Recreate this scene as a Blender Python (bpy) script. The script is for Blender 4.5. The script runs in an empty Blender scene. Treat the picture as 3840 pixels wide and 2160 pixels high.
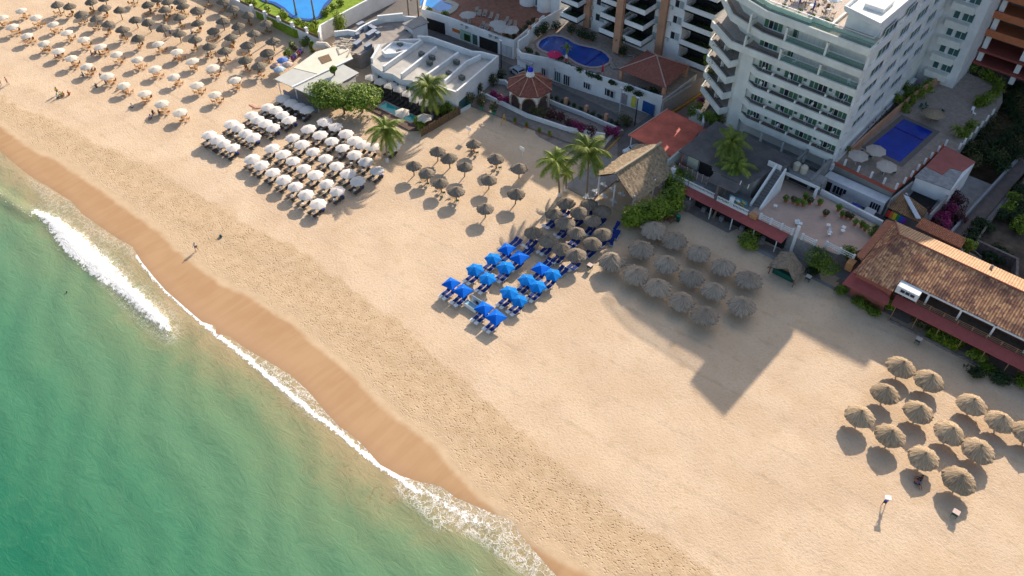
import bpy, bmesh, math, random
from mathutils import Vector, Matrix
R = math.radians
rnd = random.Random(7)
scn = bpy.context.scene
C = scn.collection
# ---------------------------------------------------------------- camera
FPX, CAMH, PITCH, ROLL, YAW = 3100.0, 91.0, R(46.1), R(0.2), R(40.8)
_f0 = Vector((0, math.cos(PITCH), -math.sin(PITCH))); _u0 = Vector((0, math.sin(PITCH), math.cos(PITCH))); _r0 = Vector((1, 0, 0))
_r1 = _r0 * math.cos(ROLL) + _u0 * math.sin(ROLL); _u1 = -_r0 * math.sin(ROLL) + _u0 * math.cos(ROLL)
_RZ = Matrix.Rotation(YAW, 3, 'Z')
FWD, RT, UP = _RZ @ _f0, _RZ @ _r1, _RZ @ _u1
CAM = Vector((0, 0, CAMH))
cd = bpy.data.cameras.new('camera'); cam = bpy.data.objects.new('camera', cd); C.objects.link(cam)
cd.sensor_width = 36; cd.lens = 36 * FPX / 3840; cd.clip_end = 2000; cd.clip_start = 1
m = Matrix((RT, UP, -FWD)).transposed().to_4x4(); m.translation = CAM; cam.matrix_world = m
scn.camera = cam
# ---------------------------------------------------------------- light
SAZ, SEL = R(102.8), R(28.0)
w = bpy.data.worlds.new('World'); scn.world = w; w.use_nodes = True
nt = w.node_tree; nt.nodes.clear()
sky = nt.nodes.new('ShaderNodeTexSky'); sky.sky_type = 'NISHITA'; sky.sun_disc = False
sky.sun_elevation = SEL; sky.sun_rotation = R(90) - SAZ; sky.altitude = 10; sky.air_density = 1.0; sky.dust_density = 2.2; sky.ozone_density = 0.8
bg = nt.nodes.new('ShaderNodeBackground'); bg.inputs[1].default_value = 0.138
wo = nt.nodes.new('ShaderNodeOutputWorld'); nt.links.new(sky.outputs[0], bg.inputs[0]); nt.links.new(bg.outputs[0], wo.inputs[0])
sd = bpy.data.lights.new('sun', 'SUN'); sd.energy = 4.6; sd.angle = R(0.6); sd.color = (1.0, 0.885, 0.745)
sun = bpy.data.objects.new('sun', sd); C.objects.link(sun)
sun.rotation_euler = Vector((-math.cos(SAZ) * math.cos(SEL), -math.sin(SAZ) * math.cos(SEL), -math.sin(SEL))).to_track_quat('-Z', 'Y').to_euler()
scn.view_settings.view_transform = 'Standard'; scn.view_settings.look = 'None'; scn.view_settings.gamma = 1
scn.view_settings.exposure = 0.58
# ---------------------------------------------------------------- survey: a picture point and a height give a place on the ground plan
CR = dict(a1=(0,0,6.039), a2=(340,0,6.039), a3=(680,0,5.176), a4=(500,200,5.3675), b1=(740,360,5.175), b2=(880,440,5.572),
 b3=(1080,430,5.3675), b4=(1000,600,6.3), c1=(1480,480,5.3675), c2=(1960,680,4.83), c3=(1640,880,4.262), c4=(2200,800,3.083),
 A=(0,0,3.018), B=(600,0,3.018), Cc=(1200,0,3.018), D=(1800,0,3.018), E=(2400,0,2.898), F=(3100,0,2.898), G=(2300,400,3.018),
 H=(2900,400,2.415), I=(1650,350,2.787), J=(700,350,2.734), K=(1600,700,2.415), L=(3000,780,2.013), M=(2150,0,6.44),
 N=(3050,100,2.898), O=(3100,1280,1.958), Q=(2650,250,3.22), Rr=(3200,350,3.019), S=(1850,180,6.037), T=(2600,880,4.026),
 X=(0,450,1.61), X3=(2640,0,4.83), Y=(700,1150,1.435), Y1=(1480,0,6.44), Y2=(1780,0,5.795), Y3=(2880,0,5.855), Y5=(2400,560,3.623),
 Y6=(3400,0,3.45), Y7=(3480,600,2.498), Y8=(1240,20,5.175), Z=(0,0,1/1.4907), W=(1690,1050,5.573))
def G(c, x, y, z=0.0):
    x0, y0, s = CR[c]; u = x0 + x / s; v = y0 + y / s
    d = FWD * FPX + RT * (u - 1920) + UP * (1080 - v)
    return CAM + d * ((z - CAMH) / d.z)
# ---------------------------------------------------------------- mesh helper
class MB:
    def __init__(s): s.v = []; s.f = []; s.m = []
    def poly(s, pts, mi=0):
        n = len(s.v); s.v += [tuple(p) for p in pts]; s.f.append(tuple(range(n, n + len(pts)))); s.m.append(mi)
    def box(s, x0, x1, y0, y1, z0, z1, mi=0, bot=True):
        n = len(s.v)
        s.v += [(x0,y0,z0),(x1,y0,z0),(x1,y1,z0),(x0,y1,z0),(x0,y0,z1),(x1,y0,z1),(x1,y1,z1),(x0,y1,z1)]
        fs = [(4,5,6,7),(0,1,5,4),(1,2,6,5),(2,3,7,6),(3,0,4,7)] + ([(3,2,1,0)] if bot else [])
        for f in fs: s.f.append(tuple(n + i for i in f)); s.m.append(mi)
    def prism(s, pts, z0, z1, mi=0, mtop=None):
        n = len(pts); a = 0
        for i in range(n): a += pts[i][0] * pts[(i+1) % n][1] - pts[(i+1) % n][0] * pts[i][1]
        if a < 0: pts = pts[::-1]
        k = len(s.v)
        zz0 = z0 if callable(z0) else (lambda p: z0)
        zz1 = z1 if callable(z1) else (lambda p: z1)
        s.v += [(p[0], p[1], zz0(p)) for p in pts] + [(p[0], p[1], zz1(p)) for p in pts]
        s.f.append(tuple(range(k + n, k + 2*n))); s.m.append(mi if mtop is None else mtop)
        s.f.append(tuple(range(k + n - 1, k - 1, -1))); s.m.append(mi)
        for i in range(n): s.f.append((k+i, k+(i+1) % n, k+n+(i+1) % n, k+n+i)); s.m.append(mi)
    def wall(s, p, q, wd, z0, z1, mi=0):
        p = Vector(p[:2]); q = Vector(q[:2]); d = (q - p)
        if d.length < 1e-4: return
        d.normalize(); nn = Vector((-d.y, d.x)) * wd / 2
        s.prism([p - nn, q - nn, q + nn, p + nn], z0, z1, mi)
    def chain(s, pts, wd, z0, z1, mi=0, closed=False):
        pts = [Vector(p[:2]) for p in pts]; n = len(pts); L = []; Rg = []
        for i in range(n):
            a = pts[i-1] if (i > 0 or closed) else None; b = pts[(i+1) % n] if (i < n-1 or closed) else None
            d1 = (pts[i]-a).normalized() if a is not None else None; d2 = (b-pts[i]).normalized() if b is not None else None
            d = d1 if d2 is None else d2 if d1 is None else (d1+d2).normalized()
            nn = Vector((-d.y, d.x)); k = 1.0
            if d1 is not None and d2 is not None: k = 1/max(.5, nn.dot(Vector((-d1.y, d1.x))))
            L.append(pts[i]+nn*wd/2*k); Rg.append(pts[i]-nn*wd/2*k)
        b0 = len(s.v)
        for i in range(n): s.v += [(L[i].x,L[i].y,z0),(L[i].x,L[i].y,z1),(Rg[i].x,Rg[i].y,z1),(Rg[i].x,Rg[i].y,z0)]
        for i in range(n if closed else n-1):
            a = b0+4*i; b = b0+4*((i+1) % n)
            for f in ((a,a+1,b+1,b),(a+1,a+2,b+2,b+1),(a+2,a+3,b+3,b+2),(a+3,a,b,b+3)): s.f.append(f); s.m.append(mi)
        if not closed:
            s.f.append((b0+3,b0+2,b0+1,b0)); e = b0+4*(n-1); s.f.append((e,e+1,e+2,e+3)); s.m += [mi, mi]
    def tube(s, pts, rad, n=6, mi=0, cap=True):
        pts = [Vector(p) for p in pts]; k = len(s.v)
        for i, p in enumerate(pts):
            d = (pts[min(i+1, len(pts)-1)] - pts[max(i-1, 0)]).normalized()
            a = d.cross(Vector((0.13, 0.31, 1)) if abs(d.z) < .9 else Vector((1, 0.1, 0))).normalized(); b = d.cross(a)
            r = rad[i] if isinstance(rad, (list, tuple)) else rad
            for j in range(n):
                t = 2*math.pi*j/n; q = p + (a*math.cos(t) + b*math.sin(t))*r; s.v.append(tuple(q))
        for i in range(len(pts)-1):
            for j in range(n):
                j2 = (j+1) % n; s.f.append((k+i*n+j, k+i*n+j2, k+(i+1)*n+j2, k+(i+1)*n+j)); s.m.append(mi)
        if cap:
            s.f.append(tuple(range(k+n-1, k-1, -1))); s.f.append(tuple(range(k+(len(pts)-1)*n, k+len(pts)*n))); s.m += [mi, mi]
    def lathe(s, prof, n=16, c=(0,0,0), mi=0):
        k = len(s.v)
        for r, z in prof:
            for j in range(n):
                t = 2*math.pi*j/n; s.v.append((c[0]+r*math.cos(t), c[1]+r*math.sin(t), c[2]+z))
        for i in range(len(prof)-1):
            for j in range(n):
                j2 = (j+1) % n; s.f.append((k+i*n+j, k+i*n+j2, k+(i+1)*n+j2, k+(i+1)*n+j)); s.m.append(mi)
    def blob(s, c, rx, ry, rz, jit=.25, n=9, mi=0):      # an uneven lump
        k = len(s.v); rows = 5
        for i in range(rows+1):
            ph = math.pi*i/rows
            for j in range(n):
                t = 2*math.pi*j/n; q = 1 + rnd.uniform(-jit, jit)
                s.v.append((c[0]+rx*q*math.sin(ph)*math.cos(t), c[1]+ry*q*math.sin(ph)*math.sin(t), c[2]+rz*q*math.cos(ph)))
        for i in range(rows):
            for j in range(n):
                j2 = (j+1) % n; s.f.append((k+i*n+j, k+(i+1)*n+j, k+(i+1)*n+j2, k+i*n+j2)); s.m.append(mi)
def tag(o, label=None, cat=None, group=None, kind=None):
    if label: o['label'] = label
    if cat: o['category'] = cat
    if group: o['group'] = group
    if kind: o['kind'] = kind
    return o
def obj(name, mb, mat, parent=None, org=(0,0,0), smooth=False):
    me = bpy.data.meshes.new(name)
    me.from_pydata([(x-org[0], y-org[1], z-org[2]) for x, y, z in mb.v], [], mb.f)
    mats = mat if isinstance(mat, (list, tuple)) else [mat]
    for q in mats: me.materials.append(q)
    if any(mb.m): me.polygons.foreach_set('material_index', mb.m)
    if smooth: me.polygons.foreach_set('use_smooth', [True]*len(me.polygons))
    me.update()
    o = bpy.data.objects.new(name, me); C.objects.link(o)
    if parent: o.parent = parent
    else: o.location = org
    return o
def thing(name, label, cat, loc=(0,0,0), rz=0, group=None):
    o = bpy.data.objects.new(name, None); C.objects.link(o); o.location = loc; o.rotation_euler = (0,0,rz); o.empty_display_size = .3
    return tag(o, label, cat, group)
class TH:       # a thing built in plan coordinates
    def __init__(s, name, label, cat, org, group=None): s.org = tuple(org); s.e = thing(name, label, cat, org, 0, group)
    def part(s, name, mb, mat, parent=None, smooth=False, label=None):
        o = obj(name, mb, mat, parent or s.e, s.org, smooth)
        if label: o['label'] = label
        return o
def dup(root, loc=None, rz=0, label=None, group=None, sc=None):
    def cp(o, par):
        c = o.copy(); C.objects.link(c); c.parent = par
        for ch in KIDS.get(o.name, ()): cp(ch, c)
        return c
    c = cp(root, None)
    if loc is not None: c.location = loc
    c.rotation_euler = (0,0,rz)
    if sc: c.scale = sc if isinstance(sc, (tuple, list)) else (sc, sc, sc)
    if label: c['label'] = label
    if group: c['group'] = group
    return c
KIDS = {}
def freeze(root):
    allo = [o for o in bpy.data.objects if o.parent]
    for o in allo: KIDS.setdefault(o.parent.name, [])
    def rec(o):
        ch = [q for q in allo if q.parent == o]; KIDS[o.name] = ch
        for q in ch: rec(q)
    rec(root); return root
USED = set()
def place(proto, loc, rz, label, group, sc=None):      # the first time the prototype itself, then copies
    soft = proto.name.split('.')[0] in ('palapa', 'white_umbrella', 'blue_umbrella', 'court_umbrella', 'stone_umbrella')
    o = place_(proto, loc, rz, label, group, sc or ((rnd.uniform(.93, 1.07),)*2 + (rnd.uniform(.94, 1.08),) if soft else None))
    if soft: o.rotation_euler = (rnd.uniform(-.05, .05), rnd.uniform(-.05, .05), rz)
    return o
def place_(proto, loc, rz, label, group, sc=None):
    if proto.name not in USED:
        USED.add(proto.name); freeze(proto); proto.location = loc; proto.rotation_euler = (0,0,rz); proto['label'] = label
        if group: proto['group'] = group
        if sc: proto.scale = sc if isinstance(sc, (tuple, list)) else (sc, sc, sc)
        return proto
    return dup(proto, loc, rz, label, group, sc)
ORD = 'first second third fourth fifth sixth seventh eighth ninth tenth eleventh twelfth thirteenth fourteenth fifteenth sixteenth seventeenth eighteenth nineteenth twentieth'.split()
def in_rows(pts, gap):      # sort points into rows by distance from the sea, then left to right: (point, row, place in row)
    s = sorted(pts, key=lambda p: p[1]); rows = [[s[0]]]
    for p in s[1:]:
        if p[1] - rows[-1][0][1] > gap: rows.append([p])
        else: rows[-1].append(p)
    out = []
    for i, r in enumerate(rows):
        for j, p in enumerate(sorted(r, key=lambda p: p[0])): out.append((p, i, j))
    return out
# ---------------------------------------------------------------- materials
MATS = {}
def mat(name, col, rough=.8, var=.12, scale=1.5, spec=.3, bump=0, bscale=8, metal=0, alpha=None, fine=0):
    if name in MATS: return MATS[name]
    mt = bpy.data.materials.new(name); mt.use_nodes = True; n = mt.node_tree; b = n.nodes['Principled BSDF']
    b.inputs['Roughness'].default_value = rough; b.inputs['Specular IOR Level'].default_value = spec; b.inputs['Metallic'].default_value = metal
    tc = n.nodes.new('ShaderNodeTexCoord'); nz = n.nodes.new('ShaderNodeTexNoise'); nz.inputs['Scale'].default_value = scale; nz.inputs['Detail'].default_value = 5
    nz.inputs['Roughness'].default_value = .65
    n.links.new(tc.outputs['Object'], nz.inputs['Vector'])
    oi = n.nodes.new('ShaderNodeObjectInfo')
    mx = n.nodes.new('ShaderNodeMix'); mx.data_type = 'RGBA'
    c = Vector(col[:3]); lo = c*(1-var*1.6); hi = Vector([min(1, x) for x in c*(1+var)])
    mx.inputs[6].default_value = (*lo, 1); mx.inputs[7].default_value = (*hi, 1)
    mr = n.nodes.new('ShaderNodeMapRange'); mr.inputs[1].default_value = .3; mr.inputs[2].default_value = .7
    n.links.new(nz.outputs[0], mr.inputs[0]); n.links.new(mr.outputs[0], mx.inputs[0])
    hs = n.nodes.new('ShaderNodeHueSaturation'); m2 = n.nodes.new('ShaderNodeMapRange'); m2.inputs[3].default_value = 1 - var*.5; m2.inputs[4].default_value = 1 + var*.5
    n.links.new(oi.outputs['Random'], m2.inputs[0]); n.links.new(m2.outputs[0], hs.inputs['Value'])
    n.links.new(mx.outputs[2], hs.inputs['Color']); n.links.new(hs.outputs[0], b.inputs['Base Color'])
    if bump:
        n2 = n.nodes.new('ShaderNodeTexNoise'); n2.inputs['Scale'].default_value = bscale; n2.inputs['Detail'].default_value = 4
        n.links.new(tc.outputs['Object'], n2.inputs['Vector'])
        bp = n.nodes.new('ShaderNodeBump'); bp.inputs['Strength'].default_value = bump; bp.inputs['Distance'].default_value = .1
        n.links.new(n2.outputs[0], bp.inputs['Height']); n.links.new(bp.outputs[0], b.inputs['Normal'])
    if alpha is not None: b.inputs['Alpha'].default_value = alpha
    MATS[name] = mt; return mt
def math_n(n, op, a, b=None, c=None):
    q = n.nodes.new('ShaderNodeMath'); q.operation = op
    for i, v in enumerate((a, b, c)):
        if v is None: continue
        if isinstance(v, (int, float)): q.inputs[i].default_value = v
        else: n.links.new(v, q.inputs[i])
    return q.outputs[0]
def mixc(n, f, a, b):
    q = n.nodes.new('ShaderNodeMix'); q.data_type = 'RGBA'
    for i, v in ((0, f), (6, a), (7, b)):
        if isinstance(v, (int, float)): q.inputs[i].default_value = v
        elif isinstance(v, tuple): q.inputs[i].default_value = (*v[:3], 1)
        else: n.links.new(v, q.inputs[i])
    return q.outputs[2]
def sstep(n, x, a, b):
    q = n.nodes.new('ShaderNodeMapRange'); q.interpolation_type = 'SMOOTHSTEP'; q.inputs[1].default_value = a; q.inputs[2].default_value = b
    n.links.new(x, q.inputs[0]); return q.outputs[0]
def noise(n, vec, sc, det=4, rough=.6, dist=0):
    q = n.nodes.new('ShaderNodeTexNoise'); q.inputs['Scale'].default_value = sc; q.inputs['Detail'].default_value = det
    q.inputs['Roughness'].default_value = rough; q.inputs['Distortion'].default_value = dist
    n.links.new(vec, q.inputs['Vector']); return q.outputs[0]
def stretch(n, vec, sc, rot=0):
    q = n.nodes.new('ShaderNodeMapping'); q.inputs['Scale'].default_value = sc; q.inputs['Rotation'].default_value = (0,0,rot)
    n.links.new(vec, q.inputs['Vector']); return q.outputs[0]
def attr(n, name):
    q = n.nodes.new('ShaderNodeAttribute'); q.attribute_name = name; return q.outputs['Fac']
# sand: dry, trodden belt, damp belt
def sand_mat():
    mt = bpy.data.materials.new('sand'); mt.use_nodes = True; n = mt.node_tree; b = n.nodes['Principled BSDF']; L = n.links
    tc = n.nodes.new('ShaderNodeTexCoord'); o = tc.outputs['Object']
    wet = attr(n, 'wet'); belt = attr(n, 'belt')        # metres inland of the damp line / of the trodden belt's inland edge
    n1 = noise(n, o, .12, 3); n2 = noise(n, o, .6, 5); n3 = noise(n, o, 2.6, 5, .7); n4 = noise(n, stretch(n, o, (.5, 1, 1), R(25)), 5.0, 4, .7)
    dry = mixc(n, sstep(n, n1, .35, .65), (.575, .42, .28), (.635, .48, .33))
    dry = mixc(n, math_n(n, 'MULTIPLY', sstep(n, n2, .52, .72), .45), dry, (.50, .34, .19))
    dry = mixc(n, math_n(n, 'MULTIPLY', sstep(n, n3, .50, .66), .42), dry, (.46, .335, .22))
    dry = mixc(n, math_n(n, 'MULTIPLY', sstep(n, n4, .56, .70), .42), dry, (.36, .255, .16))
    tk = n.nodes.new('ShaderNodeTexWave'); tk.inputs['Scale'].default_value = .055; tk.inputs['Distortion'].default_value = 9; tk.inputs['Detail'].default_value = 2; tk.inputs['Detail Scale'].default_value = .35
    L.new(stretch(n, o, (.35, 1, 1), R(80)), tk.inputs['Vector'])
    dry = mixc(n, math_n(n, 'MULTIPLY', math_n(n, 'MULTIPLY', sstep(n, tk.outputs[1], .955, .99), sstep(n, n2, .4, .6)), .32), dry, (.43, .32, .215))
    tr = mixc(n, sstep(n, n2, .3, .7), (.475, .335, .20), (.55, .40, .255))
    vo = n.nodes.new('ShaderNodeTexVoronoi'); vo.inputs['Scale'].default_value = 2.3; vo.inputs['Randomness'].default_value = 1
    L.new(stretch(n, o, (1, 1.5, 1), R(10)), vo.inputs['Vector'])
    pr = math_n(n, 'MULTIPLY', sstep(n, vo.outputs[0], .42, .10), sstep(n, noise(n, o, .7, 4), .36, .60))
    tr = mixc(n, math_n(n, 'MULTIPLY', pr, .50), tr, (.27, .17, .085))
    wob = math_n(n, 'MULTIPLY', math_n(n, 'SUBTRACT', noise(n, o, .35, 5), .5), 4.5)
    bf = math_n(n, 'ADD', belt, wob)
    col = mixc(n, sstep(n, bf, -.4, .5), tr, dry)
    # smooth paler strip just inland of the damp line
    smooth = mixc(n, sstep(n, n2, .35, .7), (.52, .375, .23), (.57, .415, .265))
    w2 = math_n(n, 'ADD', wet, math_n(n, 'MULTIPLY', math_n(n, 'SUBTRACT', noise(n, o, .28, 4), .5), 4))
    col = mixc(n, sstep(n, w2, 1.2, 4.5), smooth, col)
    # damp sand
    streak = math_n(n, 'ADD', math_n(n, 'MULTIPLY', noise(n, stretch(n, o, (.9, .12, 1), R(8)), .9, 6, .6, .4), .55), math_n(n, 'MULTIPLY', n1, .45))
    damp = mixc(n, sstep(n, streak, .36, .64), (.385, .225, .110), (.435, .268, .140))
    damp = mixc(n, sstep(n, wet, -2.0, -9.0), damp, (.41, .25, .14))
    w3 = math_n(n, 'ADD', wet, math_n(n, 'MULTIPLY', math_n(n, 'SUBTRACT', noise(n, o, .5, 4), .5), 1.2))
    wf = sstep(n, w3, .55, -.55)
    col = mixc(n, wf, col, damp)
    L.new(col, b.inputs['Base Color'])
    rg = n.nodes.new('ShaderNodeMapRange'); rg.inputs[3].default_value = .95; rg.inputs[4].default_value = .62; L.new(wf, rg.inputs[0]); L.new(rg.outputs[0], b.inputs['Roughness'])
    b.inputs['Specular IOR Level'].default_value = .2
    h = math_n(n, 'ADD', math_n(n, 'MULTIPLY', n3, .35), math_n(n, 'MULTIPLY', n4, .25))
    h = math_n(n, 'SUBTRACT', h, math_n(n, 'MULTIPLY', math_n(n, 'MULTIPLY', pr, sstep(n, bf, .5, -.4)), .35))
    h = math_n(n, 'MULTIPLY', h, sstep(n, w2, 0, 3))
    bp = n.nodes.new('ShaderNodeBump'); bp.inputs['Strength'].default_value = .95; bp.inputs['Distance'].default_value = .28
    L.new(h, bp.inputs['Height']); L.new(bp.outputs[0], b.inputs['Normal'])
    return mt
def sea_mat():
    mt = bpy.data.materials.new('sea'); mt.use_nodes = True; n = mt.node_tree; b = n.nodes['Principled BSDF']; L = n.links
    tc = n.nodes.new('ShaderNodeTexCoord'); o = tc.outputs['Object']
    d = attr(n, 'off'); fo = attr(n, 'foam'); la = attr(n, 'lace'); dk = attr(n, 'dark')
    nA = noise(n, stretch(n, o, (1, .55, 1)), .10, 5, .6, .6); nB = noise(n, stretch(n, o, (.55, 1.2, 1), R(-14)), .55, 6, .68, 1.0); nC = noise(n, stretch(n, o, (.5, 1.3, 1), R(-20)), 2.2, 4, .65)
    dd = math_n(n, 'ADD', d, math_n(n, 'MULTIPLY', math_n(n, 'SUBTRACT', nA, .5), 7))
    r = n.nodes.new('ShaderNodeValToRGB'); cr = r.color_ramp; cr.interpolation = 'EASE'
    stops = [(0, (.42, .31, .175)), (2.5, (.33, .27, .145)), (5, (.235, .25, .13)), (9, (.15, .238, .125)), (15, (.105, .222, .120)), (24, (.062, .198, .108)), (38, (.020, .156, .086)), (80, (.002, .112, .064))]
    cr.elements[0].position = 0; cr.elements[0].color = (*stops[0][1], 1); cr.elements[1].position = 1; cr.elements[1].color = (*stops[-1][1], 1)
    for q, cc in stops[1:-1]: e = cr.elements.new(q/80); e.color = (*cc, 1)
    L.new(math_n(n, 'DIVIDE', dd, 80), r.inputs[0])
    col = mixc(n, math_n(n, 'MULTIPLY', sstep(n, nB, .46, .74), .22), r.outputs[0], (.11, .25, .13))
    col = mixc(n, math_n(n, 'MULTIPLY', sstep(n, nC, .56, .74), .14), col, (.22, .34, .20))
    col = mixc(n, math_n(n, 'MULTIPLY', sstep(n, nB, .50, .28), .18), col, (.012, .10, .055))
    rk = math_n(n, 'MULTIPLY', math_n(n, 'MULTIPLY', sstep(n, noise(n, stretch(n, o, (1.1, .8, 1), R(20)), 1.2, 5, .6, 1.5), .56, .70), sstep(n, d, 10, 4)), .6)
    col = mixc(n, math_n(n, 'MULTIPLY', rk, sstep(n, d, .5, 1.5)), col, (.16, .14, .06))
    col = mixc(n, math_n(n, 'MULTIPLY', sstep(n, dk, .0, 1.0), .7), col, (.055, .145, .085))
    # foam: dense where the wave breaks, lace where it spreads
    nf = noise(n, o, 1.4, 6, .7); nf2 = noise(n, o, 5, 4, .7)
    f1 = sstep(n, math_n(n, 'ADD', fo, math_n(n, 'ADD', math_n(n, 'MULTIPLY', math_n(n, 'SUBTRACT', nf, .5), 4.2), math_n(n, 'MULTIPLY', math_n(n, 'SUBTRACT', nf2, .5), .8))), -.1, .35)
    vo = n.nodes.new('ShaderNodeTexVoronoi'); vo.feature = 'DISTANCE_TO_EDGE'; vo.inputs['Scale'].default_value = .85
    dm = n.nodes.new('ShaderNodeVectorMath'); dm.operation = 'ADD'; nq = n.nodes.new('ShaderNodeTexNoise'); nq.inputs['Scale'].default_value = 1.3; nq.inputs['Detail'].default_value = 5
    L.new(o, nq.inputs['Vector']); L.new(o, dm.inputs[0]); sc2 = n.nodes.new('ShaderNodeVectorMath'); sc2.operation = 'SCALE'; sc2.inputs[3].default_value = 1.7
    L.new(nq.outputs[1], sc2.inputs[0]); L.new(sc2.outputs[0], dm.inputs[1]); L.new(dm.outputs[0], vo.inputs['Vector'])
    net = sstep(n, vo.outputs[0], .10, .0)
    blot = sstep(n, noise(n, stretch(n, o, (1.6, .6, 1)), 1.1, 6, .75), .46, .66)
    lace = math_n(n, 'MULTIPLY', math_n(n, 'MAXIMUM', math_n(n, 'MULTIPLY', net, .62), math_n(n, 'MULTIPLY', blot, .70)), la)
    lace = math_n(n, 'MULTIPLY', lace, sstep(n, nf2, .25, .55))
    ft = math_n(n, 'MINIMUM', math_n(n, 'MAXIMUM', f1, lace), 1.0)
    col = mixc(n, ft, col, (.90, .86, .80))
    L.new(col, b.inputs['Base Color'])
    rg = n.nodes.new('ShaderNodeMapRange'); rg.inputs[3].default_value = .22; rg.inputs[4].default_value = .9; L.new(ft, rg.inputs[0]); L.new(rg.outputs[0], b.inputs['Roughness'])
    b.inputs['Specular IOR Level'].default_value = .22
    h = math_n(n, 'ADD', math_n(n, 'MULTIPLY', nB, .7), math_n(n, 'MULTIPLY', nC, .25)); h = math_n(n, 'ADD', h, math_n(n, 'MULTIPLY', ft, math_n(n, 'ADD', nf, .3)))
    bp = n.nodes.new('ShaderNodeBump'); bp.inputs['Strength'].default_value = .5; bp.inputs['Distance'].default_value = .30
    L.new(h, bp.inputs['Height']); L.new(bp.outputs[0], b.inputs['Normal'])
    return mt
def thatch_mat(name, c1, c2, c3):
    mt = bpy.data.materials.new(name); mt.use_nodes = True; n = mt.node_tree; b = n.nodes['Principled BSDF']; L = n.links
    tc = n.nodes.new('ShaderNodeTexCoord'); sp = n.nodes.new('ShaderNodeSeparateXYZ'); L.new(tc.outputs['Object'], sp.inputs[0])
    an = math_n(n, 'ARCTAN2', sp.outputs[1], sp.outputs[0]); oi = n.nodes.new('ShaderNodeObjectInfo')
    cb = n.nodes.new('ShaderNodeCombineXYZ'); L.new(math_n(n, 'MULTIPLY', an, 9), cb.inputs[0]); L.new(math_n(n, 'MULTIPLY', sp.outputs[2], 1.2), cb.inputs[1])
    L.new(math_n(n, 'MULTIPLY', oi.outputs['Random'], 40), cb.inputs[2])
    n1 = noise(n, cb.outputs[0], 1.6, 5, .75); n2 = noise(n, tc.outputs['Object'], 1.3, 4)
    col = mixc(n, sstep(n, n1, .34, .66), c1, c2); col = mixc(n, math_n(n, 'MULTIPLY', sstep(n, n2, .5, .7), .5), col, c3)
    hs = n.nodes.new('ShaderNodeHueSaturation'); m2 = n.nodes.new('ShaderNodeMapRange'); m2.inputs[3].default_value = .85; m2.inputs[4].default_value = 1.12
    L.new(oi.outputs['Random'], m2.inputs[0]); L.new(m2.outputs[0], hs.inputs['Value']); L.new(col, hs.inputs['Color'])
    L.new(hs.outputs[0], b.inputs['Base Color']); b.inputs['Roughness'].default_value = .95; b.inputs['Specular IOR Level'].default_value = .1
    bp = n.nodes.new('ShaderNodeBump'); bp.inputs['Strength'].default_value = .9; bp.inputs['Distance'].default_value = .12
    L.new(n1, bp.inputs['Height']); L.new(bp.outputs[0], b.inputs['Normal'])
    return mt
def tile_mat(name, cols, per=3.2, axis=0, patch=.5, course=2.2):    # rows of roof tiles running down the slope
    mt = bpy.data.materials.new(name); mt.use_nodes = True; n = mt.node_tree; b = n.nodes['Principled BSDF']; L = n.links
    tc = n.nodes.new('ShaderNodeTexCoord'); o = tc.outputs['Object']
    q = n.nodes.new('ShaderNodeTexVoronoi'); q.inputs['Scale'].default_value = 1; q.inputs['Randomness'].default_value = .55
    sc = (per, course, course) if axis == 0 else (course, per, course)
    L.new(stretch(n, o, sc), q.inputs['Vector'])
    sp = n.nodes.new('ShaderNodeSeparateColor'); L.new(q.outputs['Color'], sp.inputs[0])
    n1 = noise(n, o, .35, 4); n2 = noise(n, o, 1.4, 5, .7)
    col = mixc(n, sp.outputs[0], cols[0], cols[1]); col = mixc(n, math_n(n, 'MULTIPLY', sstep(n, sp.outputs[1], .45, .9), patch), col, cols[2])
    col = mixc(n, math_n(n, 'MULTIPLY', sstep(n, n1, .48, .66), patch), col, cols[3]); col = mixc(n, math_n(n, 'MULTIPLY', sstep(n, n2, .55, .75), patch*.7), col, cols[3])
    wv = n.nodes.new('ShaderNodeTexWave'); wv.bands_direction = 'X' if axis == 0 else 'Y'; wv.inputs['Scale'].default_value = per*.314/1.0; wv.inputs['Distortion'].default_value = .25
    L.new(o, wv.inputs['Vector'])
    col = mixc(n, math_n(n, 'MULTIPLY', sstep(n, wv.outputs[1], .45, .05), .45), col, tuple(x*.45 for x in cols[3]))
    L.new(col, b.inputs['Base Color']); b.inputs['Roughness'].default_value = .9; b.inputs['Specular IOR Level'].default_value = .15
    bp = n.nodes.new('ShaderNodeBump'); bp.inputs['Strength'].default_value = .8; bp.inputs['Distance'].default_value = .12
    L.new(math_n(n, 'ADD', wv.outputs[1], math_n(n, 'MULTIPLY', sp.outputs[2], .5)), bp.inputs['Height']); L.new(bp.outputs[0], b.inputs['Normal'])
    return mt
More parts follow.
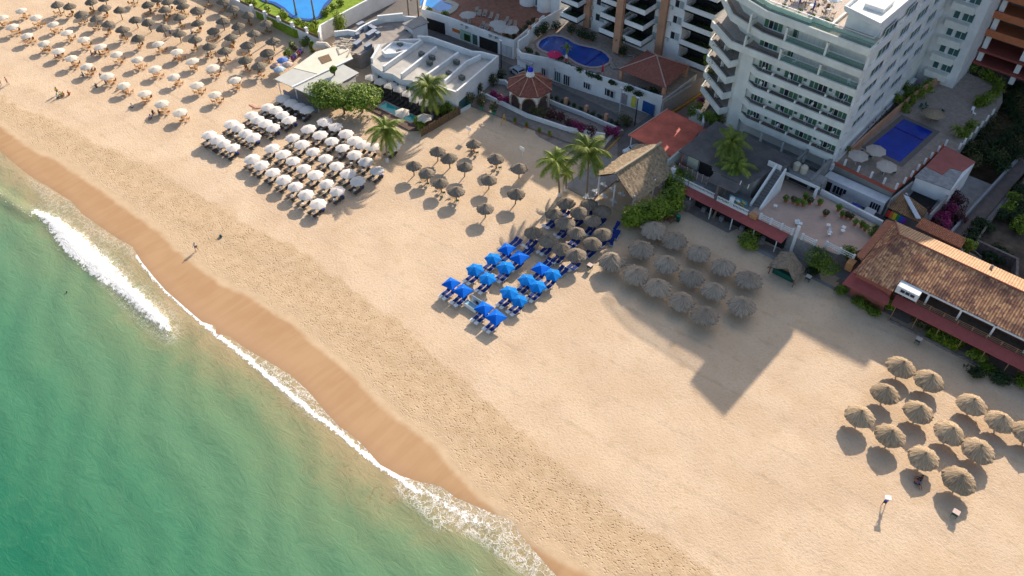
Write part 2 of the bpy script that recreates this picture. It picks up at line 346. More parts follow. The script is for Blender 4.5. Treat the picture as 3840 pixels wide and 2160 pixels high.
def leaf_mat(name, dark, light, scale=.8, trans=.25):
    mt = bpy.data.materials.new(name); mt.use_nodes = True; n = mt.node_tree; b = n.nodes['Principled BSDF']; L = n.links
    tc = n.nodes.new('ShaderNodeTexCoord'); o = tc.outputs['Object']; g = n.nodes.new('ShaderNodeNewGeometry')
    n1 = noise(n, o, scale, 4); f = math_n(n, 'ADD', math_n(n, 'MULTIPLY', sstep(n, n1, .35, .65), .6), math_n(n, 'MULTIPLY', g.outputs['Random Per Island'], .4))
    col = mixc(n, f, dark, light)
    oi = n.nodes.new('ShaderNodeObjectInfo'); hs = n.nodes.new('ShaderNodeHueSaturation'); m2 = n.nodes.new('ShaderNodeMapRange'); m2.inputs[3].default_value = .8; m2.inputs[4].default_value = 1.15
    L.new(oi.outputs['Random'], m2.inputs[0]); L.new(m2.outputs[0], hs.inputs['Value']); L.new(col, hs.inputs['Color'])
    L.new(hs.outputs[0], b.inputs['Base Color']); b.inputs['Roughness'].default_value = .55; b.inputs['Specular IOR Level'].default_value = .3
    tr = n.nodes.new('ShaderNodeBsdfTranslucent'); L.new(hs.outputs[0], tr.inputs[0]); ms = n.nodes.new('ShaderNodeMixShader'); ms.inputs[0].default_value = trans
    L.new(b.outputs[0], ms.inputs[1]); L.new(tr.outputs[0], ms.inputs[2]); L.new(ms.outputs[0], n.nodes['Material Output'].inputs[0])
    return mt
M_white = mat('white_render', (.76,.76,.75), .85, .10, .35)
M_cream = mat('cream_render', (.78,.78,.71), .85, .09, .4)
M_terra = mat('terracotta_paint', (.50,.27,.17), .85, .10, .6)
M_roofgrey = mat('roof_screed', (.50,.47,.42), .9, .12, .5)
M_grey = mat('grey_concrete', (.27,.26,.25), .9, .18, .5)
M_darkroof = mat('stained_dark_roof', (.115,.105,.10), .9, .25, .35)
M_pave = mat('stone_paving', (.24,.20,.17), .9, .16, 1.2, bump=.3, bscale=3)
M_road = mat('road_surface', (.15,.135,.125), .9, .15, .6)
M_tilefloor = mat('pink_tile_floor', (.52,.36,.28), .7, .07, .8)
M_redfloor = mat('red_brick_floor', (.30,.13,.085), .8, .18, 1.2)
M_gravel = mat('gravel_planter', (.24,.19,.15), 1, .45, 6)
M_glass = mat('dark_glass', (.025,.03,.03), .12, .3, .8, spec=.6)
M_curtain = mat('green_curtain', (.06,.16,.085), .5, .25, 2.5)
M_tealg = mat('teal_glass', (.05,.13,.115), .25, .15, 1, spec=.5)
M_frame = mat('white_frame', (.62,.63,.68), .5, .03)
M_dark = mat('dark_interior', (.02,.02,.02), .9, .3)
M_blackm = mat('black_metal', (.03,.03,.035), .5, .1)
M_wood = mat('weathered_wood', (.20,.13,.07), .9, .2, 3)
M_pole = mat('palapa_post', (.16,.12,.06), .9, .2, 3)
M_wood2 = mat('light_wood', (.42,.24,.10), .7, .15, 3)
M_plast = mat('white_plastic', (.80,.80,.78), .5, .03)
M_canvas = mat('white_canvas', (.66,.60,.545), .9, .03, .7)
M_canvas2 = mat('cream_canvas', (.60,.53,.44), .9, .06, .7)
M_blueA = mat('blue_canvas', (.003,.13,.62), .85, .06, .6, spec=.1)
M_blueB = mat('faded_blue_canvas', (.006,.19,.60), .85, .10, .6, spec=.1)
M_blueL = mat('blue_sling', (.010,.035,.20), .8, .12, 2)
M_lounge = mat('grey_brown_sling', (.075,.065,.058), .8, .15, 2)
M_loungf = mat('dark_frame', (.05,.05,.05), .6, .1)
M_chair = mat('varnished_chair', (.42,.19,.055), .6, .25, 3)
M_bluec = mat('blue_cover', (.008,.035,.26), .7, .08)
M_green = mat('green_plastic', (.01,.10,.075), .5, .1)
M_skin = mat('skin', (.33,.17,.10), .6, .05)
M_awn = mat('red_awning', (.36,.085,.075), .8, .10, 1.2)
M_orangeb = mat('orange_fascia', (.52,.17,.075), .85, .10, .8)
M_pot = mat('clay_pot', (.45,.12,.05), .8, .12)
M_potg = mat('green_pot', (.02,.22,.15), .5, .1)
M_water = mat('pool_water_blue', (.012,.07,.36), .08, .22, .35, spec=.5, bump=.35, bscale=2.5)
M_water2 = mat('pool_water_azure', (.012,.24,.62), .08, .15, .25, spec=.5, bump=.15, bscale=1.2)
M_water3 = mat('pool_water_turquoise', (.03,.42,.38), .08, .08, .4, spec=.5, bump=.1, bscale=1.2)
M_water4 = mat('pool_water_deep', (.010,.045,.40), .08, .2, .3, spec=.5, bump=.35, bscale=2.5)
M_pooltile = mat('pool_wall_tile', (.008,.012,.20), .3, .1)
M_coping = mat('pool_coping', (.48,.36,.32), .8, .08)
M_yel = mat('yellow_paint', (.70,.36,.02), .7, .1)
M_trunk = mat('palm_bark', (.24,.19,.13), .95, .2, 5)
M_white2 = mat('limewash', (.72,.72,.70), .9, .05)
M_bark = mat('tree_bark', (.12,.085,.055), .95, .2, 4)
M_lane = mat('lane_paving', (.17,.135,.12), .95, .15, 1.0)
M_soil = mat('scrub_soil', (.115,.085,.06), 1, .35, .5)
M_lawn = mat('lawn', (.20,.30,.02), .95, .25, 1.2, bump=.5, bscale=6)
M_stonew = mat('rubble_wall', (.20,.17,.155), .95, .3, 2.0, bump=.6, bscale=3)
L_tree = leaf_mat('tree_leaves', (.040,.095,.010), (.24,.33,.025), .6)
L_hedge = leaf_mat('hedge_leaves', (.045,.11,.012), (.32,.40,.03), .35)
L_bright = leaf_mat('bright_leaves', (.08,.15,.015), (.36,.44,.03), .6)
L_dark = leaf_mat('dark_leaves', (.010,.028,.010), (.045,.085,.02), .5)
L_dry = leaf_mat('dry_leaves', (.05,.055,.02), (.15,.14,.05), .5)
L_palm = leaf_mat('palm_leaves', (.07,.13,.015), (.34,.38,.06), .5, .3)
L_boug = leaf_mat('bougainvillea', (.16,.012,.065), (.42,.03,.17), .9)
L_bougd = leaf_mat('dark_bougainvillea', (.05,.018,.02), (.14,.035,.05), .9)
T_big = thatch_mat('thatch_large', (.23,.165,.10), (.55,.41,.27), (.40,.31,.21))
T_mid = thatch_mat('thatch_mid', (.12,.10,.08), (.32,.26,.195), (.21,.175,.135))
T_far = thatch_mat('thatch_far', (.11,.095,.075), (.29,.24,.18), (.18,.155,.12))
# ================================================================ SETTING
import numpy as np
def curve(pts):
    P = sorted([(G(*p).x, G(*p).y) for p in pts]); xs = np.array([p[0] for p in P]); ys = np.array([p[1] for p in P]); return xs, ys
EDGE = curve([('X',0,190),('X',150,315),('X',200,350),('X',270,390),('X',350,440),('X',430,490),('X',500,570),('X',600,640),('X',700,710),('X',800,765),('X',850,850),('X',930,950),('X',1000,1030),('X',1070,1090),('X',1150,1160),('X',1220,1220),('X',1300,1290),
  ('Y',160,105),('Y',230,160),('Y',300,215),('Y',430,290),('Y',560,370),('Y',660,460),('Y',740,560),('Y',820,645),('Y',900,700),('Y',960,760),('Y',1040,850),('Y',1150,910),('Y',1240,940),('Y',1370,970),('Y',1450,1030),('Y',1640,1110),('Y',1750,1150),('Y',1790,1220),('Y',1900,1350),('Y',1990,1449)])
WET = curve([('X',0,40),('X',120,130),('X',220,200),('X',330,240),('X',430,310),('X',550,390),('X',680,480),('X',800,570),('X',900,640),('X',970,690),('X',1040,770),('X',1150,860),('X',1240,930),('X',1340,1000),('X',1500,1070),('X',1620,1150),
  ('Y',420,10),('Y',560,90),('Y',700,220),('Y',840,330),('Y',960,450),('Y',1030,530),('Y',1160,630),('Y',1330,750),('Y',1390,850),('Y',1500,960),('Y',1640,1090),('Y',1760,1200),('Y',1850,1280),('Y',2000,1370),('Y',2152,1440)])
BELT = curve([('X',130,-60),('X',330,0),('X',520,110),('X',700,190),('X',900,280),('X',1060,380),('X',1200,460),('X',1330,520),('X',1500,640),('X',1771,760),('Y',1040,30),('Y',1240,150),('Y',1320,260),('Y',1480,390),('Y',1600,500),('Y',1730,620),('Y',1850,710),('Y',2000,830),('Y',2060,930),('Y',2200,1000)])
def sheet(name, X, Y, Z, attrs, mt):
    ny, nx = X.shape; v = np.stack([X, Y, Z], -1).reshape(-1, 3)
    idx = np.arange(nx*ny).reshape(ny, nx); f = np.stack([idx[:-1,:-1], idx[:-1,1:], idx[1:,1:], idx[1:,:-1]], -1).reshape(-1, 4)
    me = bpy.data.meshes.new(name); me.from_pydata(v.tolist(), [], f.tolist()); me.materials.append(mt)
    for k, a in attrs.items():
        at = me.attributes.new(k, 'FLOAT', 'POINT'); at.data.foreach_set('value', a.reshape(-1).astype(np.float32))
    me.polygons.foreach_set('use_smooth', [True]*len(f)); me.update()
    o = bpy.data.objects.new(name, me); C.objects.link(o); return tag(o, kind='structure')
xs = np.concatenate([np.arange(-400, -260, 20), np.arange(-260, 60, 1.6), np.arange(60, 300, 20)]); ys = np.concatenate([np.arange(0, 66, 1.0), np.arange(66, 98.6, 1.5), [101.2]])
XX, YY = np.meshgrid(xs, ys)
ed = np.interp(XX, *EDGE); we = YY - np.interp(XX, *WET); be = YY - np.interp(XX, *BELT)
ZZ = np.where(YY < ed + .3, -.12*(ed + .3 - YY), 0)
nzv = np.sin(XX*.31 + np.sin(YY*.22)*2)*np.sin(YY*.37 + XX*.11)*.06 + np.sin(XX*.83+1)*np.sin(YY*.71)*.03
ZZ = ZZ + nzv*np.clip((we-1)/4, 0, 1)
sheet('sand', XX, YY, ZZ, dict(wet=we, belt=be), sand_mat())
def inpoly(px, py, poly):        # signed distance, positive inside
    ins = np.zeros(px.shape, bool); dist = np.full(px.shape, 1e9); n = len(poly)
    for i in range(n):
        x1, y1 = poly[i]; x2, y2 = poly[(i+1) % n]
        c = ((y1 > py) != (y2 > py)) & (px < (x2-x1)*(py-y1)/((y2-y1) or 1e-9) + x1); ins ^= c
        dx, dy = x2-x1, y2-y1; t = np.clip(((px-x1)*dx + (py-y1)*dy)/(dx*dx+dy*dy+1e-9), 0, 1)
        dist = np.minimum(dist, np.hypot(px-x1-t*dx, py-y1-t*dy))
    return np.where(ins, dist, -dist)
def dline(px, py, pts):
    dist = np.full(px.shape, 1e9)
    for (x1, y1), (x2, y2) in zip(pts[:-1], pts[1:]):
        dx, dy = x2-x1, y2-y1; t = np.clip(((px-x1)*dx + (py-y1)*dy)/(dx*dx+dy*dy+1e-9), 0, 1)
        dist = np.minimum(dist, np.hypot(px-x1-t*dx, py-y1-t*dy))
    return dist
P2 = lambda c, L: [tuple(G(c, *p)[:2]) for p in L]
BRK = P2('X', [(190,545),(300,570),(375,610),(440,660),(500,695),(570,770),(650,840),(720,910),(770,980),(850,1050),(910,1110),(980,1170),(1020,1230),(1032,1305),(980,1265),(900,1205),(820,1135),(760,1080),(700,1030),(640,985),(570,950),(500,880),(430,830),(370,770),(320,690),(270,620)])
CREST = P2('X', [(-60,420),(0,450),(60,500),(130,545),(200,590)])
LACE1 = P2('X', [(160,350),(280,410),(420,500),(520,590),(640,665),(780,740),(830,800),(800,840),(700,790),(600,730),(480,660),(330,560),(250,470)])
LINE1 = P2('X', [(830,820),(880,890),(930,950),(1000,1030),(1070,1090),(1150,1160),(1220,1220),(1300,1290)]) + P2('Y', [(160,150),(240,210),(330,280),(430,370),(530,450),(620,520),(700,590),(790,650),(860,710),(930,770),(1040,860),(1150,925),(1250,1000)])
LACE2 = P2('Y', [(280,205),(430,285),(560,365),(690,465),(795,540),(815,640),(760,640),(690,610),(600,540),(500,440),(400,340),(320,260)])
LACE3 = P2('Y', [(1120,980),(1150,915),(1240,938),(1370,968),(1450,1028),(1640,1108),(1750,1148),(1790,1218),(1900,1348),(1990,1449),(1860,1470),(1700,1360),(1560,1250),(1440,1200),(1350,1200),(1250,1100),(1180,1045)])
DENSE3 = P2('Y', [(1230,950),(1350,990),(1450,1060),(1560,1110),(1640,1150),(1640,1200),(1560,1190),(1480,1170),(1400,1110),(1320,1060),(1250,1000)])
TROUGH = P2('X', [(200,640),(320,720),(420,850),(560,970),(700,1060),(820,1170),(940,1260),(1040,1330),(1000,1340),(860,1260),(720,1140),(560,1020),(400,900),(280,760)])
off = np.concatenate([np.arange(0, 2.4, .2), np.arange(2.4, 30, .45), np.arange(30, 60, 1.5), np.arange(60, 140, 10), [200, 300, 600]])
xs = np.concatenate([np.arange(-600, -200, 25), np.arange(-200, -175, 2), np.arange(-175, -5, .5), np.arange(-5, 80, 4), np.arange(80, 600, 40)])
XX, OO = np.meshgrid(xs, off[::-1]); e = np.interp(XX, *EDGE); YY = e - OO
fo = inpoly(XX, YY, BRK); fo = np.clip(fo*1.0+.1, -4, 1.3)
cr = dline(XX, YY, CREST); l1 = dline(XX, YY, LINE1)
fo = np.maximum(fo, np.where(l1 < 2, .95 - l1*2.4, -4)); fo = np.maximum(fo, np.clip(inpoly(XX, YY, DENSE3)*.7 - .35, -4, .3)); fo = np.maximum(fo, np.where(cr < 2, .0 - cr*1.0, -4))
edgef = np.where(XX < -60, -.5, .1); fo = np.maximum(fo, np.where(OO < 1.0, edgef - OO*2.4, -4))
la = np.clip(inpoly(XX, YY, LACE1)*.8 + .3, 0, .42); la = np.maximum(la, np.clip(inpoly(XX, YY, LACE2)*1.2 + .5, 0, 1.0)); la = np.maximum(la, np.clip(inpoly(XX, YY, LACE3)*1.2 + .5, 0, 1))
la = np.maximum(la, np.clip(inpoly(XX, YY, BRK)*.35 + .8, 0, .7)*(YY > np.interp(XX, [-140, -60], [28, 22]))*.8)
dk = np.clip(inpoly(XX, YY, TROUGH)*.6, 0, 1)*np.where(XX > -125, 1, .6)
ZZ = .03 + .45*np.clip(inpoly(XX, YY, BRK) + .6, 0, 2.0)*.5 + .35*np.clip(1 - cr/1.6, 0, 1) + .10*np.clip(OO/4, 0, 1)*np.sin(XX*.5 + YY*1.1 + np.sin(XX*.23)*2)*.5
sheet('sea', XX, YY, ZZ, dict(off=OO, foam=fo, lace=la, dark=dk), sea_mat())
def struct(name, mb, mt): return tag(obj(name, mb, mt), kind='structure')
b = MB(); b.poly([(-900,60,-3),(900,60,-3),(900,1200,-3),(-900,1200,-3)]); struct('ground', b, M_soil)
b = MB(); b.box(-420, 300, 98.9, 101.2, -1, .02); b.prism([(-175,101.2),(-60,101.2),(-60,180),(-175,180)], -1, .04); struct('pavement', b, M_pave)
b = MB(); b.prism([(-138,100),(-129.2,100),(-129.2,240),(-138,240)], -.5, .06); b.prism([(-129.2,109.6),(-60,109.6),(-60,114.5),(-129.2,114.5)], -.5, .062); b.prism([(-67.5,108),(-60.2,97.5),(-60,98.5),(-60,190),(-67.3,190)], -.5, .066); struct('street', b, M_road)
b = MB(); b.prism([(-99,97.4),(-88.5,98.9),(-77.5,100.4),(-68.5,101.8),(-68.5,103.3),(-76,103.4),(-84.6,101.8),(-99,101.4)], -.5, .32); struct('promenade', b, M_pave)
b = MB(); b.prism([(-65.8,95.2),(-63.0,94.2),(-61.9,96.5),(-65,103.8),(-66.8,103.2)], -.3, .10); struct('path', b, M_redfloor)
b = MB(); b.prism([(-60,101.2),(120,101.2),(120,140),(-60,140)], -1, .02); b.prism([(-33.2,98.2),(-16,98.2),(-16,98.9),(-33.2,98.9)], -.5, .06); struct('yard', b, M_grey)
b = MB(); b.prism([(-11.2,116),(-8.9,116),(-6.6,165),(-9.4,165)], -.5, .35); struct('lane', b, M_lane)
b = MB(); b.prism([(-8.2,113.5),(120,113.5),(120,175),(-6.0,175)], -.5, .14); struct('scrub_ground', b, M_soil)
b = MB(); b.prism([(-190,91.4),(-162,92.0),(-141.4,91.9),(-138.4,96.0),(-138.4,131),(-190,131)], -.5, 1.70); struct('lawn', b, M_lawn)
b = MB(); b.box(-66.4, -60.5, 90.6, 103.5, -.5, .12); struct('restaurant_floor', b, M_grey)
# ================================================================ FURNITURE AND SHADES
def gable_thatch(): pass
def make_palapa(R_, rim, apex, mt, name='palapa', post=None, seg=44, sag=.12, var=.07):
    e = thing(name, '', 'palapa'); b = MB(); rings = 6; q = random.Random(hash((R_, rim)) % 1000)
    for i in range(rings+1):
        t = i/rings
        for j in range(seg):
            a = 2*math.pi*j/seg; r = .04 + R_*t**.95*(1 + (q.uniform(-var, var) if i == rings else q.uniform(-.02, .02)))
            z = apex - (apex-rim)*(t**1.25) - (q.uniform(0, .16) if i == rings else 0) + q.uniform(-.03, .03)
            b.v.append((r*math.cos(a), r*math.sin(a), z))
    for i in range(rings):
        for j in range(seg): j2 = (j+1) % seg; b.f.append((i*seg+j, (i+1)*seg+j, (i+1)*seg+j2, i*seg+j2)); b.m.append(0)
    k = len(b.v)
    for j in range(seg): a = 2*math.pi*j/seg; b.v.append((R_*.93*math.cos(a), R_*.93*math.sin(a), rim-.02))
    for j in range(seg): j2 = (j+1) % seg; b.f.append((rings*seg+j, k+j, k+j2, rings*seg+j2)); b.m.append(0)
    b.v.append((0,0,apex-.25)); c0 = len(b.v)-1
    for j in range(seg): b.f.append((k+j, c0, k+(j+1) % seg)); b.m.append(0)
    obj('thatch', b, mt, e)
    b = MB(); b.lathe([(.0,apex+.22),(.10,apex+.12),(.16,apex-.05),(.20,apex-.2)], 8); obj('cap', b, mt, e)
    b = MB(); b.tube([(.03,0,-.1),(0,.02,rim*.5),(0,0,apex-.15)], [.11,.10,.09], 7); obj('post', b, post or M_pole, e)
    return e
def make_umbrella(R_, rim, apex, mt, sides=8, name='beach_umbrella', cat='umbrella', pole=M_plast, rot=0, scallop=.06):
    e = thing(name, '', cat); b = MB(); N = sides*4
    def ring(f, z0):
        out = []
        for j in range(N):
            a = 2*math.pi*j/N + rot; t = (a-rot) % (2*math.pi/sides); m_ = 2*math.pi/sides; kx = math.cos(m_/2)/math.cos(t - m_/2)
            mid = 1 - abs(t/m_*2 - 1)
            out.append((R_*f*kx*(1-scallop*mid)*math.cos(a), R_*f*kx*(1-scallop*mid)*math.sin(a), z0 + .05*mid*f))
        return out
    b.v.append((0,0,apex)); rs = [(.33, apex-(apex-rim)*.27), (.67, apex-(apex-rim)*.60), (1, rim), (1.0, rim-.13)]
    for f_, z in rs: b.v += ring(f_, z)
    for j in range(N): b.f.append((0, 1+j, 1+(j+1) % N)); b.m.append(0)
    for i in range(len(rs)-1):
        for j in range(N): j2 = (j+1) % N; b.f.append((1+i*N+j, 1+(i+1)*N+j, 1+(i+1)*N+j2, 1+i*N+j2)); b.m.append(0)
    k = len(b.v); b.v.append((0,0,apex-.06)); b.v += ring(.985, rim-.03)
    for j in range(N): b.f.append((k, k+1+(j+1) % N, k+1+j)); b.m.append(0)
    obj('canopy', b, mt, e)
    b = MB(); b.tube([(0,0,-.1),(0,0,apex+.12)], .035, 6); obj('pole', b, pole, e)
    b = MB()
    for j in range(sides): a = 2*math.pi*j/sides + rot; b.tube([(0,0,apex-.10),(R_*.97*math.cos(a),R_*.97*math.sin(a),rim-.06)], .018, 4)
    obj('ribs', b, pole, e)
    return e
def make_lounger(name, msling, mframe, label=''):
    e = thing(name, label, 'sun lounger'); w_ = .32; f = MB()
    for s in (-1, 1): f.tube([(s*w_, -.95, .32), (s*w_, .30, .32)], .03, 4)
    for y in (-.95, .30): f.tube([(-w_, y, .32), (w_, y, .32)], .03, 4)
    obj('frame', f, mframe, e)
    f = MB(); f.box(-w_+.02, w_-.02, -.93, .28, .30, .35); obj('seat', f, msling, e)
    f = MB(); n = len(f.v); f.v += [(-w_,.30,.31),(w_,.30,.31),(w_,.95,.66),(-w_,.95,.66),(-w_,.28,.36),(w_,.28,.36),(w_,.92,.72),(-w_,.92,.72)]
    for q in ((4,5,6,7),(3,2,1,0),(0,1,5,4),(1,2,6,5),(2,3,7,6),(3,0,4,7)): f.f.append(q); f.m.append(0)
    obj('backrest', f, msling, e)
    for x, y in ((-w_,-.8),(w_,-.8),(-w_,.25),(w_,.25)): f = MB(); f.tube([(x,y,0),(x,y,.31)], .03, 4); obj('leg', f, mframe, e)
    return e
def make_table(name, mt, r=.33, h=.5, square=False, cat='table', legm=None):
    e = thing(name, '', cat); b = MB()
    if square: b.box(-r, r, -r, r, h-.04, h)
    else: b.lathe([(0,h-.04),(r,h-.04),(r,h),(0,h)], 14)
    obj('tabletop', b, mt, e)
    for sx in (-1, 1):
        for sy in (-1, 1): b = MB(); b.tube([(sx*r*.6,sy*r*.6,0),(sx*r*.5,sy*r*.5,h-.03)], .025, 4); obj('leg', b, legm or mt, e)
    return e
def make_chair(name, mt, cat='chair', h=.42, bh=.85, w_=.24):
    e = thing(name, '', cat); b = MB(); b.box(-w_, w_, -w_, w_, h-.04, h); obj('seat', b, mt, e)
    b = MB(); n = len(b.v); b.v += [(-w_,w_,h),(w_,w_,h),(w_,w_+.13,bh),(-w_,w_+.13,bh),(-w_,w_+.05,h),(w_,w_+.05,h),(w_,w_+.18,bh),(-w_,w_+.18,bh)]
    for q in ((3,2,1,0),(4,5,6,7),(3,7,6,2),(0,4,7,3),(1,2,6,5),(0,1,5,4)): b.f.append(q); b.m.append(0)
    obj('backrest', b, mt, e)
    for sx in (-1, 1):
        for sy in (-1, 1): b = MB(); b.tube([(sx*w_,sy*w_,0),(sx*w_*.9,sy*w_*.9,h-.03)], .025, 4); obj('leg', b, mt, e)
    return e
# ---- big palapas, near right, in the sun
PAL_BIG = make_palapa(1.98, 1.55, 2.75, T_big)
big = [G('O', x, y, 1.95) for x, y in [(548,178),(757,280),(435,375),(253,540),(678,510),(477,680),(1077,450),(1280,580),(905,655),(1122,790),(720,840),(977,1010)]]
big.append(G('Z', 2590, 1085, 1.95))
for p, i, j in in_rows(big, 3.2):
    place(PAL_BIG, (p.x, p.y, 0), rnd.uniform(0, 6), 'large sunlit palapa, %s from the left in the %s row from the sea' % (ORD[j], ORD[i]), 'large palapas in front of the tiled restaurant')
# ---- big palapas in the hotel's shade
PAL_SH = make_palapa(2.02, 1.5, 2.8, thatch_mat('thatch_shaggy', (.20,.155,.11), (.46,.38,.30), (.36,.30,.24)), seg=52, var=.12)
shp = [G('c4', x, y, 1.9) for x, y in [(780,170),(1020,285),(630,400),(300,540),(575,690),(920,570),(1310,440),(1590,600),(1220,720),(830,840),(1480,880),(1880,750),(1110,990),(1800,1050),(1380,1170)]]
for p, i, j in in_rows(shp, 2.6):
    place(PAL_SH, (p.x, p.y, 0), rnd.uniform(0, 6), 'shaggy palapa in hotel shadow, %s from left in %s row from the sea' % (ORD[j], ORD[i]), 'shaggy palapas in the hotel shadow')
# ---- palapas on the middle beach
PAL_MID = make_palapa(1.42, 1.95, 2.85, T_mid)
mid = [G('c1', x, y, 2.3) for x, y in [(855,455),(1100,590),(370,745),(645,875),(930,1080),(1400,760),(1590,295),(2040,590),(1230,1240),(1890,1010)]] + [G('I', x, y, 2.3) for x, y in [(825,775),(790,1045),(470,1190)]]
midrc = in_rows(mid, 2.4)
for p, i, j in midrc:
    place(PAL_MID, (p.x, p.y, 0), rnd.uniform(0, 6), 'mid-beach brown palapa, %s from left in %s row from the sea' % (ORD[j], ORD[i]), 'palapas on the open middle beach')
# ---- palapas of the restaurant beside the thatched roof
PAL_RES = make_palapa(1.55, 1.9, 2.75, T_mid, seg=40, var=.05)
res = [G('c2', x, y, 2.2) for x, y in [(790,390),(1205,395),(570,570),(1040,545),(1450,520),(1270,700),(770,740),(970,910),(200,920),(470,1040),(1450,930),(1260,1090),(690,1190),(970,1320)]]
for p, i, j in in_rows(res, 2.3):
    place(PAL_RES, (p.x, p.y, 0), rnd.uniform(0, 6), 'close-set palapa below the palms, %s from left in %s row' % (ORD[j], ORD[i]), 'close-set palapas below the palm trees')
# ---- far palapas
PAL_FAR = make_palapa(1.45, 2.0, 2.8, T_far, seg=30)
far = [G('a2', x, y, 2.3) for x, y in [(300,150),(650,230),(1000,410),(1290,80),(1300,500),(1680,200),(380,530),(700,660),(1060,830),(100,400),(1640,620),(1980,740),(2000,370),(2080,110),(1740,20),(0,40)]]
far += [G('a1', x, y, 2.3) for x, y in [(1560,130),(1290,90),(1830,290)]]
far += [G('a3', x, y, 2.3) for x, y in [(290,180),(310,420),(790,400),(985,160),(1280,280),(1630,430),(620,580),(1100,500),(950,700),(1400,650),(250,750),(530,870),(830,990),(1270,860),(1770,790),(1670,1000),(1240,1160),(1500,1260)]]
far += [G('Z', x, y, 2.3) for x, y in [(262,-8),(330,-14),(395,-6),(450,2),(520,-10),(560,2)]]
for p, i, j in in_rows(far, 3.6):
    place(PAL_FAR, (p.x, p.y, 0), rnd.uniform(0, 6), 'small dark palapa far up the beach, %s from left in %s row from the sea' % (ORD[j], ORD[i]), 'palapas far up the beach')
farrc = in_rows(far, 3.6)
# ---- white umbrellas scattered far up the beach
UMB_FAR = make_umbrella(1.38, 1.62, 2.05, M_canvas2, name='white_umbrella')
wf = [G('a1', x, y, 1.75) for x, y in [(470,220),(45,390),(800,400),(270,590),(600,800),(1200,545),(1500,730),(990,970),(1300,1140),(1880,900),(1600,1320)]]
wf += [G('a2', x, y, 1.75) for x, y in [(210,1040),(570,1220),(1060,1350),(1530,1000),(1940,1160)]] + [G('a3', x, y, 1.75) for x, y in [(215,1175),(600,1305)]]
wf += [G('a4', x, y, 1.75) for x, y in [(430,300),(810,465),(1265,630),(2050,525),(1630,815),(215,800),(570,1010),(930,1175)]] + [G('A', x, y, 1.75) for x, y in [(980,745),(1205,855),(1395,960)]]
wfrc = in_rows(wf, 3.2)
TAB_V = make_table('beach_table', M_wood2, .38, .68, square=True, legm=M_chair); CH_V = make_chair('beach_chair', M_chair)
for p, i, j in wfrc:
    nm = '%s from left, %s row' % (ORD[j], ORD[i])
    place(UMB_FAR, (p.x, p.y, 0), rnd.uniform(0, 6), 'lone white umbrella, far sand, %s from left in %s row from the sea' % (ORD[j], ORD[i]), 'white umbrellas scattered on the far beach')
    a0 = rnd.uniform(0, 6.28); ox, oy = .45, .1
    place(TAB_V, (p.x+ox, p.y+oy, 0), a0, 'wooden table under scattered white umbrella, %s' % nm, 'wooden tables on the far beach')
    for k in range(3):
        a = a0 + k*1.57 + rnd.uniform(-.2, .2); rr = .85
        place(CH_V, (p.x+ox+rr*math.cos(a), p.y+oy+rr*math.sin(a), 0), a-math.pi/2, '%s varnished chair under scattered white umbrella, %s' % (ORD[k], nm), 'varnished chairs on the far beach')
for p, i, j in farrc:
    if (i*7+j*3) % 3 == 2: continue
    nm = '%s from left, %s row' % (ORD[j], ORD[i]); a0 = rnd.uniform(0, 6.28)
    place(TAB_V, (p.x+.4, p.y-.5, 0), a0, 'wooden table under far palapa, %s' % nm, 'wooden tables on the far beach')
    for k in range(2):
        a = a0 + k*2.4
        place(CH_V, (p.x+.4+.8*math.cos(a), p.y-.5+.8*math.sin(a), 0), a-math.pi/2, '%s varnished chair under far palapa, %s' % (ORD[k], nm), 'varnished chairs on the far beach')
# ---- lounger block: white octagonal umbrellas
UMB_W = make_umbrella(1.44, 1.65, 2.12, M_canvas, name='white_umbrella', rot=.2)
LNG = make_lounger('sun_lounger', M_lounge, M_loungf); TAB_W = make_table('side_table', M_plast, .27, .48)
blocks = {
 'outer group of four': [('b1',225,760),('b1',375,825),('b1',510,905),('b1',680,990)],
 'second group of four': [('b1',650,540),('b1',790,615),('b1',930,710),('b1',1085,790)],
 'third group of four': [('b1',1040,360),('b1',1170,445),('b1',1310,525),('b1',1470,600)],
 'fourth group of four': [('b1',1360,200),('b1',1510,275),('b1',1640,365),('b1',1770,450)],
 'shaded group by cafe': [('J',980,50),('J',1065,95),('J',1145,130),('J',1230,168)],
 'seaward row': [('b2',365,850),('b2',560,985),('b2',790,1135),('b2',1025,1290),('b4',680,630),('b4',930,820),('b4',1205,1020)],
 'second row inland': [('b2',780,630),('b2',1010,765),('b2',1215,915),('b2',1440,1055),('b2',1675,1205),('b4',1415,545),('b4',1680,725)],
 'third row inland': [('b2',1210,430),('b2',1400,565),('b2',1640,700),('b2',1890,855),('b3',965,1020),('b3',1200,1175),('b3',1410,1335)],
 'fourth row inland': [('b3',415,270),('b3',645,395),('b3',870,530),('b3',1095,675),('b3',1340,805),('b3',1565,945),('b3',1790,1110)],
 'innermost row': [('b3',730,120),('b3',950,225),('b3',1165,385),('b3',1340,520),('b3',1480,590),('b3',1700,650),('b3',2110,620)]}
UMB_BC = None
for bn, L_ in blocks.items():
    for j, q in enumerate(L_):
        p = G(*q, 1.78); nm = '%s umbrella of %s' % (ORD[j], bn); nx = '%s of %s' % (ORD[j], bn)
        place(UMB_W, (p.x, p.y, 0), rnd.uniform(-.4, .4), 'white octagonal umbrella over loungers, %s from left, %s' % (ORD[j], bn), 'white umbrellas over the lounger block')
        for s, sn in ((-1, 'left'), (1, 'right')):
            place(LNG, (p.x+s*.66+rnd.uniform(-.05,.05), p.y-.75+rnd.uniform(-.15,.1), 0), rnd.uniform(-.06,.06), '%s dark lounger under white umbrella %s' % (sn, nx), 'dark loungers under white umbrellas')
        place(TAB_W, (p.x-.02, p.y-1.0, 0), 0, 'round white side table between loungers, umbrella %s' % nx, 'white side tables between the loungers')
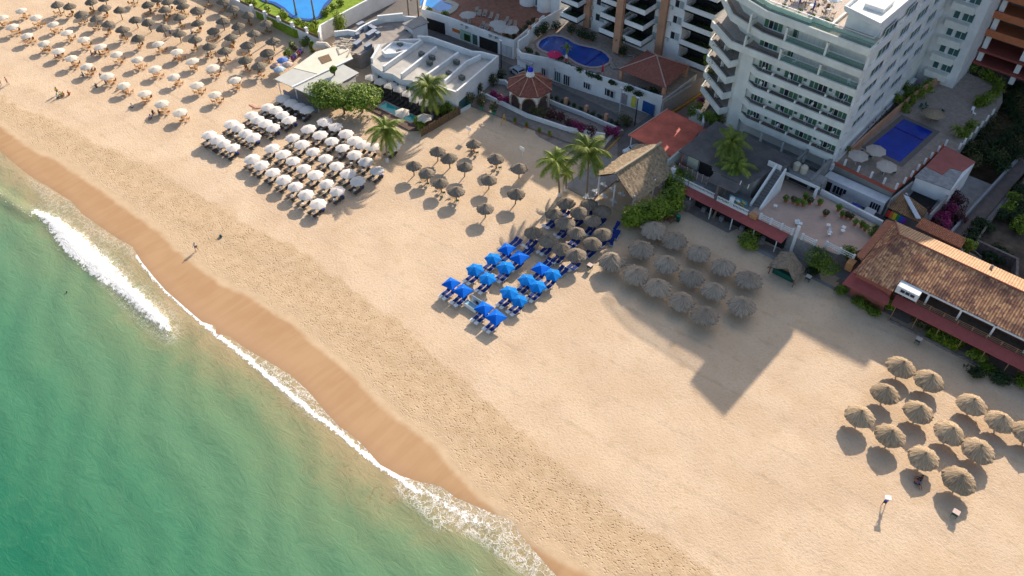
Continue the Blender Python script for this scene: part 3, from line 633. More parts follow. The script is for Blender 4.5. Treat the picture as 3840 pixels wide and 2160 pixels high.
# blue covered seats at row ends
for k, q in enumerate([('b2',905,320),('b2',485,515),('b2',50,745),('b4',1790,870),('b4',1320,1165),('b3',1880,1230),('b3',1490,1440),('b2',1270,150)]):
    p = G(*q, .4); e = thing('covered_stool', 'dark blue covered stool beside the loungers, %s counted from the left end' % ORD[k], 'stool', (p.x, p.y, 0), 0, 'blue covered stools by the loungers')
    b = MB(); b.prism([(-.36,-.22),(.30,-.34),(.36,.24),(-.2,.34)], .38, .52); obj('cushion', b, M_bluec, e)
    b = MB(); b.box(-.24, .24, -.2, .2, 0, .38); obj('base', b, M_loungf, e)
# ---- blue umbrellas
UMB_S = make_umbrella(1.55, 1.60, 2.2, M_blueA, sides=4, name='blue_umbrella', rot=R(45), scallop=.04)
UMB_H = make_umbrella(1.42, 1.62, 2.2, M_blueB, sides=6, name='blue_umbrella', rot=.5, scallop=.09)
BL = make_lounger('blue_lounger', M_blueL, M_plast); WT = make_table('white_table', M_plast, .30, .5, square=True)
blue = [('S',225,780),('S',410,885),('S',740,1160),('S',935,1300),('S',1120,215),('S',1315,345),('H',890,362),('S',1650,535),('H',610,545),('H',800,690),('H',1100,515),('H',1430,712),('H',1610,818),('H',1140,920),('H',1310,1030),('H',1835,632)]
bp_ = [(G('c3', x, y, 1.8), k) for k, x, y in blue]
bd = {(q.x, q.y): k for q, k in bp_}
blrc = in_rows([q for q, k in bp_], 2.4)
for p, i, j in blrc:
    nm = '%s from left in %s row from sea' % (ORD[j], ORD[i]); sq = bd[(p.x, p.y)] == 'S'
    place(UMB_S if sq else UMB_H, (p.x, p.y, 0), rnd.uniform(-.12, .12), '%s blue umbrella, %s' % ('bright square' if sq else 'paler six-sided', nm), 'blue umbrellas on the beach')
    for s, sn in ((-1, 'left'), (1, 'right')):
        place(BL, (p.x+s*.42, p.y-.75, 0), rnd.uniform(-.05,.05), '%s navy lounger under blue umbrella %s' % (sn, nm), 'navy loungers under blue umbrellas')
        place(WT, (p.x+s*.42, p.y-2.1, 0), rnd.uniform(-.3,.3), '%s white table seaward of blue umbrella %s' % (sn, nm), 'white tables at the lounger feet')
for p, i, j in in_rows(res, 2.3):
    nm = '%s from left in %s row' % (ORD[j], ORD[i])
    for s, sn in ((-1, 'left'), (1, 'right')):
        place(BL, (p.x+s*.42+.2, p.y-.75, 0), rnd.uniform(-.1,.1), '%s navy lounger below close-set palapa %s' % (sn, nm), 'navy loungers under the close-set palapas')
        place(WT, (p.x+s*.40-.1, p.y-2.0, 0), rnd.uniform(-.3,.3), '%s white table below close-set palapa %s' % (sn, nm), 'white tables under the close-set palapas')
# navy loungers stacked on edge by the hedge, head ends above the blue umbrellas
for k, (c, x, y) in enumerate([('c3',1230,100),('c3',1290,135),('c3',1430,240),('c3',1485,275),('c3',1745,430),('c3',1805,465),('c3',1960,555),('c3',2020,600)]):
    p = G(c, x, y, .4); place(BL, (p.x, p.y-.1, 0), 0, 'navy lounger showing inland of the blue umbrellas, %s from the left' % ORD[k], 'navy loungers inland of the blue umbrellas')
for k, (x, y, rz) in enumerate([(1650,950,.3),(1710,960,.3),(1620,1080,.5),(1530,1070,-.9),(1700,800,.2),(1880,640,.3)]):
    p = G('c2', x, y, .5); place(BL, (p.x, p.y, 0), rz, 'spare navy lounger piled beside the hedge tree, %s from the left' % ORD[k], 'spare navy loungers by the hedge')
# chairs under middle palapas
GC = make_chair('green_chair', M_green)
for k, (c, x, y) in enumerate([('c1',600,1060),('c1',920,1240),('c1',1190,1400),('c1',1590,440),('c1',2050,740)]):
    p = G(c, x, y, .5); place(TAB_V, (p.x, p.y, 0), .3, 'wooden table beside open-beach palapa, %s from the left' % ORD[k], 'wooden tables on the middle beach')
    for s, (dx, dy) in enumerate(((-.9,.3),(.85,-.1))):
        place(GC, (p.x+dx, p.y+dy, 0), 1.2+s*3, '%s green chair at the palapa table, %s table from left' % (ORD[s], ORD[k]), 'green chairs on the middle beach')
# low drinks counter with a screen, vendor trolleys
p = G('c3', 560, 1180, 0); t = TH('massage_bench', 'pale blue bench box with upright panel beside front blue umbrellas', 'bench', (p.x, p.y, 0))
b = MB(); b.box(p.x-1.35, p.x+1.0, p.y-.45, p.y+.35, .15, .75); t.part('box', b, mat('pale_blue_board', (.22,.42,.52), .7, .1))
b = MB(); b.box(p.x-1.4, p.x+1.05, p.y-.5, p.y-.42, .1, .85); b.box(p.x-1.4, p.x+1.05, p.y+.35, p.y+.43, .1, .85); t.part('rim', b, M_plast)
b = MB(); b.box(p.x-.9, p.x+1.1, p.y+.9, p.y+.98, 0, 1.6); q = t.part('panel', b, mat('grey_blue_panel', (.30,.42,.55), .7, .08))
b = MB(); b.box(p.x-.1, p.x+.4, p.y+.86, p.y+.895, .5, 1.0); t.part('plate', b, M_blackm, q)
def trolley(c, x, y, label):
    p = G(c, x, y, .8); t = TH('vendor_box', label, 'box', (p.x, p.y, 0))
    b = MB(); b.box(p.x-.35, p.x+.35, p.y-.3, p.y+.3, .5, .95); t.part('body', b, M_green)
    b = MB(); b.box(p.x-.4, p.x+.4, p.y-.36, p.y+.36, .953, 1.02); t.part('lid', b, mat('pinkish_lid', (.62,.47,.40), .8, .05))
    for sx in (-1, 1):
        for sy in (-1, 1): b = MB(); b.tube([(p.x+sx*.3,p.y+sy*.25,0),(p.x+sx*.3,p.y+sy*.25,.5)], .03, 4); t.part('leg', b, M_blackm)
trolley('O', 950, 1258, 'green vendor box with pink lid standing by the front large palapa')
trolley('K', 1480, 715, 'green vendor box with pale lid beside the shaded palapas')
trolley('T', 1740, 640, 'green box with pink lid beside the small thatched hut')
trolley('L', 898, 992, 'green box with pink lid beside the tiled restaurant bushes')
# two name boards on posts
for k, (x, y) in enumerate([(297,365),(857,575)]):
    p = G('I', x, y, 2.0); t = TH('sign_post', ('white blank sign on a thin post above the left middle palapas', 'white blank sign on a thin post, right one, in shaded sand')[k], 'sign', (p.x, p.y, 0))
    b = MB(); b.box(p.x-.55, p.x+.55, p.y-.03, p.y+.03, 1.6, 2.3); t.part('board', b, M_plast); b = MB(); b.tube([(p.x,p.y+.05,-.1),(p.x,p.y+.05,2.2)], .04, 5); t.part('post', b, M_plast)
# ================================================================ BUILDINGS
def fbox(b, face, at, u0, u1, w0, w1, z0, z1, mi=0):
    if face == 'S': b.box(u0, u1, at-w1, at-w0, z0, z1, mi)
    elif face == 'E': b.box(at+w0, at+w1, u0, u1, z0, z1, mi)
    elif face == 'W': b.box(at-w1, at-w0, u0, u1, z0, z1, mi)
def window(T, face, at, u0, u1, z0, z1, n=2, pane=None, name='window', panes=None):
    b = MB(); fw = .09
    for i in range(n+1): u = u0 + (u1-u0-fw)*i/n; fbox(b, face, at, u, u+fw, -.03, .075, z0, z1)
    fbox(b, face, at, u0+fw, u1-fw, -.03, .07, z0, z0+fw); fbox(b, face, at, u0+fw, u1-fw, -.03, .07, z1-fw, z1)
    fr = T.part(name, b, M_frame)
    panes = panes or [pane or M_glass]*n; gs = {}
    for i in range(n):
        ua = u0 + (u1-u0-fw)*i/n + fw; ub = u0 + (u1-u0-fw)*(i+1)/n
        gs.setdefault(panes[i % len(panes)], MB()); fbox(gs[panes[i % len(panes)]], face, at, ua, ub, -.03, .03, z0+fw, z1-fw)
    for mt, g in gs.items(): T.part('curtain' if mt is M_curtain else 'pane', g, mt, fr)
    return fr
def leaves(b, c, rx, ry, rz, n, size, q=None, shell=.55):
    q = q or rnd
    for _ in range(n):
        while True:
            x, y, z = q.uniform(-1,1), q.uniform(-1,1), q.uniform(-1,1); l = x*x+y*y+z*z
            if shell*shell < l < 1: break
        p = Vector((c[0]+x*rx, c[1]+y*ry, c[2]+z*rz)); nn = (Vector((x,y,z+.5)) + Vector((q.uniform(-.7,.7),q.uniform(-.7,.7),q.uniform(-.5,.7)))).normalized()
        a = nn.orthogonal().normalized(); a.rotate(Matrix.Rotation(q.uniform(0,6.3), 3, nn)); c2 = nn.cross(a); s = size*q.uniform(.6,1.3)
        b.poly([p-a*s, p-c2*s*.5, p+a*s, p+c2*s*.5])
def bush(name, label, cat, loc, rx, ry, rz, mt, n=500, size=.22, group=None, lumps=5, stem=True, q=None):
    q = q or rnd; T = TH(name, label, cat, loc, group); b = MB()
    for k in range(lumps):
        a = q.uniform(0, 6.28); d = q.uniform(.15, .62) if k else 0
        s = q.uniform(.45, .68)
        leaves(b, (loc[0]+rx*d*math.cos(a), loc[1]+ry*d*math.sin(a), loc[2]+rz*(.55+q.uniform(-.12,.35))), rx*s, ry*s, rz*s*.9, n//lumps, size, q)
    T.part('foliage', b, mt)
    if stem:
        b = MB()
        for k in range(4):
            a = k*1.6; b.tube([(loc[0],loc[1],loc[2]-.1),(loc[0]+rx*.3*math.cos(a),loc[1]+ry*.3*math.sin(a),loc[2]+rz*.6)], [.08,.03], 4)
        T.part('stems', b, M_bark)
    return T
# ---------------------------------------------------------------- the stepped white hotel
H = TH('hotel', 'tall white stepped hotel with curved balcony bands, green curtains and a roof terrace', 'hotel', (-45, 130, 0))
ZT = [6.0, 9.2, 12.4, 15.6, 18.8, 22.2, 26.0]
core_lo = [(-32.9,122.3),(-51.5,122.6),(-53.5,125.0),(-57,127.6),(-61.2,130.8),(-61.2,158),(-33,158)]
core_hi = [(-32.9,123.3),(-50.5,123.4),(-56.5,125.9),(-61.2,130.6),(-61.2,158),(-33,158)]
b = MB(); b.prism(core_lo, 0, 17.7, 0, 1); b.prism(core_hi, 17.7, 26.2, 0, 1); H.part('wall', b, [M_cream, mat('terrace_tiles', (.52,.44,.38), .85, .12, 2)])
b = MB(); b.prism([(-51.2,122.0),(-53.2,121.6),(-54.2,122.6),(-54.0,126),(-51.5,126)], 0, 18.2); H.part('stair_tower', b, M_cream)
for i, z in enumerate(ZT):
    up = i >= 4
    front = ([(-32.85,121),(-49.5,121),(-51.6,122.3)] if not up else ([(-32.85,121),(-55.6,121.2),(-61.6,125.2)] if i == 4 else [(-32.85,121),(-50.5,121.3),(-57.4,123.6),(-61.9,128.2)]))
    back = ([(-51.6,124.3),(-32.85,124.3)] if not up else [(-61.9,131.2),(-56,129),(-52,124.3),(-32.85,124.3)])
    b = MB(); b.prism(front+back, z-.5, z-.22); H.part('balcony_floor', b, mat('balcony_tiles', (.38,.34,.30), .9, .15, 2))
    b = MB(); pf = front if up else front[:-1]+[(-51.5,122.2)]
    b.chain(pf, .34, z-1.2, z, 0)
    b.wall((-32.85,121.1),(-32.85,123.2),.25,z-1.2,z)
    H.part('parapet', b, M_cream)
    b = MB(); b.chain([(p[0], p[1]+.62) for p in pf], .95, z-.5, z-.06); H.part('planter', b, M_gravel)
    if not up:      # left wing balcony, set at an angle
        b = MB(); b.prism([(-54.3,120.9),(-61.1,124.9),(-61.9,131.3),(-54,126)], z-.6, z-.35); H.part('wing_floor', b, mat('balcony_tiles', (.38,.34,.30), .9, .15, 2))
        b = MB(); b.chain([(-53.6,122.4),(-54.6,120.5),(-61.1,124.9),(-61.6,127)], .28, z-1.2, z); H.part('wing_parapet', b, M_cream)
        b = MB(); b.chain([(-54.9,121.4),(-60.6,125.2)], .75, z-.5, z-.1); H.part('planter', b, M_gravel)
        b = MB(); leaves(b, (-57.8,124.2,z+.1), 2.6, 1.6, .4, 90, .15); H.part('wing_plants', b, L_dark)
        b = MB(); b.wall((-57.4,123.2),(-56.2,125.6),.2,z-.4,z+1.0); H.part('wing_divider', b, M_cream)
    # dividers
    b = MB()
    for x in ((-37.3,-41.9,-46.9) if i < 4 else (-39.5,-46.5,-53)):
        if i < 4:
            b.box(x-.14, x+.14, 121.1, 121.5, z-.5, z+.45); b.box(x-.1, x+.1, 121.5, 122.3, z-.5, z+.15)
        elif i == 4: b.box(x-.15, x+.15, 121.1, 121.5, z, ZT[5]-1.55); b.box(x-.1, x+.1, 122.0, 124, z-1.05, z+.6)
        elif i == 5: b.box(x-.16, x+.16, 121.3, 121.7, z-1, ZT[6]-1.55); b.box(x-.1, x+.1, 122.0, 124, z-1.05, z+.9)
    if b.v: H.part('divider', b, M_cream)
    if i < 6:        # doors: green curtains behind glass
        z0, z1 = z-.1, z+(1.9 if i < 4 else 2.1)
        spans = [(-36.3,-33.2),(-40.8,-37.6),(-45.4,-42.0),(-50.2,-47.7)] if i < 4 else [(-38.6,-34.8),(-43.2,-40.6),(-46.2,-43.7),(-51.4,-48.0)]
        for (u0, u1) in spans:
            window(H, 'S', 122.3 if i < 4 else 123.4, u0, u1, z0, z1, 4 if i < 5 or u1-u0 > 3 else 3, None, 'sliding_door', rnd.choice([[M_curtain,M_glass,M_glass,M_curtain],[M_curtain,M_glass,M_curtain,M_curtain],[M_curtain,M_curtain,M_glass,M_glass],[M_curtain,M_glass,M_tealg,M_curtain]]))
        if i < 4:
            b = MB()
            for x in (-37.1, -41.6, -46.5): b.box(x-.25, x+.25, 122.2, 122.28, z+.6, z+1.1)
            H.part('small_window', b, M_tealg)
    if i in (4, 5, 6):     # glass balustrades
        b = MB(); pts = {4: [(-33.2,121.35),(-46.3,121.35)], 5: [(-33.2,121.4),(-46.2,121.4)], 6: [(-33.0,124.0),(-33.0,121.3),(-50.4,121.6),(-57,123.9)]}[i]
        b.chain(pts, .04, z, z+(1.0 if i < 6 else 1.55)); H.part('glass_balustrade', b, mat('balustrade_glass', (.20,.42,.36), .1, .05, alpha=.22))
        b = MB(); b.chain(pts, .10, z+(1.0 if i < 6 else 1.55), z+(1.07 if i < 6 else 1.63)); H.part('handrail', b, M_frame)
# lowest storey
for u0, u1 in [(-37,-33.4),(-41.2,-37.8),(-45.6,-42),(-49.8,-46.6)]: window(H, 'S', 124, u0, u1, 2.4, 4.4, 4, None, 'sliding_door', [M_curtain, M_glass])
b = MB(); b.prism([(-50,121.1),(-33,121.1),(-33,124),(-50,124)], 1.8, 2.2); b.prism([(-60,114.2),(-33.2,114.2),(-33.2,121.1),(-60,121.1)], 0, .3); H.part('ground_floor_slab', b, M_grey)
b = MB()
for x in (-34,-37.5,-41.8,-46): b.box(x-.18, x+.18, 121.1, 121.5, 2.2, 4.45)
H.part('pillar', b, M_cream)
# long side facing right
zs = [4.4, 7.6, 10.8, 14.0, 17.2, 20.6, 24.2]
for i, z in enumerate(zs):
    y1 = (146, 151, 154, 156.5, 157.5, 157.5, 157.5)[i]
    b = MB(); fbox(b, 'E', -33, 121.2 if i else 124.2, y1, 0, .4, z-.1, z+1.35); H.part('side_band', b, M_white)
    for (u0, u1) in [(125.8,130.6),(134.6,138.4),(141.5,146.2),(149,153)]:
        if u1 > y1-1 or (i < 1): continue
        window(H, 'E', -32.88, u0, u1, z+1.38, z+3.0, 3, None, 'side_window', [M_curtain, M_tealg, M_glass])
b = MB()
for y in (121.4, 132.6, 139.8, 147.6): b.box(-33, -32.55, y, y+.35, 4, 25.9)
H.part('side_pier', b, M_white)
b = MB(); b.box(-33.3,-32.3,121.05,157,3.0,4.2); H.part('side_base', b, M_white)
b = MB(); b.chain([(-31.6,126),(-31.2,135),(-30.2,150),(-28.6,160)], .35, 3.6, 5.6); H.part('terracotta_side_wall', b, M_terra)
# roof
b = MB(); b.prism([(-39.2,123.4),(-33.0,121.9),(-32.7,140),(-40.6,140)], 29.0, 29.35, 0, 1); b.box(-38.8,-33.2,124.5,139,26.2,29.0)
pk = H.part('penthouse', b, [M_white, M_cream])
b = MB(); b.chain([(-39.2,140),(-39.2,123.4),(-33.0,121.9),(-32.7,140)], .25, 29.35, 29.9); H.part('penthouse_rim', b, M_white, pk)
b = MB(); b.box(-37.3,-34.2,126,130,29.35,29.95); H.part('roof_tub', b, M_white2, pk)
b = MB(); b.chain([(-40.3,140),(-40.3,123),(-43.5,123.2),(-43.5,122.3),(-50.5,122.6),(-57.5,125),(-61.5,129.5)], .3, 26.0, 26.7); H.part('roof_parapet', b, M_cream)
b = MB(); b.prism([(-62.2,150),(-62.2,131),(-57,126.3),(-52,125),(-41,125),(-41,150)], 26.2, 26.22, 0); H.part('roof_deck', b, mat('brown_decking', (.50,.42,.36), .9, .2, 3))
RTAB = make_table('roof_table', M_white2, .45, .75); RC = make_chair('roof_chair', M_wood); UC = thing('closed_umbrella', '', 'umbrella'); b = MB(); b.lathe([(.03,0),(.04,.9),(.16,1.1),(.13,1.9),(.03,2.6)], 8); obj('cloth', b, M_bluec, UC); b = MB(); b.tube([(0,0,0),(0,0,2.75)], .03, 5); obj('pole', b, M_plast, UC)
for k, (x, y) in enumerate([(-42.5,126.3),(-45.2,126.0),(-48,126.2),(-43.8,129.2),(-46.6,129.0),(-50.2,128),(-53.5,128.4),(-57,130.5),(-49,131.5),(-45,132),(-52.6,132)]):
    place(RTAB, (x, y, 26.22), 0, 'round table on the hotel roof terrace, %s from the right corner' % ORD[k], 'roof terrace tables')
    for s in range(3): a = s*2.1+k; place(RC, (x+.85*math.cos(a), y+.85*math.sin(a), 26.22), a-1.57, '%s chair at roof terrace table %s from the right corner' % (ORD[s], ORD[k]), 'roof terrace chairs')
for k, (x, y) in enumerate([(-44.4,124.6),(-47.0,125.0),(-50.6,125.4)]): place(UC, (x, y, 26.22), 0, 'closed navy umbrella on the hotel roof, %s from the right' % ORD[k], 'closed umbrellas on the roof')
UR = make_umbrella(1.3, 2.1, 2.6, M_plast, name='roof_umbrella')
for k, (x, y) in enumerate([(-42.6,127.6),(-48.2,129.6),(-54.6,130.4)]): place(UR, (x, y, 26.22), k, 'open white umbrella on the hotel roof, %s from the right' % ORD[k], 'open umbrellas on the roof')
for k, (x, y) in enumerate([(-41.2,123.6),(-43.8,123.4),(-46.2,123.6),(-48.8,123.5),(-55,126),(-52.2,124.4)]):
    bush('planter_bush', 'small green bush at the roof terrace edge, %s from the right' % ORD[k], 'plant', (x, y, 26.3), .6, .45, .6, L_tree, 90, .16, 'bushes on the roof edge', 3, True)
# balcony furniture and plants
BC = make_chair('balcony_chair', M_plast); n = 0
for i, z in enumerate(ZT[:5]):
    for k, x in enumerate((-34.6,-36.0,-39.4,-44.2,-48.9)):
        if (i+k) % 3 == 2: continue
        place(BC, (x, 121.9, z-.1), rnd.uniform(0, 6), 'white balcony chair, %s from the right on the hotel %s balcony from the bottom' % (ORD[k], ORD[i]), 'white chairs on hotel balconies')
# ---------------------------------------------------------------- wing behind, and the orange-banded block
t = TH('rear_wing', 'white apartment wing with teal windows behind the hotel side, hidden end added for shade', 'building', (-29, 158, 0))
b = MB(); b.box(-44,-26.0,158.4,175,0,39); t.part('wall', b, M_white)  # left end, hidden behind the hotel, added to block sun from the terraces
for i, z in enumerate([6.6, 10.0, 13.4, 16.8, 20.2, 23.6]):
    b = MB(); b.box(-31.6,-27.6,157.0,158.4,z-1.3,z); t.part('balcony', b, M_cream)
    window(t, 'S', 158.4, -31.0, -29.9, z+.1, z+1.9, 1, M_tealg); window(t, 'S', 158.4, -29.4, -27.4, z+.1, z+1.9, 2, M_tealg)
t = TH('orange_block', 'block with orange slab edges, white columns and dark open floors at upper right', 'building', (-10, 175, 0))
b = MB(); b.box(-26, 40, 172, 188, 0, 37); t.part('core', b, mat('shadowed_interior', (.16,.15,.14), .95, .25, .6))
for i, z in enumerate([6.4, 9.0, 12.6, 16.2, 19.8, 23.4, 27]):
    b = MB(); b.box(-26.2, 40, 166.6, 172, z-.25, z); b.box(-26.4, 40, 166.3, 166.6, z-.75 if i > 1 else z-.4, z+.55 if i > 1 else z); t.part('slab', b, M_orangeb if i > 1 else mat('dark_red_edge', (.28,.07,.055), .8, .1))
for x in (-25.2, -18.2, -11.6, -4, 4, 12): b = MB(); b.box(x-.45, x+.45, 167.2, 168.0, 4, 27); t.part('column', b, M_white)
b = MB(); b.box(-27.6,-26.3,160,172,4,30); t.part('end_wall', b, M_white)
# ---------------------------------------------------------------- the apartments with terracotta columns
t = TH('apartment_block', 'white apartment block with terracotta columns and boxy plant-filled balconies', 'building', (-80, 135, 0))
b = MB(); b.box(-97.2,-70.4,131,146,0,22.6); b.box(-70.4,-63.9,134,137,0,22.6); t.part('wall', b, M_white)
bal = [(-86.7,-82.3,[(7.8,),(11.1,),(14.3,),(17.5,),(20.7,)],126.9),(-80.9,-76.5,[(8.3,),(11.6,),(14.8,),(18,),(21.2,)],126.9),(-70.3,-63.9,[(6.2,),(9.8,),(13.4,),(16.8,),(20.2,)],130.5),(-97.0,-92.6,[(7.4,),(10.7,),(13.9,),(17.2,),(20.4,)],127.4)]
for x0, x1, Ls, yf in bal:
    for (z,) in Ls:
        yw = 134 if x0 == -70.3 else 131
        b = MB(); b.box(x0, x1, yf, yw, z-1.25, z-.95); b.chain([(x0+.1,yw),(x0+.1,yf+.1),(x1-.1,yf+.1),(x1-.1,yw)], .2, z-1.25, z); t.part('balcony', b, M_white)
        b = MB(); b.box(x0+.3, x1-.3, yw-.1, yw+.05, z-.9, z+1.5); b.box(x0+.2, x1-.2, yf+.2, yw-.1, z-.94, z-.9); t.part('balcony_opening_shade', b, M_dark)  # opening and floor sheet coloured dark for the deep shade inside the balcony
        b = MB(); leaves(b, ((x0+x1)/2, yf+1.4, z-.35), (x1-x0)*.44, 1.1, .5, 260, .2, None, .1); t.part('balcony_plants', b, L_dark)
for x, y, z1 in ((-74.6,130.7,23),(-81.8,126.6,23),(-92.3,130.6,23)): b = MB(); b.box(x-.75, x+.75, y-.5, y+.4, 4.4, z1); t.part('column', b, M_terra)
for x0, x1, zz in ((-78.2,-75.7,(7.3,10.7,13.7,17,20.2)),(-72.7,-70.7,(8.9,12.2,15.4,18.7)),(-90.6,-88.3,(6.4,9.8,13,16.4,19.6))):
    for z in zz: window(t, 'S', 131, x0, x1, z, z+1.6, 2, None, 'window', [M_glass, mat('pale_blind', (.30,.36,.36), .6, .1)])
b = MB()
for x, zz in ((-75.4,(6.6,10,13.2)),(-73.3,(8.2,11.5,14.8)),(-91.6,(6.2,8.6,11.8)),(-87.7,(7.2,10.2))):
    for z in zz: b.box(x-.35, x+.35, 130.55, 131, z, z+.65)
t.part('air_conditioner', b, mat('pale_appliance', (.45,.47,.46), .6, .15, 4))
# ---------------------------------------------------------------- pool deck over the shops
t = TH('pool_deck_building', 'white shop row with a raised terrace and kidney-shaped blue pool on top', 'building', (-82, 120, 0))
deck = [(-97.3,114.1),(-95.6,113.2),(-90.2,115.2),(-82.3,116.2),(-73.2,117.8),(-67.4,118.4),(-65.6,118.8),(-65.6,131),(-97.3,131)]
pool = [G('D', x, y, 4.3) for x, y in [(648,490),(680,440),(760,398),(840,388),(920,395),(1010,430),(1060,465),(1120,492),(1200,510),(1300,530),(1380,560),(1440,600),(1482,650),(1470,695),(1410,730),(1330,750),(1250,752),(1180,738),(1110,712),(1060,685),(1000,640),(930,620),(850,612),(780,590),(700,560),(655,525)]]
b = MB(); b.prism(deck, 0, 3.9); w_ = t.part('wall', b, M_white)
b = MB(); b.prism(deck, 3.9, 3.92); t.part('terrace_floor', b, mat('terrace_stone', (.34,.27,.22), .85, .2, 1.5))
b = MB(); b.chain([(p[0], p[1]) for p in deck[:7]], .35, 3.9, 4.75); b.chain([(-97.2,114.2),(-97.4,117.4),(-98.2,118.6),(-99.2,124),(-99,131)], .3, 3.9, 6.3); t.part('parapet', b, M_white)
b = MB(); b.prism([p[:2] for p in pool], 3.925, 4.0); t.part('pool_water', b, M_water)
b = MB(); b.chain([p[:2] for p in pool], .5, 3.93, 4.12, closed=True); t.part('pool_coping', b, M_coping)
b = MB(); b.chain([G('D', x, y, 4.05)[:2] for x, y in [(672,460),(760,408),(850,398),(920,406),(1010,444),(1110,505),(1200,528),(1300,548),(1380,580),(1430,612)]], .45, 3.99, 4.03); b.wall(G('D',1380,590,4.05), G('D',1190,735,4.05), .35, 4.0, 4.02); t.part('pool_tile_band', b, M_pooltile)
for x, y in ((-98.5,119.4),(-99.3,122.6)): b = MB(); b.box(x-.25, x+.25, y-.25, y+.25, 3.9, 7.0); t.part('terracotta_post', b, M_terra)
fr = lambda x: np.interp(x, [-95.6,-90.2,-82.3,-73.2,-67.4], [113.2,115.2,116.2,117.8,118.4])
for k, (x, wd, z0, z1, mt) in enumerate([(-95.3,2.2,.3,2.5,M_tealg),(-91.8,1.5,.2,2.4,M_glass),(-88.6,1.6,.3,2.6,M_tealg),(-86.5,1.6,.2,2.5,M_glass),(-82.0,1.7,1.0,2.4,M_glass),(-77.8,2.6,.9,2.5,M_glass),(-73.9,1.3,.4,2.6,M_tealg)]):
    y = float(fr(x+wd/2))-.12; window(t, 'S', y, x, x+wd, z0, z1, 3 if wd > 1.4 else 2, mt, 'shop_window')
for x0, x1, z0, z1, mt, nm in [(-71.6,-70.6,.5,2.7,mat('yellow_poster', (.62,.55,.08), .6, .15, 4),'yellow_poster'),(-69.2,-66.6,.3,2.6,mat('blue_shopfront', (.02,.09,.28), .5, .15, 2),'blue_shopfront'),(-73.8,-72.6,.4,2.6,mat('shop_display', (.28,.24,.26), .6, .5, 5),'shop_display')]:
    b = MB(); y = float(fr((x0+x1)/2)); b.box(x0, x1, y-.24, y-.17, z0, z1); t.part(nm, b, mt)
b = MB(); b.box(-96.6,-92.6,113.0,113.6,3.05,3.45); t.part('shop_sign', b, mat('pale_sign', (.55,.50,.50), .7, .2, 4))
for k, pt in enumerate([(880,640),(1010,740),(1110,790),(1230,830),(1330,870),(560,570),(640,620),(1480,930)]):
    p = G('D', *pt, 4.6); bush('terrace_hedge', 'low green hedge clump along the kidney pool parapet, %s of eight' % ORD[k], 'hedge', (p.x, p.y+.2, 3.92), 1.5, .6, .9, L_dark, 260, .17, 'hedge along the kidney pool parapet', 5)
b = MB()
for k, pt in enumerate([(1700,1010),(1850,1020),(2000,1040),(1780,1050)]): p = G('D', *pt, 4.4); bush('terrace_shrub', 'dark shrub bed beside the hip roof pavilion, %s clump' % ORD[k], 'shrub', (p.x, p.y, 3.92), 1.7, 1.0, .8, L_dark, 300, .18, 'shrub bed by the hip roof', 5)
def potplant(c, x, y, z, label, h=1.3, r=.7, pm=None, lm=None, n=160, group=None, pr=.3):
    p = G(c, x, y, z+.3); t = TH('potted_plant', label, 'plant', (p.x, p.y, z), group)
    b = MB(); b.lathe([(0,z),(pr*.7,z),(pr,z+pr*1.5),(pr*.9,z+pr*1.5),(0,z+pr*1.4)], 10, (p.x,p.y,0)); t.part('pot', b, pm or M_pot)
    b = MB(); leaves(b, (p.x,p.y,z+pr*1.5+h*.5), r, r, h*.55, n, .2, shell=.2); t.part('foliage', b, lm or L_tree)
    b = MB(); b.tube([(p.x,p.y,z+.2),(p.x,p.y,z+pr*1.5+h*.4)], .04, 4); t.part('stem', b, M_bark)
for k, (x, y) in enumerate([(730,340),(860,330),(1030,370),(1140,420),(1190,440),(1265,460),(715,375),(1610,620),(655,400)]):
    potplant('D', x, y, 3.92, 'big potted plant around the kidney pool, %s one' % ORD[k], 1.7, 1.1, group='potted plants around the kidney pool', lm=L_dark, n=220)
for k, (x, y) in enumerate([(1500,740),(1560,770),(1690,620),(1720,640),(1230,800),(1310,810)]):
    p = G('D', x, y, 4.2); e = LNG2 = None
LC = make_lounger('pool_lounger', mat('tan_sling', (.34,.27,.21), .8, .1), M_frame)
for k, (x, y) in enumerate([(1500,745),(1575,765),(1700,620),(1230,795),(1310,812)]):
    p = G('D', x, y, 4.2); place(LC, (p.x, p.y, 3.93), 1.0+k*.4, 'tan lounger on the kidney pool terrace, %s of five' % ORD[k], 'loungers by the kidney pool')
p = G('D', 843, 607, 6.2); UP_ = make_umbrella(1.55, 2.1, 2.6, mat('crimson_canvas', (.52,.02,.10), .8, .06), sides=6, name='crimson_umbrella', scallop=.02, rot=.5); place(UP_, (p.x, p.y, 3.93), 0, 'crimson six-sided umbrella beside the kidney pool', None)
p = G('D', 1383, 840, 4.0); t2 = TH('closed_umbrella', 'closed red umbrella on the kidney pool terrace', 'umbrella', (p.x, p.y, 3.93)); b = MB(); b.lathe([(.25,4.6),(.2,5.2),(.03,6.4)], 8, (p.x,p.y,0)); t2.part('cloth', b, mat('red_cloth', (.45,.02,.03), .8, .05)); b = MB(); b.tube([(p.x,p.y,3.93),(p.x,p.y,6.5)], .03, 5); t2.part('pole', b, M_plast)
p = G('D', 985, 720, 4.3); t2 = TH('flag', 'small red and white flag hanging over the pool deck parapet', 'flag', (p.x, p.y, 4.3)); b = MB(); b.tube([(p.x,p.y,4.3),(p.x,p.y-.3,6.6)], .04, 5); t2.part('staff', b, M_plast)
for k, (mt, z) in enumerate(((mat('flag_white', (.75,.75,.75), .8, .03), 5.6), (mat('flag_red', (.55,.03,.03), .8, .05), 4.9))): b = MB(); b.box(p.x-.3, p.x+.25, p.y-.32, p.y-.28, z, z+.7); t2.part('cloth', b, mt)
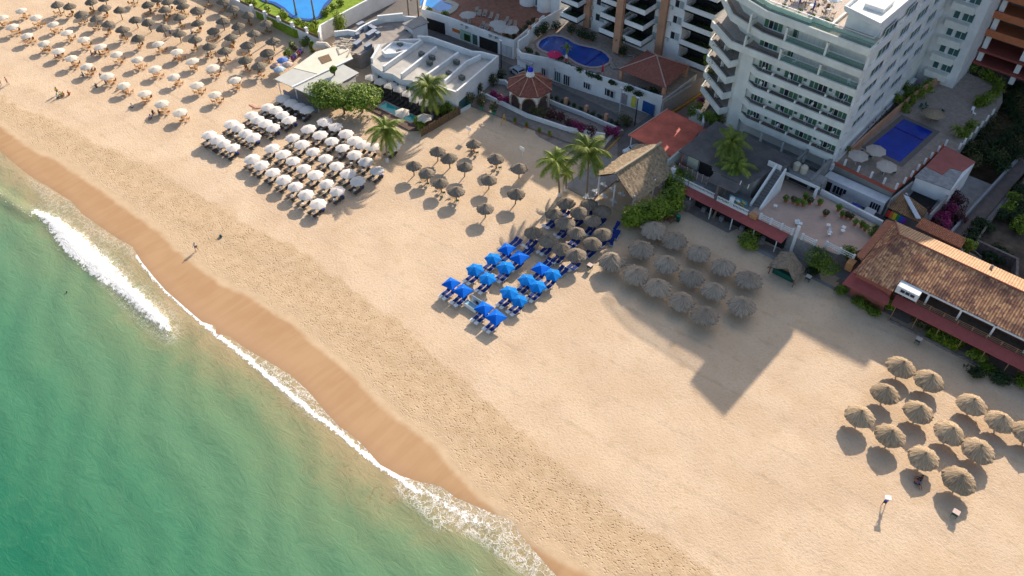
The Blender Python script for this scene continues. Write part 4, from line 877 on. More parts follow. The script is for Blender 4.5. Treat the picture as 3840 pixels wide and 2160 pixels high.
# ---------------------------------------------------------------- hip roof pavilion
t = TH('pavilion', 'open pavilion with a four-sided terracotta hip roof on the pool terrace', 'pavilion', (-71, 123.5, 3.9))
b = MB(); c0 = [(-75.9,119.0,6.3),(-65.6,119.5,6.3),(-66.4,128.8,6.3),(-75.8,128.2,6.3)]; ap = (-71.3,124.4,8.6)
for i in range(4): b.poly([c0[i], c0[(i+1)%4], ap])
for i in range(4): q, r = c0[i], c0[(i+1)%4]; b.poly([(q[0],q[1],6.05),(r[0],r[1],6.05),r,q])
b.poly([(q[0],q[1],6.05) for q in c0][::-1])
t.part('roof', b, tile_mat('hip_tiles', [(.33,.115,.085),(.42,.16,.115),(.26,.09,.075),(.24,.11,.09)], 4.5, 0, .35))
b = MB()
for q in c0: b.tube([(q[0],q[1],q[2]+.05),(ap[0],ap[1],ap[2]+.05)], .14, 5)
t.part('ridge', b, mat('ridge_tile', (.40,.26,.22), .9, .15, 3))
b = MB()
for q in c0: b.box(q[0]*.92-71*.08-.3, q[0]*.92-71*.08+.3, q[1]*.92+124*.08-.3, q[1]*.92+124*.08+.3, 3.92, 6.2)
t.part('pillar', b, M_terra)
# ---------------------------------------------------------------- sun terrace building left of it
t = TH('sun_terrace_building', 'white street building with garage openings and a red-tiled sun terrace on top', 'building', (-112, 120, 0))
tp = [(-123.6,113.4),(-116.5,114.6),(-108.1,115.4),(-100.2,116.4),(-100.6,119.4),(-102.2,128.5),(-102.6,131.4),(-127.2,131.4),(-127.2,118)]
b = MB(); b.prism(tp, 0, 3.6); t.part('wall', b, M_white); b = MB(); b.prism(tp, 3.6, 3.63); t.part('terrace_floor', b, M_redfloor)
b = MB(); b.chain([tp[i] for i in (8,0,1,2,3,4,5)], .35, 2.75, 4.4); t.part('parapet', b, M_white)
ft = lambda x: float(np.interp(x, [-123.6,-116.5,-108.1,-100.2], [113.4,114.6,115.4,116.4]))
for x0, x1 in ((-122.6,-118.0),(-108.8,-104.2)):
    b = MB(); b.prism([(x0,ft(x0)-.1),(x1,ft(x1)-.1),(x1,ft(x1)+.4),(x0,ft(x0)+.4)], .07, 2.7); t.part('garage_opening', b, M_dark)
for x0, x1, z0, z1, mt, nm in [(-116.0,-114.0,1.5,2.2,mat('orange_sign', (.60,.16,.03), .7, .1, 3),'orange_sign'),(-113.9,-111.0,.3,2.6,mat('mint_panel', (.30,.48,.38), .7, .08),'mint_panel'),(-112.8,-111.2,.5,2.0,L_dark,'plant_poster'),(-110.6,-109.4,.3,2.5,M_tealg,'door'),(-103.4,-101.9,.3,2.6,mat('shutter', (.55,.56,.57), .6, .06),'shutter'),(-101.8,-100.7,.3,2.6,mat('shutter', (.55,.56,.57), .6, .06),'shutter')]:
    b = MB(); e_ = .12 if nm != 'plant_poster' else .17; b.prism([(x0,ft(x0)-e_),(x1,ft(x1)-e_),(x1,ft(x1)+.05),(x0,ft(x0)+.05)], z0, z1); t.part(nm, b, mt)
pp = [G('Y1', x, y, 4.0) for x, y in [(600,-60),(1230,-10),(1400,50),(1480,100),(1440,180),(1370,240),(1270,290),(1150,305),(1040,290),(940,250),(820,190),(620,130)]]
b = MB(); b.prism([p[:2] for p in pp], 3.64, 3.74); t.part('pool_water', b, M_water2); b = MB(); b.chain([p[:2] for p in pp[1:]], 1.3, 3.64, 3.85); t.part('pool_coping', b, mat('pale_coping', (.50,.46,.38), .8, .08))
US = make_umbrella(1.75, 2.1, 2.5, mat('stone_canvas', (.42,.40,.37), .9, .05), name='stone_umbrella', scallop=.03)
for k, (c, x, y) in enumerate([('Y1',1770,340),('Y2',500,500),('Y2',580,600),('Y2',800,640)]): p = G(c, x, y, 5.9); place(US, (p.x, p.y, 3.63), k, 'pale stone umbrella on the red sun terrace, %s from the left' % ORD[k], 'stone umbrellas on the sun terrace')
pts = [('Y1',1990,240),('Y1',2050,310),('Y1',2170,310),('Y1',2330,370),('Y1',2470,420),('Y1',1800,500),('Y1',2120,590),('Y1',2240,660),('Y1',1740,640),('Y1',2330,790),('Y1',1650,560),('Y2',40,240),('Y2',230,290),('Y2',690,430),('Y2',760,500),('Y2',880,520),('Y2',170,540),('Y2',250,590),('Y2',350,760),('Y2',470,790),('Y2',540,720)]
for k, (c, x, y) in enumerate(pts): p = G(c, x, y, 4.0); place(LC, (p.x, p.y, 3.64), .55+rnd.uniform(-.2,.2), 'tan lounger on the red sun terrace, number %s in reading order' % (ORD[k] if k < 20 else 'twenty one'), 'loungers on the red sun terrace')
for k, (c, x, y) in enumerate([('Y2',700,790),('Y2',780,850),('Y2',860,760),('Y2',1000,680),('Y2',1120,590),('Y2',1200,520),('Y2',1300,440),('Y1',860,240),('Y1',1220,330)]): p = G(c, x, y, 4.1); bush('terrace_edge_shrub', 'shrub at the sun terrace edge, %s from the left corner' % ORD[k], 'shrub', (p.x, p.y, 3.63), 1.0, .8, .9, L_dry if k < 7 else L_bright, 220, .17, 'shrubs on the sun terrace edge', 4)
t = TH('apartment_block', 'white apartment block with curved towers behind the red sun terrace', 'building', (-112, 133, 0))
b = MB(); b.box(-127, -100.5, 131.6, 144, 0, 22.8); b.lathe([(1.9,0),(1.9,22.8),(0,22.8)], 20, (-109.2,131.6,0)); b.lathe([(1.6,0),(1.6,22.8),(0,22.8)], 20, (-104.6,131.6,0)); t.part('wall', b, M_white)
for x0, x1 in ((-116.6,-112.2),(-107.2,-106.0),(-122,-118.2)):
    for z in (3.8, 7.2, 10.6, 14): window(t, 'S', 131.6, x0, x1, z, z+2.0, 4 if x1-x0 > 2 else 2, M_tealg, 'sliding_door')
# ---------------------------------------------------------------- low white beach hotel with parallel parapets
t = TH('beach_hotel', 'low white beach hotel whose flat roofs are divided by parallel parapet walls', 'hotel', (-106, 98, 0))
body = [(-95.3,94.4),(-98.0,109.2),(-103.0,107.2),(-113.6,105.6),(-117.6,101.9),(-121.3,97.0),(-118.6,94.8),(-116.2,91.6),(-114.4,91.3),(-112.1,91.1),(-110.3,91.9),(-107.6,91.6),(-105.8,92.8),(-103.6,92.3),(-99.8,93.2)]
b = MB(); b.prism(body, 0, 3.85, 0, 1); t.part('wall', b, [M_white, M_roofgrey])
b = MB(); b.chain([(-95.5,94.6),(-98.0,108.9),(-101.6,107.9),(-103.0,106.9),(-113.4,105.4),(-115.5,104.0)], .38, 3.2, 5.0)
for p, q in (((-112.3,91.5),(-114.0,103.9)),((-107.7,91.9),(-109.8,103.6)),((-103.6,92.6),(-105.0,105.0)),((-99.8,95.8),(-101.4,103.4)),((-116.2,92.0),(-118.9,96.6)),((-117.4,100.6),(-113.9,103.9)),((-101.4,103.4),(-101.0,107.2)),((-95.4,94.5),(-99.8,93.4))): b.wall(p, q, .42, 3.8, 4.9)
t.part('parapet', b, M_white)
b = MB(); b.chain([(-117.0,95.6),(-115.6,95.2),(-114.2,96.8),(-113.3,99.5),(-113.8,101.5),(-116.5,100.4),(-117.8,99.3)], .3, 3.8, 4.8, closed=True); b.prism([(-117.0,95.6),(-115.6,95.2),(-114.2,96.8),(-113.3,99.5),(-113.8,101.5),(-116.5,100.4),(-117.8,99.3)], 3.86, 4.3); t.part('raised_roof', b, M_white)
for k, (c, x, y) in enumerate([('Cc',905,510),('Cc',900,590),('Cc',1150,610),('Cc',1270,650),('Cc',1240,710),('Cc',1460,830),('Cc',1605,875),('Cc',1545,700)]):
    p = G(c, x, y, 4.3); b = MB(); b.box(p.x-.55, p.x+.55, p.y-.4, p.y+.4, 3.86, 4.7); a = t.part('air_conditioner', b, mat('grey_appliance', (.13,.15,.14), .6, .2, 4)); b = MB(); b.lathe([(.3,4.705),(0,4.72)], 10, (p.x,p.y,0)); t.part('fan', b, M_blackm, a)
for x0, x1, y in ((-113.9,-112.8,90.98),(-110.0,-108.5,91.6),(-106.8,-105.4,91.95),(-102.8,-101.3,92.25)):
    b = MB(); b.box(x0, x1, y, y+.25, .3, 2.5); t.part('door', b, M_tealg)
b = MB(); b.prism([(-95.36,94.9),(-95.9,97.5),(-95.7,97.5),(-95.15,94.9)], .3, 2.4); t.part('side_door', b, mat('dark_teal_door', (.03,.10,.10), .6, .1))
t = TH('service_tower', 'small white stair hut with a grey cap beside the curved yard', 'building', (-121.5, 109, 0))
b = MB(); b.prism([(-121.9,106.2),(-119.1,106.0),(-118.6,109.8),(-121.4,110.6)], 0, 4.4); t.part('wall', b, M_white); b = MB(); b.prism([(-122.2,106.0),(-118.9,105.7),(-118.3,110.1),(-121.6,111.0)], 4.4, 4.55); t.part('roof', b, M_grey)
b = MB(); b.prism([(-121.3,105.9),(-120.6,105.85),(-120.6,106.2),(-121.3,106.3)], 1.2, 3.4); t.part('door', b, M_dark)
t = TH('curved_yard_wall', 'curved white wall around the cluttered service yard', 'wall', (-126, 102, 0))
b = MB(); b.chain([(-130.6,94.6),(-128.9,96.9),(-127.3,97.6),(-127.8,99.6),(-127.9,103),(-127.0,105.8),(-124.6,108.5),(-121.8,110.2)], .4, 0, 4.4); t.part('wall', b, M_white)
b = MB(); b.prism([(-127.6,104.0),(-124.4,108.4),(-124.0,108.0),(-127.2,103.8)], 4.4, 5.3); t.part('gable', b, M_white2)
t = TH('yard_deck', 'concrete service roof deck strewn with planks and cabinets', 'roof', (-123, 99, 0))
b = MB(); b.prism([(-130.4,94.4),(-128.7,96.8),(-127.5,99.6),(-127.6,103),(-126.8,105.5),(-124.4,108.2),(-121.8,109.4),(-121.9,106),(-118.9,105.7),(-118.0,102),(-121.4,97.2),(-121,93),(-125.8,90.9)], 0, 3.3); t.part('deck', b, mat('deck_brownish', (.36,.31,.27), .9, .15, 1))
for k, (x, y, l, wd, rz) in enumerate([(580,370,1.6,.8,0),(790,545,2.6,1.1,.1),(505,560,1.4,.7,1.2),(520,740,1.8,1.0,.2),(725,790,1.6,.8,.1),(800,430,2.6,.9,1.5),(920,555,.9,.8,0),(590,470,1.2,.7,.3)]):
    p = G('Y8', x, y, 3.8); e = thing('storage_cabinet', 'blue-grey cabinet on the cluttered service deck, %s of eight' % ORD[k], 'cabinet', (p.x, p.y, 3.31), rz, 'cabinets on the service deck'); b = MB(); b.box(-wd/2, wd/2, -l/2, l/2, 0, .8); obj('body', b, mat('blue_grey_metal', (.13,.17,.24), .6, .15, 3), e); b = MB(); b.box(-wd/2-.04, wd/2+.04, -l/2-.04, l/2+.04, .803, .86); obj('top', b, mat('pale_metal', (.30,.33,.38), .5, .1), e)
for k in range(20):
    x, y = rnd.uniform(120, 460), rnd.uniform(640, 960); p = G('Y8', x, y, 3.6); e = thing('plank', 'weathered plank in the loose service deck pile, %s from the bottom' % ORD[k], 'plank', (p.x, p.y, 3.4+k*.04), rnd.uniform(0, 3.1), 'planks piled on the service deck'); b = MB(); b.box(-1.3, 1.3, -.14, .14, 0, .07); obj('board', b, mat('bleached_board', (.42,.36,.28), .9, .3, 3), e)
t = TH('cafe_canopy', 'large flat cafe canopy, half cream half grey sheet, beside the beach', 'canopy', (-121, 82, 0))
b = MB(); b.prism([(-126.2,75.7),(-121.3,76.2),(-121.0,82.3),(-126.5,80.5)], 3.65, 3.8); b.prism([(-121.1,76.2),(-115.4,76.9),(-115.6,88.0),(-120.4,88.0)], 3.6, 3.75); t.part('grey_sheet', b, mat('grey_sheet', (.47,.47,.43), .7, .06, .6))
b = MB(); b.prism([(-126.5,80.6),(-121.0,82.4),(-120.4,90.6),(-125.8,93.6),(-127.9,87.4)], 3.66, 3.86); t.part('cream_sheet', b, mat('cream_sheet', (.68,.62,.50), .7, .05, .5))
b = MB(); b.wall((-121.25,76.1),(-120.4,90.6),.35,3.8,3.98); t.part('beam', b, M_white)
b = MB(); b.prism([(-125.8,86.2),(-123.3,85.2),(-122.9,87.4),(-125.2,88.5)], 3.87, 3.93); t.part('brown_mat', b, M_wood)
b = MB(); b.box(-125.6,-115.9,76.6,76.9,0,1.1); t.part('front_counter', b, mat('blue_grey_counter', (.18,.24,.32), .7, .1))
for x, y in ((-125.9,76.2),(-121.2,76.7),(-115.9,77.4),(-116.2,87.6),(-125.6,92.4)): b = MB(); b.tube([(x,y,0),(x,y,3.7)], .1, 6); t.part('post', b, M_white)
b = MB(); b.prism([(-125.6,77.2),(-116.2,77.9),(-116,88),(-121,91),(-125.8,92)], 0, .12); t.part('floor', b, M_grey)
t = TH('rolled_awning', 'rolled white tarpaulin lying beside the cafe canopy', 'tarpaulin', (-128.5, 93, 3)); p = G('B', 1830, 510, 3.2); b = MB(); b.tube([(p.x-1.5,p.y-.9,2.4),(p.x-.8,p.y-.5,3.0),(p.x+.9,p.y+.4,3.1),(p.x+1.5,p.y+.8,2.5)], [.5,.8,.85,.5], 10); t.part('roll', b, M_canvas2)
# hotel pool court
b = MB(); b.prism([(-115.6,84.0),(-98.2,84.4),(-95.6,86.9),(-95.2,94.4),(-116,93)], -.2, .22); struct('hotel_court', b, mat('dark_deck', (.12,.075,.06), .8, .2, 2))
t = TH('plunge_pool', 'narrow turquoise plunge pool beside dark loungers', 'pool', (-104, 87, 0))
pq = [(-108.7,87.9),(-99.8,88.4),(-99.6,86.2),(-108.4,85.6)]
b = MB(); b.prism(pq, .1, .27); t.part('water', b, M_water3); b = MB(); b.chain(pq, .3, .1, .33, closed=True); t.part('coping', b, M_coping)
UPL = make_umbrella(1.5, 2.2, 2.7, M_canvas2, sides=6, name='court_umbrella', rot=.3)
for k, (c, x, y) in enumerate([('Cc',580,880),('Cc',680,920),('Cc',800,970),('Cc',900,1010),('Cc',1000,1060),('Cc',1090,1105),('Cc',1190,1150),('Cc',930,1270),('Cc',1180,1330)]):
    p = G(c, x, y, 2.5); place(UPL, (p.x, p.y, .22), 0, 'cream six-sided umbrella in the hotel pool court, %s from the left' % ORD[k], 'cream umbrellas in the hotel court')
for k in range(11): place(LNG, (-111.6+k*1.15, 89.25, .22), 0, 'dark lounger along the turquoise plunge pool, %s from the left' % ORD[k], 'loungers along the plunge pool')
t = TH('wooden_fence', 'weathered wooden fence on the right edge of the hotel court', 'fence', (-94.9, 90, 0))
b = MB()
for k in range(16): a = k/15; b.box(-95.4+a*.4, -95.3+a*.4, 84.6+a*9.6, 85.15+a*9.6, 0, 1.7+rnd.uniform(-.15,.15))
t.part('slats', b, M_wood); b = MB(); b.wall((-95.2,94.4),(-95.0,97.6),.25,0,.8); t.part('kerb', b, M_white2)
# ---------------------------------------------------------------- garden with the curved azure pool, upper left
t = TH('garden_wall', 'white garden wall with square posts in front of the upper left pool', 'wall', (-150, 92.8, 0))
wl = [(-190,90.6)]+[tuple(G('B',x,y,2.2)[:2]) for x, y in ((870,0),(1340,215),(1805,432))]
b = MB(); b.chain(wl, .35, 0, 2.2); t.part('wall', b, M_white)
b = MB(); b.chain([wl[-1], tuple(G('Cc',0,285,3.6)[:2]), tuple(G('Cc',280,130,3.6)[:2]), tuple(G('Cc',545,-10,3.6)[:2]), (-137,118)], .4, 0, 3.6); t.part('high_wall', b, M_white)
b = MB()
for x, y in ((1030,60),(1180,130),(1335,190),(1490,255),(1650,315)):
    p = G('B', x, y, 2.9); b2 = MB(); b2.box(p.x-.3, p.x+.3, p.y-.3, p.y+.3, 0, 3.0); t.part('post', b2, M_white)
for k in range(6):
    x0 = 880+k*155; p, q = G('B', x0+25, (x0+25-870)*.4596-8, 2.6), G('B', x0+135, (x0+135-870)*.4596-8, 2.6); b.wall(p, q, .12, 2.2, 2.8)
t.part('railing', b, M_wood)
gp = [tuple(G('B',x,y,1.9)[:2]) for x, y in ((1080,-60),(1185,5),(1290,30),(1385,85),(1440,140),(1500,185),(1580,212),(1680,222),(1760,210),(1820,180),(1835,130),(1870,60),(1960,-40),(1800,-160),(1300,-200))]
t = TH('garden_pool', 'curved azure pool with a dark blue rim in the upper left garden', 'pool', (gp[5][0], gp[5][1], 1.7))
b = MB(); b.prism(gp, 1.6, 1.80); t.part('water', b, M_water2); b = MB(); b.chain(gp, .9, 1.6, 1.86, closed=True); t.part('coping', b, mat('deep_blue_tile', (.01,.06,.28), .4, .1))
for k, (c, x, y) in enumerate([('B',1000,20),('B',1060,30),('B',1210,90),('B',1390,150),('B',1420,165),('B',1560,240),('B',1640,270),('B',1730,300),('B',1760,270),('B',1900,110),('B',1960,70),('B',2040,30),('B',1870,150)]):
    p = G(c, x, y, 2.2); bush('garden_bush', 'bright green bush in the upper left pool garden, %s from the left' % ORD[k], 'bush', (p.x, p.y, 1.65), 1.2, 1.0, 1.0, L_bright, 260, .2, 'bushes in the pool garden', 4)
p = G('B', 2030, 260, 2.5); bush('corner_tree', 'bright green tree at the corner of the high white garden wall', 'tree', (p.x, p.y, 0), 1.8, 1.5, 4.2, L_bright, 1100, .22, None, 6)
for k, (c, x, y, r) in enumerate([('B',1460,600,1.3),('B',1530,540,1.2),('B',1620,470,1.4),('B',1690,430,1.1),('B',1500,500,1.0)]):
    p = G(c, x, y, .8); bush('beach_shrub', 'dry green shrub behind the far palapas, %s from the left' % ORD[k], 'shrub', (p.x, p.y, 0), r, r, 1.3, L_dry if k % 2 else L_tree, 260, .2, 'shrubs behind the far palapas', 4)
p = G('B', 1720, 540, 1.0); bush('banana_plant', 'upright bright green banana plant beside the cafe canopy', 'plant', (p.x, p.y, 0), .9, .7, 2.4, L_bright, 260, .4, None, 3)
# coloured parasols by the cafe
for k, (x, y, col, nm, lb) in enumerate([(1310,735,(.40,.30,.20),'striped','striped rainbow parasol by the cafe canopy corner'),(1385,665,(.10,.20,.50),'blue','faded blue parasol behind the striped one by the cafe'),(1345,770,(.42,.52,.60),'pale','pale blue and white parasol in front of the striped one'),(1440,715,(.45,.36,.31),'beige','beige parasol beside the cafe canopy edge')]):
    p = G('B', x, y, 2.1); q = make_umbrella(1.25, 1.8, 2.35, mat(nm+'_parasol', col, .8, .25, 1.5), name='parasol'); place(q, (p.x, p.y, 0), 0, lb, None)
    if nm == 'striped':
        for rr, cc, zz in ((1.28,(.02,.35,.35),1.83),(1.0,(.55,.12,.35),1.96),(.7,(.62,.52,.10),2.11),(.4,(.40,.20,.55),2.24)):
            b = MB(); b.lathe([(rr+.02,zz+.005-.04),(rr-.16,zz+.11)], 16); obj('stripe', b, mat('stripe%d' % int(rr*100), cc, .8, .05), q)
for k in range(7):
    p = G('B', 1500+k*18, 660-k*16, .6); e = thing('goods_rack', 'heap of colourful beach goods beside the cafe, %s from the left' % ORD[k], 'goods', (p.x, p.y, 0), 0, 'heaps of beach goods by the cafe'); b = MB(); b.blob((0,0,.6), .4, .4, .55); obj('heap', b, mat('goods%d' % (k % 4), [(.30,.08,.25),(.08,.12,.35),(.45,.40,.38),(.35,.10,.06)][k % 4], .8, .3, 4), e)
# ---------------------------------------------------------------- bandstand with blue dome
t = TH('bandstand', 'octagonal kiosk with terracotta tile roof, white arches and a small blue dome', 'kiosk', (-87.2, 106.3, .3))
cx, cy = -87.3, 106.2; oc = []
for k in range(8): a = R(22.5+45*k-8); oc.append((cx+4.6*math.cos(a), cy+4.6*math.sin(a)))
b = MB()
for k in range(8):
    p, q = oc[k], oc[(k+1) % 8]; b.poly([(p[0],p[1],4.25),(q[0],q[1],4.25),(cx+(q[0]-cx)*.16,cy+(q[1]-cy)*.16,6.3),(cx+(p[0]-cx)*.16,cy+(p[1]-cy)*.16,6.3)]); b.poly([(p[0],p[1],4.0),(q[0],q[1],4.0),(q[0],q[1],4.25),(p[0],p[1],4.25)])
t.part('roof', b, tile_mat('kiosk_tiles', [(.30,.10,.075),(.38,.14,.10),(.20,.075,.06),(.16,.075,.065)], 4.2, 0, .7))
b = MB()
for k in range(8): p = oc[k]; b.tube([(p[0],p[1],4.3),(cx+(p[0]-cx)*.16,cy+(p[1]-cy)*.16,6.34)], .10, 5)
t.part('ridge', b, M_terra)
b = MB(); b.lathe([(.85,6.15),(.85,6.35),(.55,7.0),(.62,7.05),(.62,7.2),(.5,7.2)], 12, (cx,cy,0)); l_ = t.part('lantern', b, M_white2)
b = MB(); b.lathe([(.56,7.2),(.55,7.45),(.45,7.75),(.22,7.95),(0,8.02)], 14, (cx,cy,0)); t.part('dome', b, mat('cobalt_dome', (.01,.02,.52), .35, .03), l_, smooth=True)
bw = MB(); ba = MB()
for k in range(8):
    p = Vector((cx+(oc[k][0]-cx)*.86, cy+(oc[k][1]-cy)*.86)); q = Vector((cx+(oc[(k+1)%8][0]-cx)*.86, cy+(oc[(k+1)%8][1]-cy)*.86)); dv = q-p; Ls = dv.length; N_ = 14; nn = Vector((dv.y,-dv.x)).normalized()*.16
    prev = None
    for i in range(N_+1):
        u = i/N_; r0 = .44; x = (u-.5)/r0; zt = 2.1+1.55*math.sqrt(max(0, 1-x*x)) if abs(x) < 1 else .3
        if i and abs((u-.5/N_-.5)/r0) < 1:
            ub, zz = u-1/N_, prev; A_, B_ = p+dv*ub, p+dv*u
            z0a, z0b = max(zz, 2.1), max(zt, 2.1)
            for s in (-1, 1): bw.poly([(*(A_+nn*s), z0a), (*(B_+nn*s), z0b), (*(B_+nn*s), 4.2), (*(A_+nn*s), 4.2)])
            bw.poly([(*(A_-nn), z0a), (*(B_-nn), z0b), (*(B_+nn), z0b), (*(A_+nn), z0a)])
            ba.tube([(*(A_+nn*1.1), z0a-.02), (*(B_+nn*1.1), z0b-.02)], .13, 5)
        prev = zt
    bw.wall(p, p+dv*.06, .32, .3, 4.2); bw.wall(q-dv*.06, q, .32, .3, 4.2); ba.tube([(p.x,p.y,.3),(p.x,p.y,2.3)], .24, 6)
t.part('arcade_wall', bw, M_white); t.part('arch_trim', ba, mat('ochre_trim', (.46,.31,.19), .85, .06))
b = MB(); b.prism([(cx+(p[0]-cx)*.9, cy+(p[1]-cy)*.9) for p in oc], 0, .38); t.part('floor', b, mat('brown_brick_floor', (.14,.10,.085), .9, .15, 3))
t = TH('promenade_wall', 'low white wall between the promenade walk and the planted garden', 'wall', (-85, 102, 0))
b = MB(); b.chain([(-96.4,101.7),(-90.4,101.9),(-84.4,101.9),(-76,103.5),(-69.4,106.5)], .35, .1, 1.15); t.part('wall', b, M_white2)
b = MB(); b.chain([(-98.6,103.2),(-97.4,106.6),(-95.2,108),(-93.2,107.2),(-91.6,105.8)], .35, .1, 1.1); t.part('curved_wall', b, M_white2)
t = TH('street_planter_wall', 'long low white planter wall along the shaded street', 'wall', (-77, 110, 0))
b = MB(); b.chain([(-85.0,108.6),(-81.4,108.9),(-76.9,109.5),(-72.3,109.7),(-69.3,109.9)], .35, .1, .95); t.part('wall', b, M_white2)
for x, y in ((-81.3,109.9),(-76.8,110.5),(-72.3,110.7)): b = MB(); b.box(x-.3, x+.3, y-.3, y+.3, .1, 2.0); t.part('post', b, M_terra)
for k in range(12):
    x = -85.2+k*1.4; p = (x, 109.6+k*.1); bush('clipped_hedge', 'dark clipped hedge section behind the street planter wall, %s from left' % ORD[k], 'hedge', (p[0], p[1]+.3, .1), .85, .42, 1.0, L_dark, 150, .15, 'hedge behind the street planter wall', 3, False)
for k, (c, x, y, r, m_) in enumerate([('I',560,30,1.3,0),('I',620,60,1.4,0),('I',700,95,1.2,0),('I',1180,230,1.5,1),('I',1250,260,1.6,1),('I',1330,310,1.8,1),('I',1410,350,1.7,0),('I',1470,385,1.4,0),('I',1560,400,1.4,1),('I',1760,410,1.3,0),('I',1820,420,1.3,0)]):
    p = G(c, x, y, 1.0); bush('bougainvillea', 'magenta bougainvillea behind the promenade wall, %s from the left' % ORD[k], 'shrub', (p.x, p.y+.3, .1), r, r*.8, 1.6, L_boug if m_ == 0 else L_bougd, 340, .2, 'bougainvilleas behind the promenade wall', 4)
for k, (c, x, y, r) in enumerate([('I',990,190,1.5),('I',1080,210,1.4),('I',1930,260,1.6),('I',1960,300,1.3),('D',230,830,1.4),('D',100,870,1.6),('D',60,900,1.4)]):
    p = G(c, x, y, 1.2); bush('garden_shrub', 'grey-green shrub in the promenade garden, %s from the left' % ORD[k], 'shrub', (p.x, p.y, .1), r, r, 1.8, L_dry if k < 4 else L_dark, 300, .2, 'shrubs in the promenade garden', 4)
for k, (x, y, big_) in enumerate([(305,110,1),(435,150,1),(560,200,1),(785,300,0),(905,345,0),(1040,405,0),(1145,440,0)]):
    potplant('I', x, y, .32, ('tall leafy plant in a green pot on the promenade, %s' if big_ else 'small plant in a clay pot on the promenade, %s') % ORD[k] + ' from the left', 2.0 if big_ else .9, .95 if big_ else .35, M_potg if big_ else M_pot, L_dry if big_ else L_tree, 240 if big_ else 70, 'potted plants along the promenade', .48 if big_ else .3)
b_ = None
t = TH('yellow_frame', 'yellow leaning frame standing at the promenade edge', 'frame', tuple(G('I',660,330,0))); o_ = t.org; b = MB(); b.tube([(o_[0]-.2,o_[1]-.4,0),(o_[0]+.1,o_[1]+.2,2.4)], .07, 5); b.tube([(o_[0]+.25,o_[1]+.5,.2),(o_[0]+.1,o_[1]+.2,2.4)], .07, 5); t.part('bars', b, M_yel)
for k, (c, x, y, h_) in enumerate([('S',177,460,6.2),('D',1570,1330,6.4),('D',1750,1420,6.0)]):
    p = G(c, x, y, 0); t = TH('street_lamp', ('dark thin pole by the sun terrace building corner','pale lamp post with a flat head beside the shops','dark lamp post with yellow fitting beside the street')[k], 'street lamp', (p.x, p.y, 0)); b = MB(); b.tube([(p.x,p.y,0),(p.x,p.y,h_)], [.12,.08], 6); t.part('pole', b, M_blackm if k != 1 else mat('pale_grey_metal', (.4,.42,.45), .5, .05)); b = MB(); b.box(p.x-.5, p.x+.3, p.y-.14, p.y+.14, h_, h_+.14); t.part('lamp_head', b, M_frame)
for k, (x, y) in enumerate([(905,850),(1412,1030),(835,860)]):
    p = G('D', x, y, 1.2); t = TH('banner', 'tall narrow %s banner flag in front of the shops' % ('pale blue','white and red','grey')[k], 'banner', (p.x, p.y, 0)); b = MB(); b.box(p.x-.38, p.x+.38, p.y-.02, p.y+.02, .3, 3.0); t.part('cloth', b, mat('banner%d' % k, [(.40,.42,.55),(.62,.50,.55),(.45,.48,.50)][k], .8, .3, 4)); b = MB(); b.tube([(p.x-.4,p.y,0),(p.x-.4,p.y,3.1)], .03, 5); t.part('staff', b, M_blackm)
def car(loc, rz, label, col, L_=4.2):
    e = thing('parked_car', label, 'car', loc, rz); W_ = .88; prof = [(-2.1,.35),(-2.1,.85),(-1.3,.98),(-.75,1.45),(.85,1.47),(1.45,1.0),(2.05,.85),(2.1,.35)]
    b = MB(); n = len(prof)
    for s, k in ((-1,1),(1,1)):
        for y, z in prof: b.v.append((s*W_*(.86 if z > 1.2 else 1), y, z))
    b.f.append(tuple(range(n))); b.f.append(tuple(range(2*n-1, n-1, -1))); b.m += [0,0]
    for i in range(n): j = (i+1) % n; b.f.append((i, n+i, n+j, j)); b.m.append(0)
    obj('body', b, col, e)
    b = MB(); b.poly([(-.72,-1.22,1.03),(.72,-1.22,1.03),(.70,-.80,1.43),(-.70,-.80,1.43)]); obj('windscreen', b, M_glass, e); b = MB(); b.poly([(.70,.90,1.44),(.72,1.38,1.06),(-.72,1.38,1.06),(-.70,.90,1.44)]); obj('rear_window', b, M_glass, e)
    for s in (-1, 1): b = MB(); b.poly([(s*.885,-1.05,1.02),(s*.885,1.15,1.02),(s*.80,.75,1.40),(s*.80,-.65,1.40)]); obj('side_window', b, M_glass, e)
    for s in (-1, 1):
        for y in (-1.3, 1.3): b = MB(); b.tube([(s*.75,y,.33),(s*.92,y,.33)], .33, 12); obj('wheel', b, M_blackm, e)
    return e
car((-62.6, 106.4, .07), R(-25), 'white car parked half under the red metal roof', mat('white_car_paint', (.62,.66,.68), .3, .02, spec=.6))
car((-95.6, 112.6, .062), R(78), 'pale van parked beside the shops behind the kiosk', mat('pale_car_paint', (.40,.44,.48), .3, .04, spec=.6))
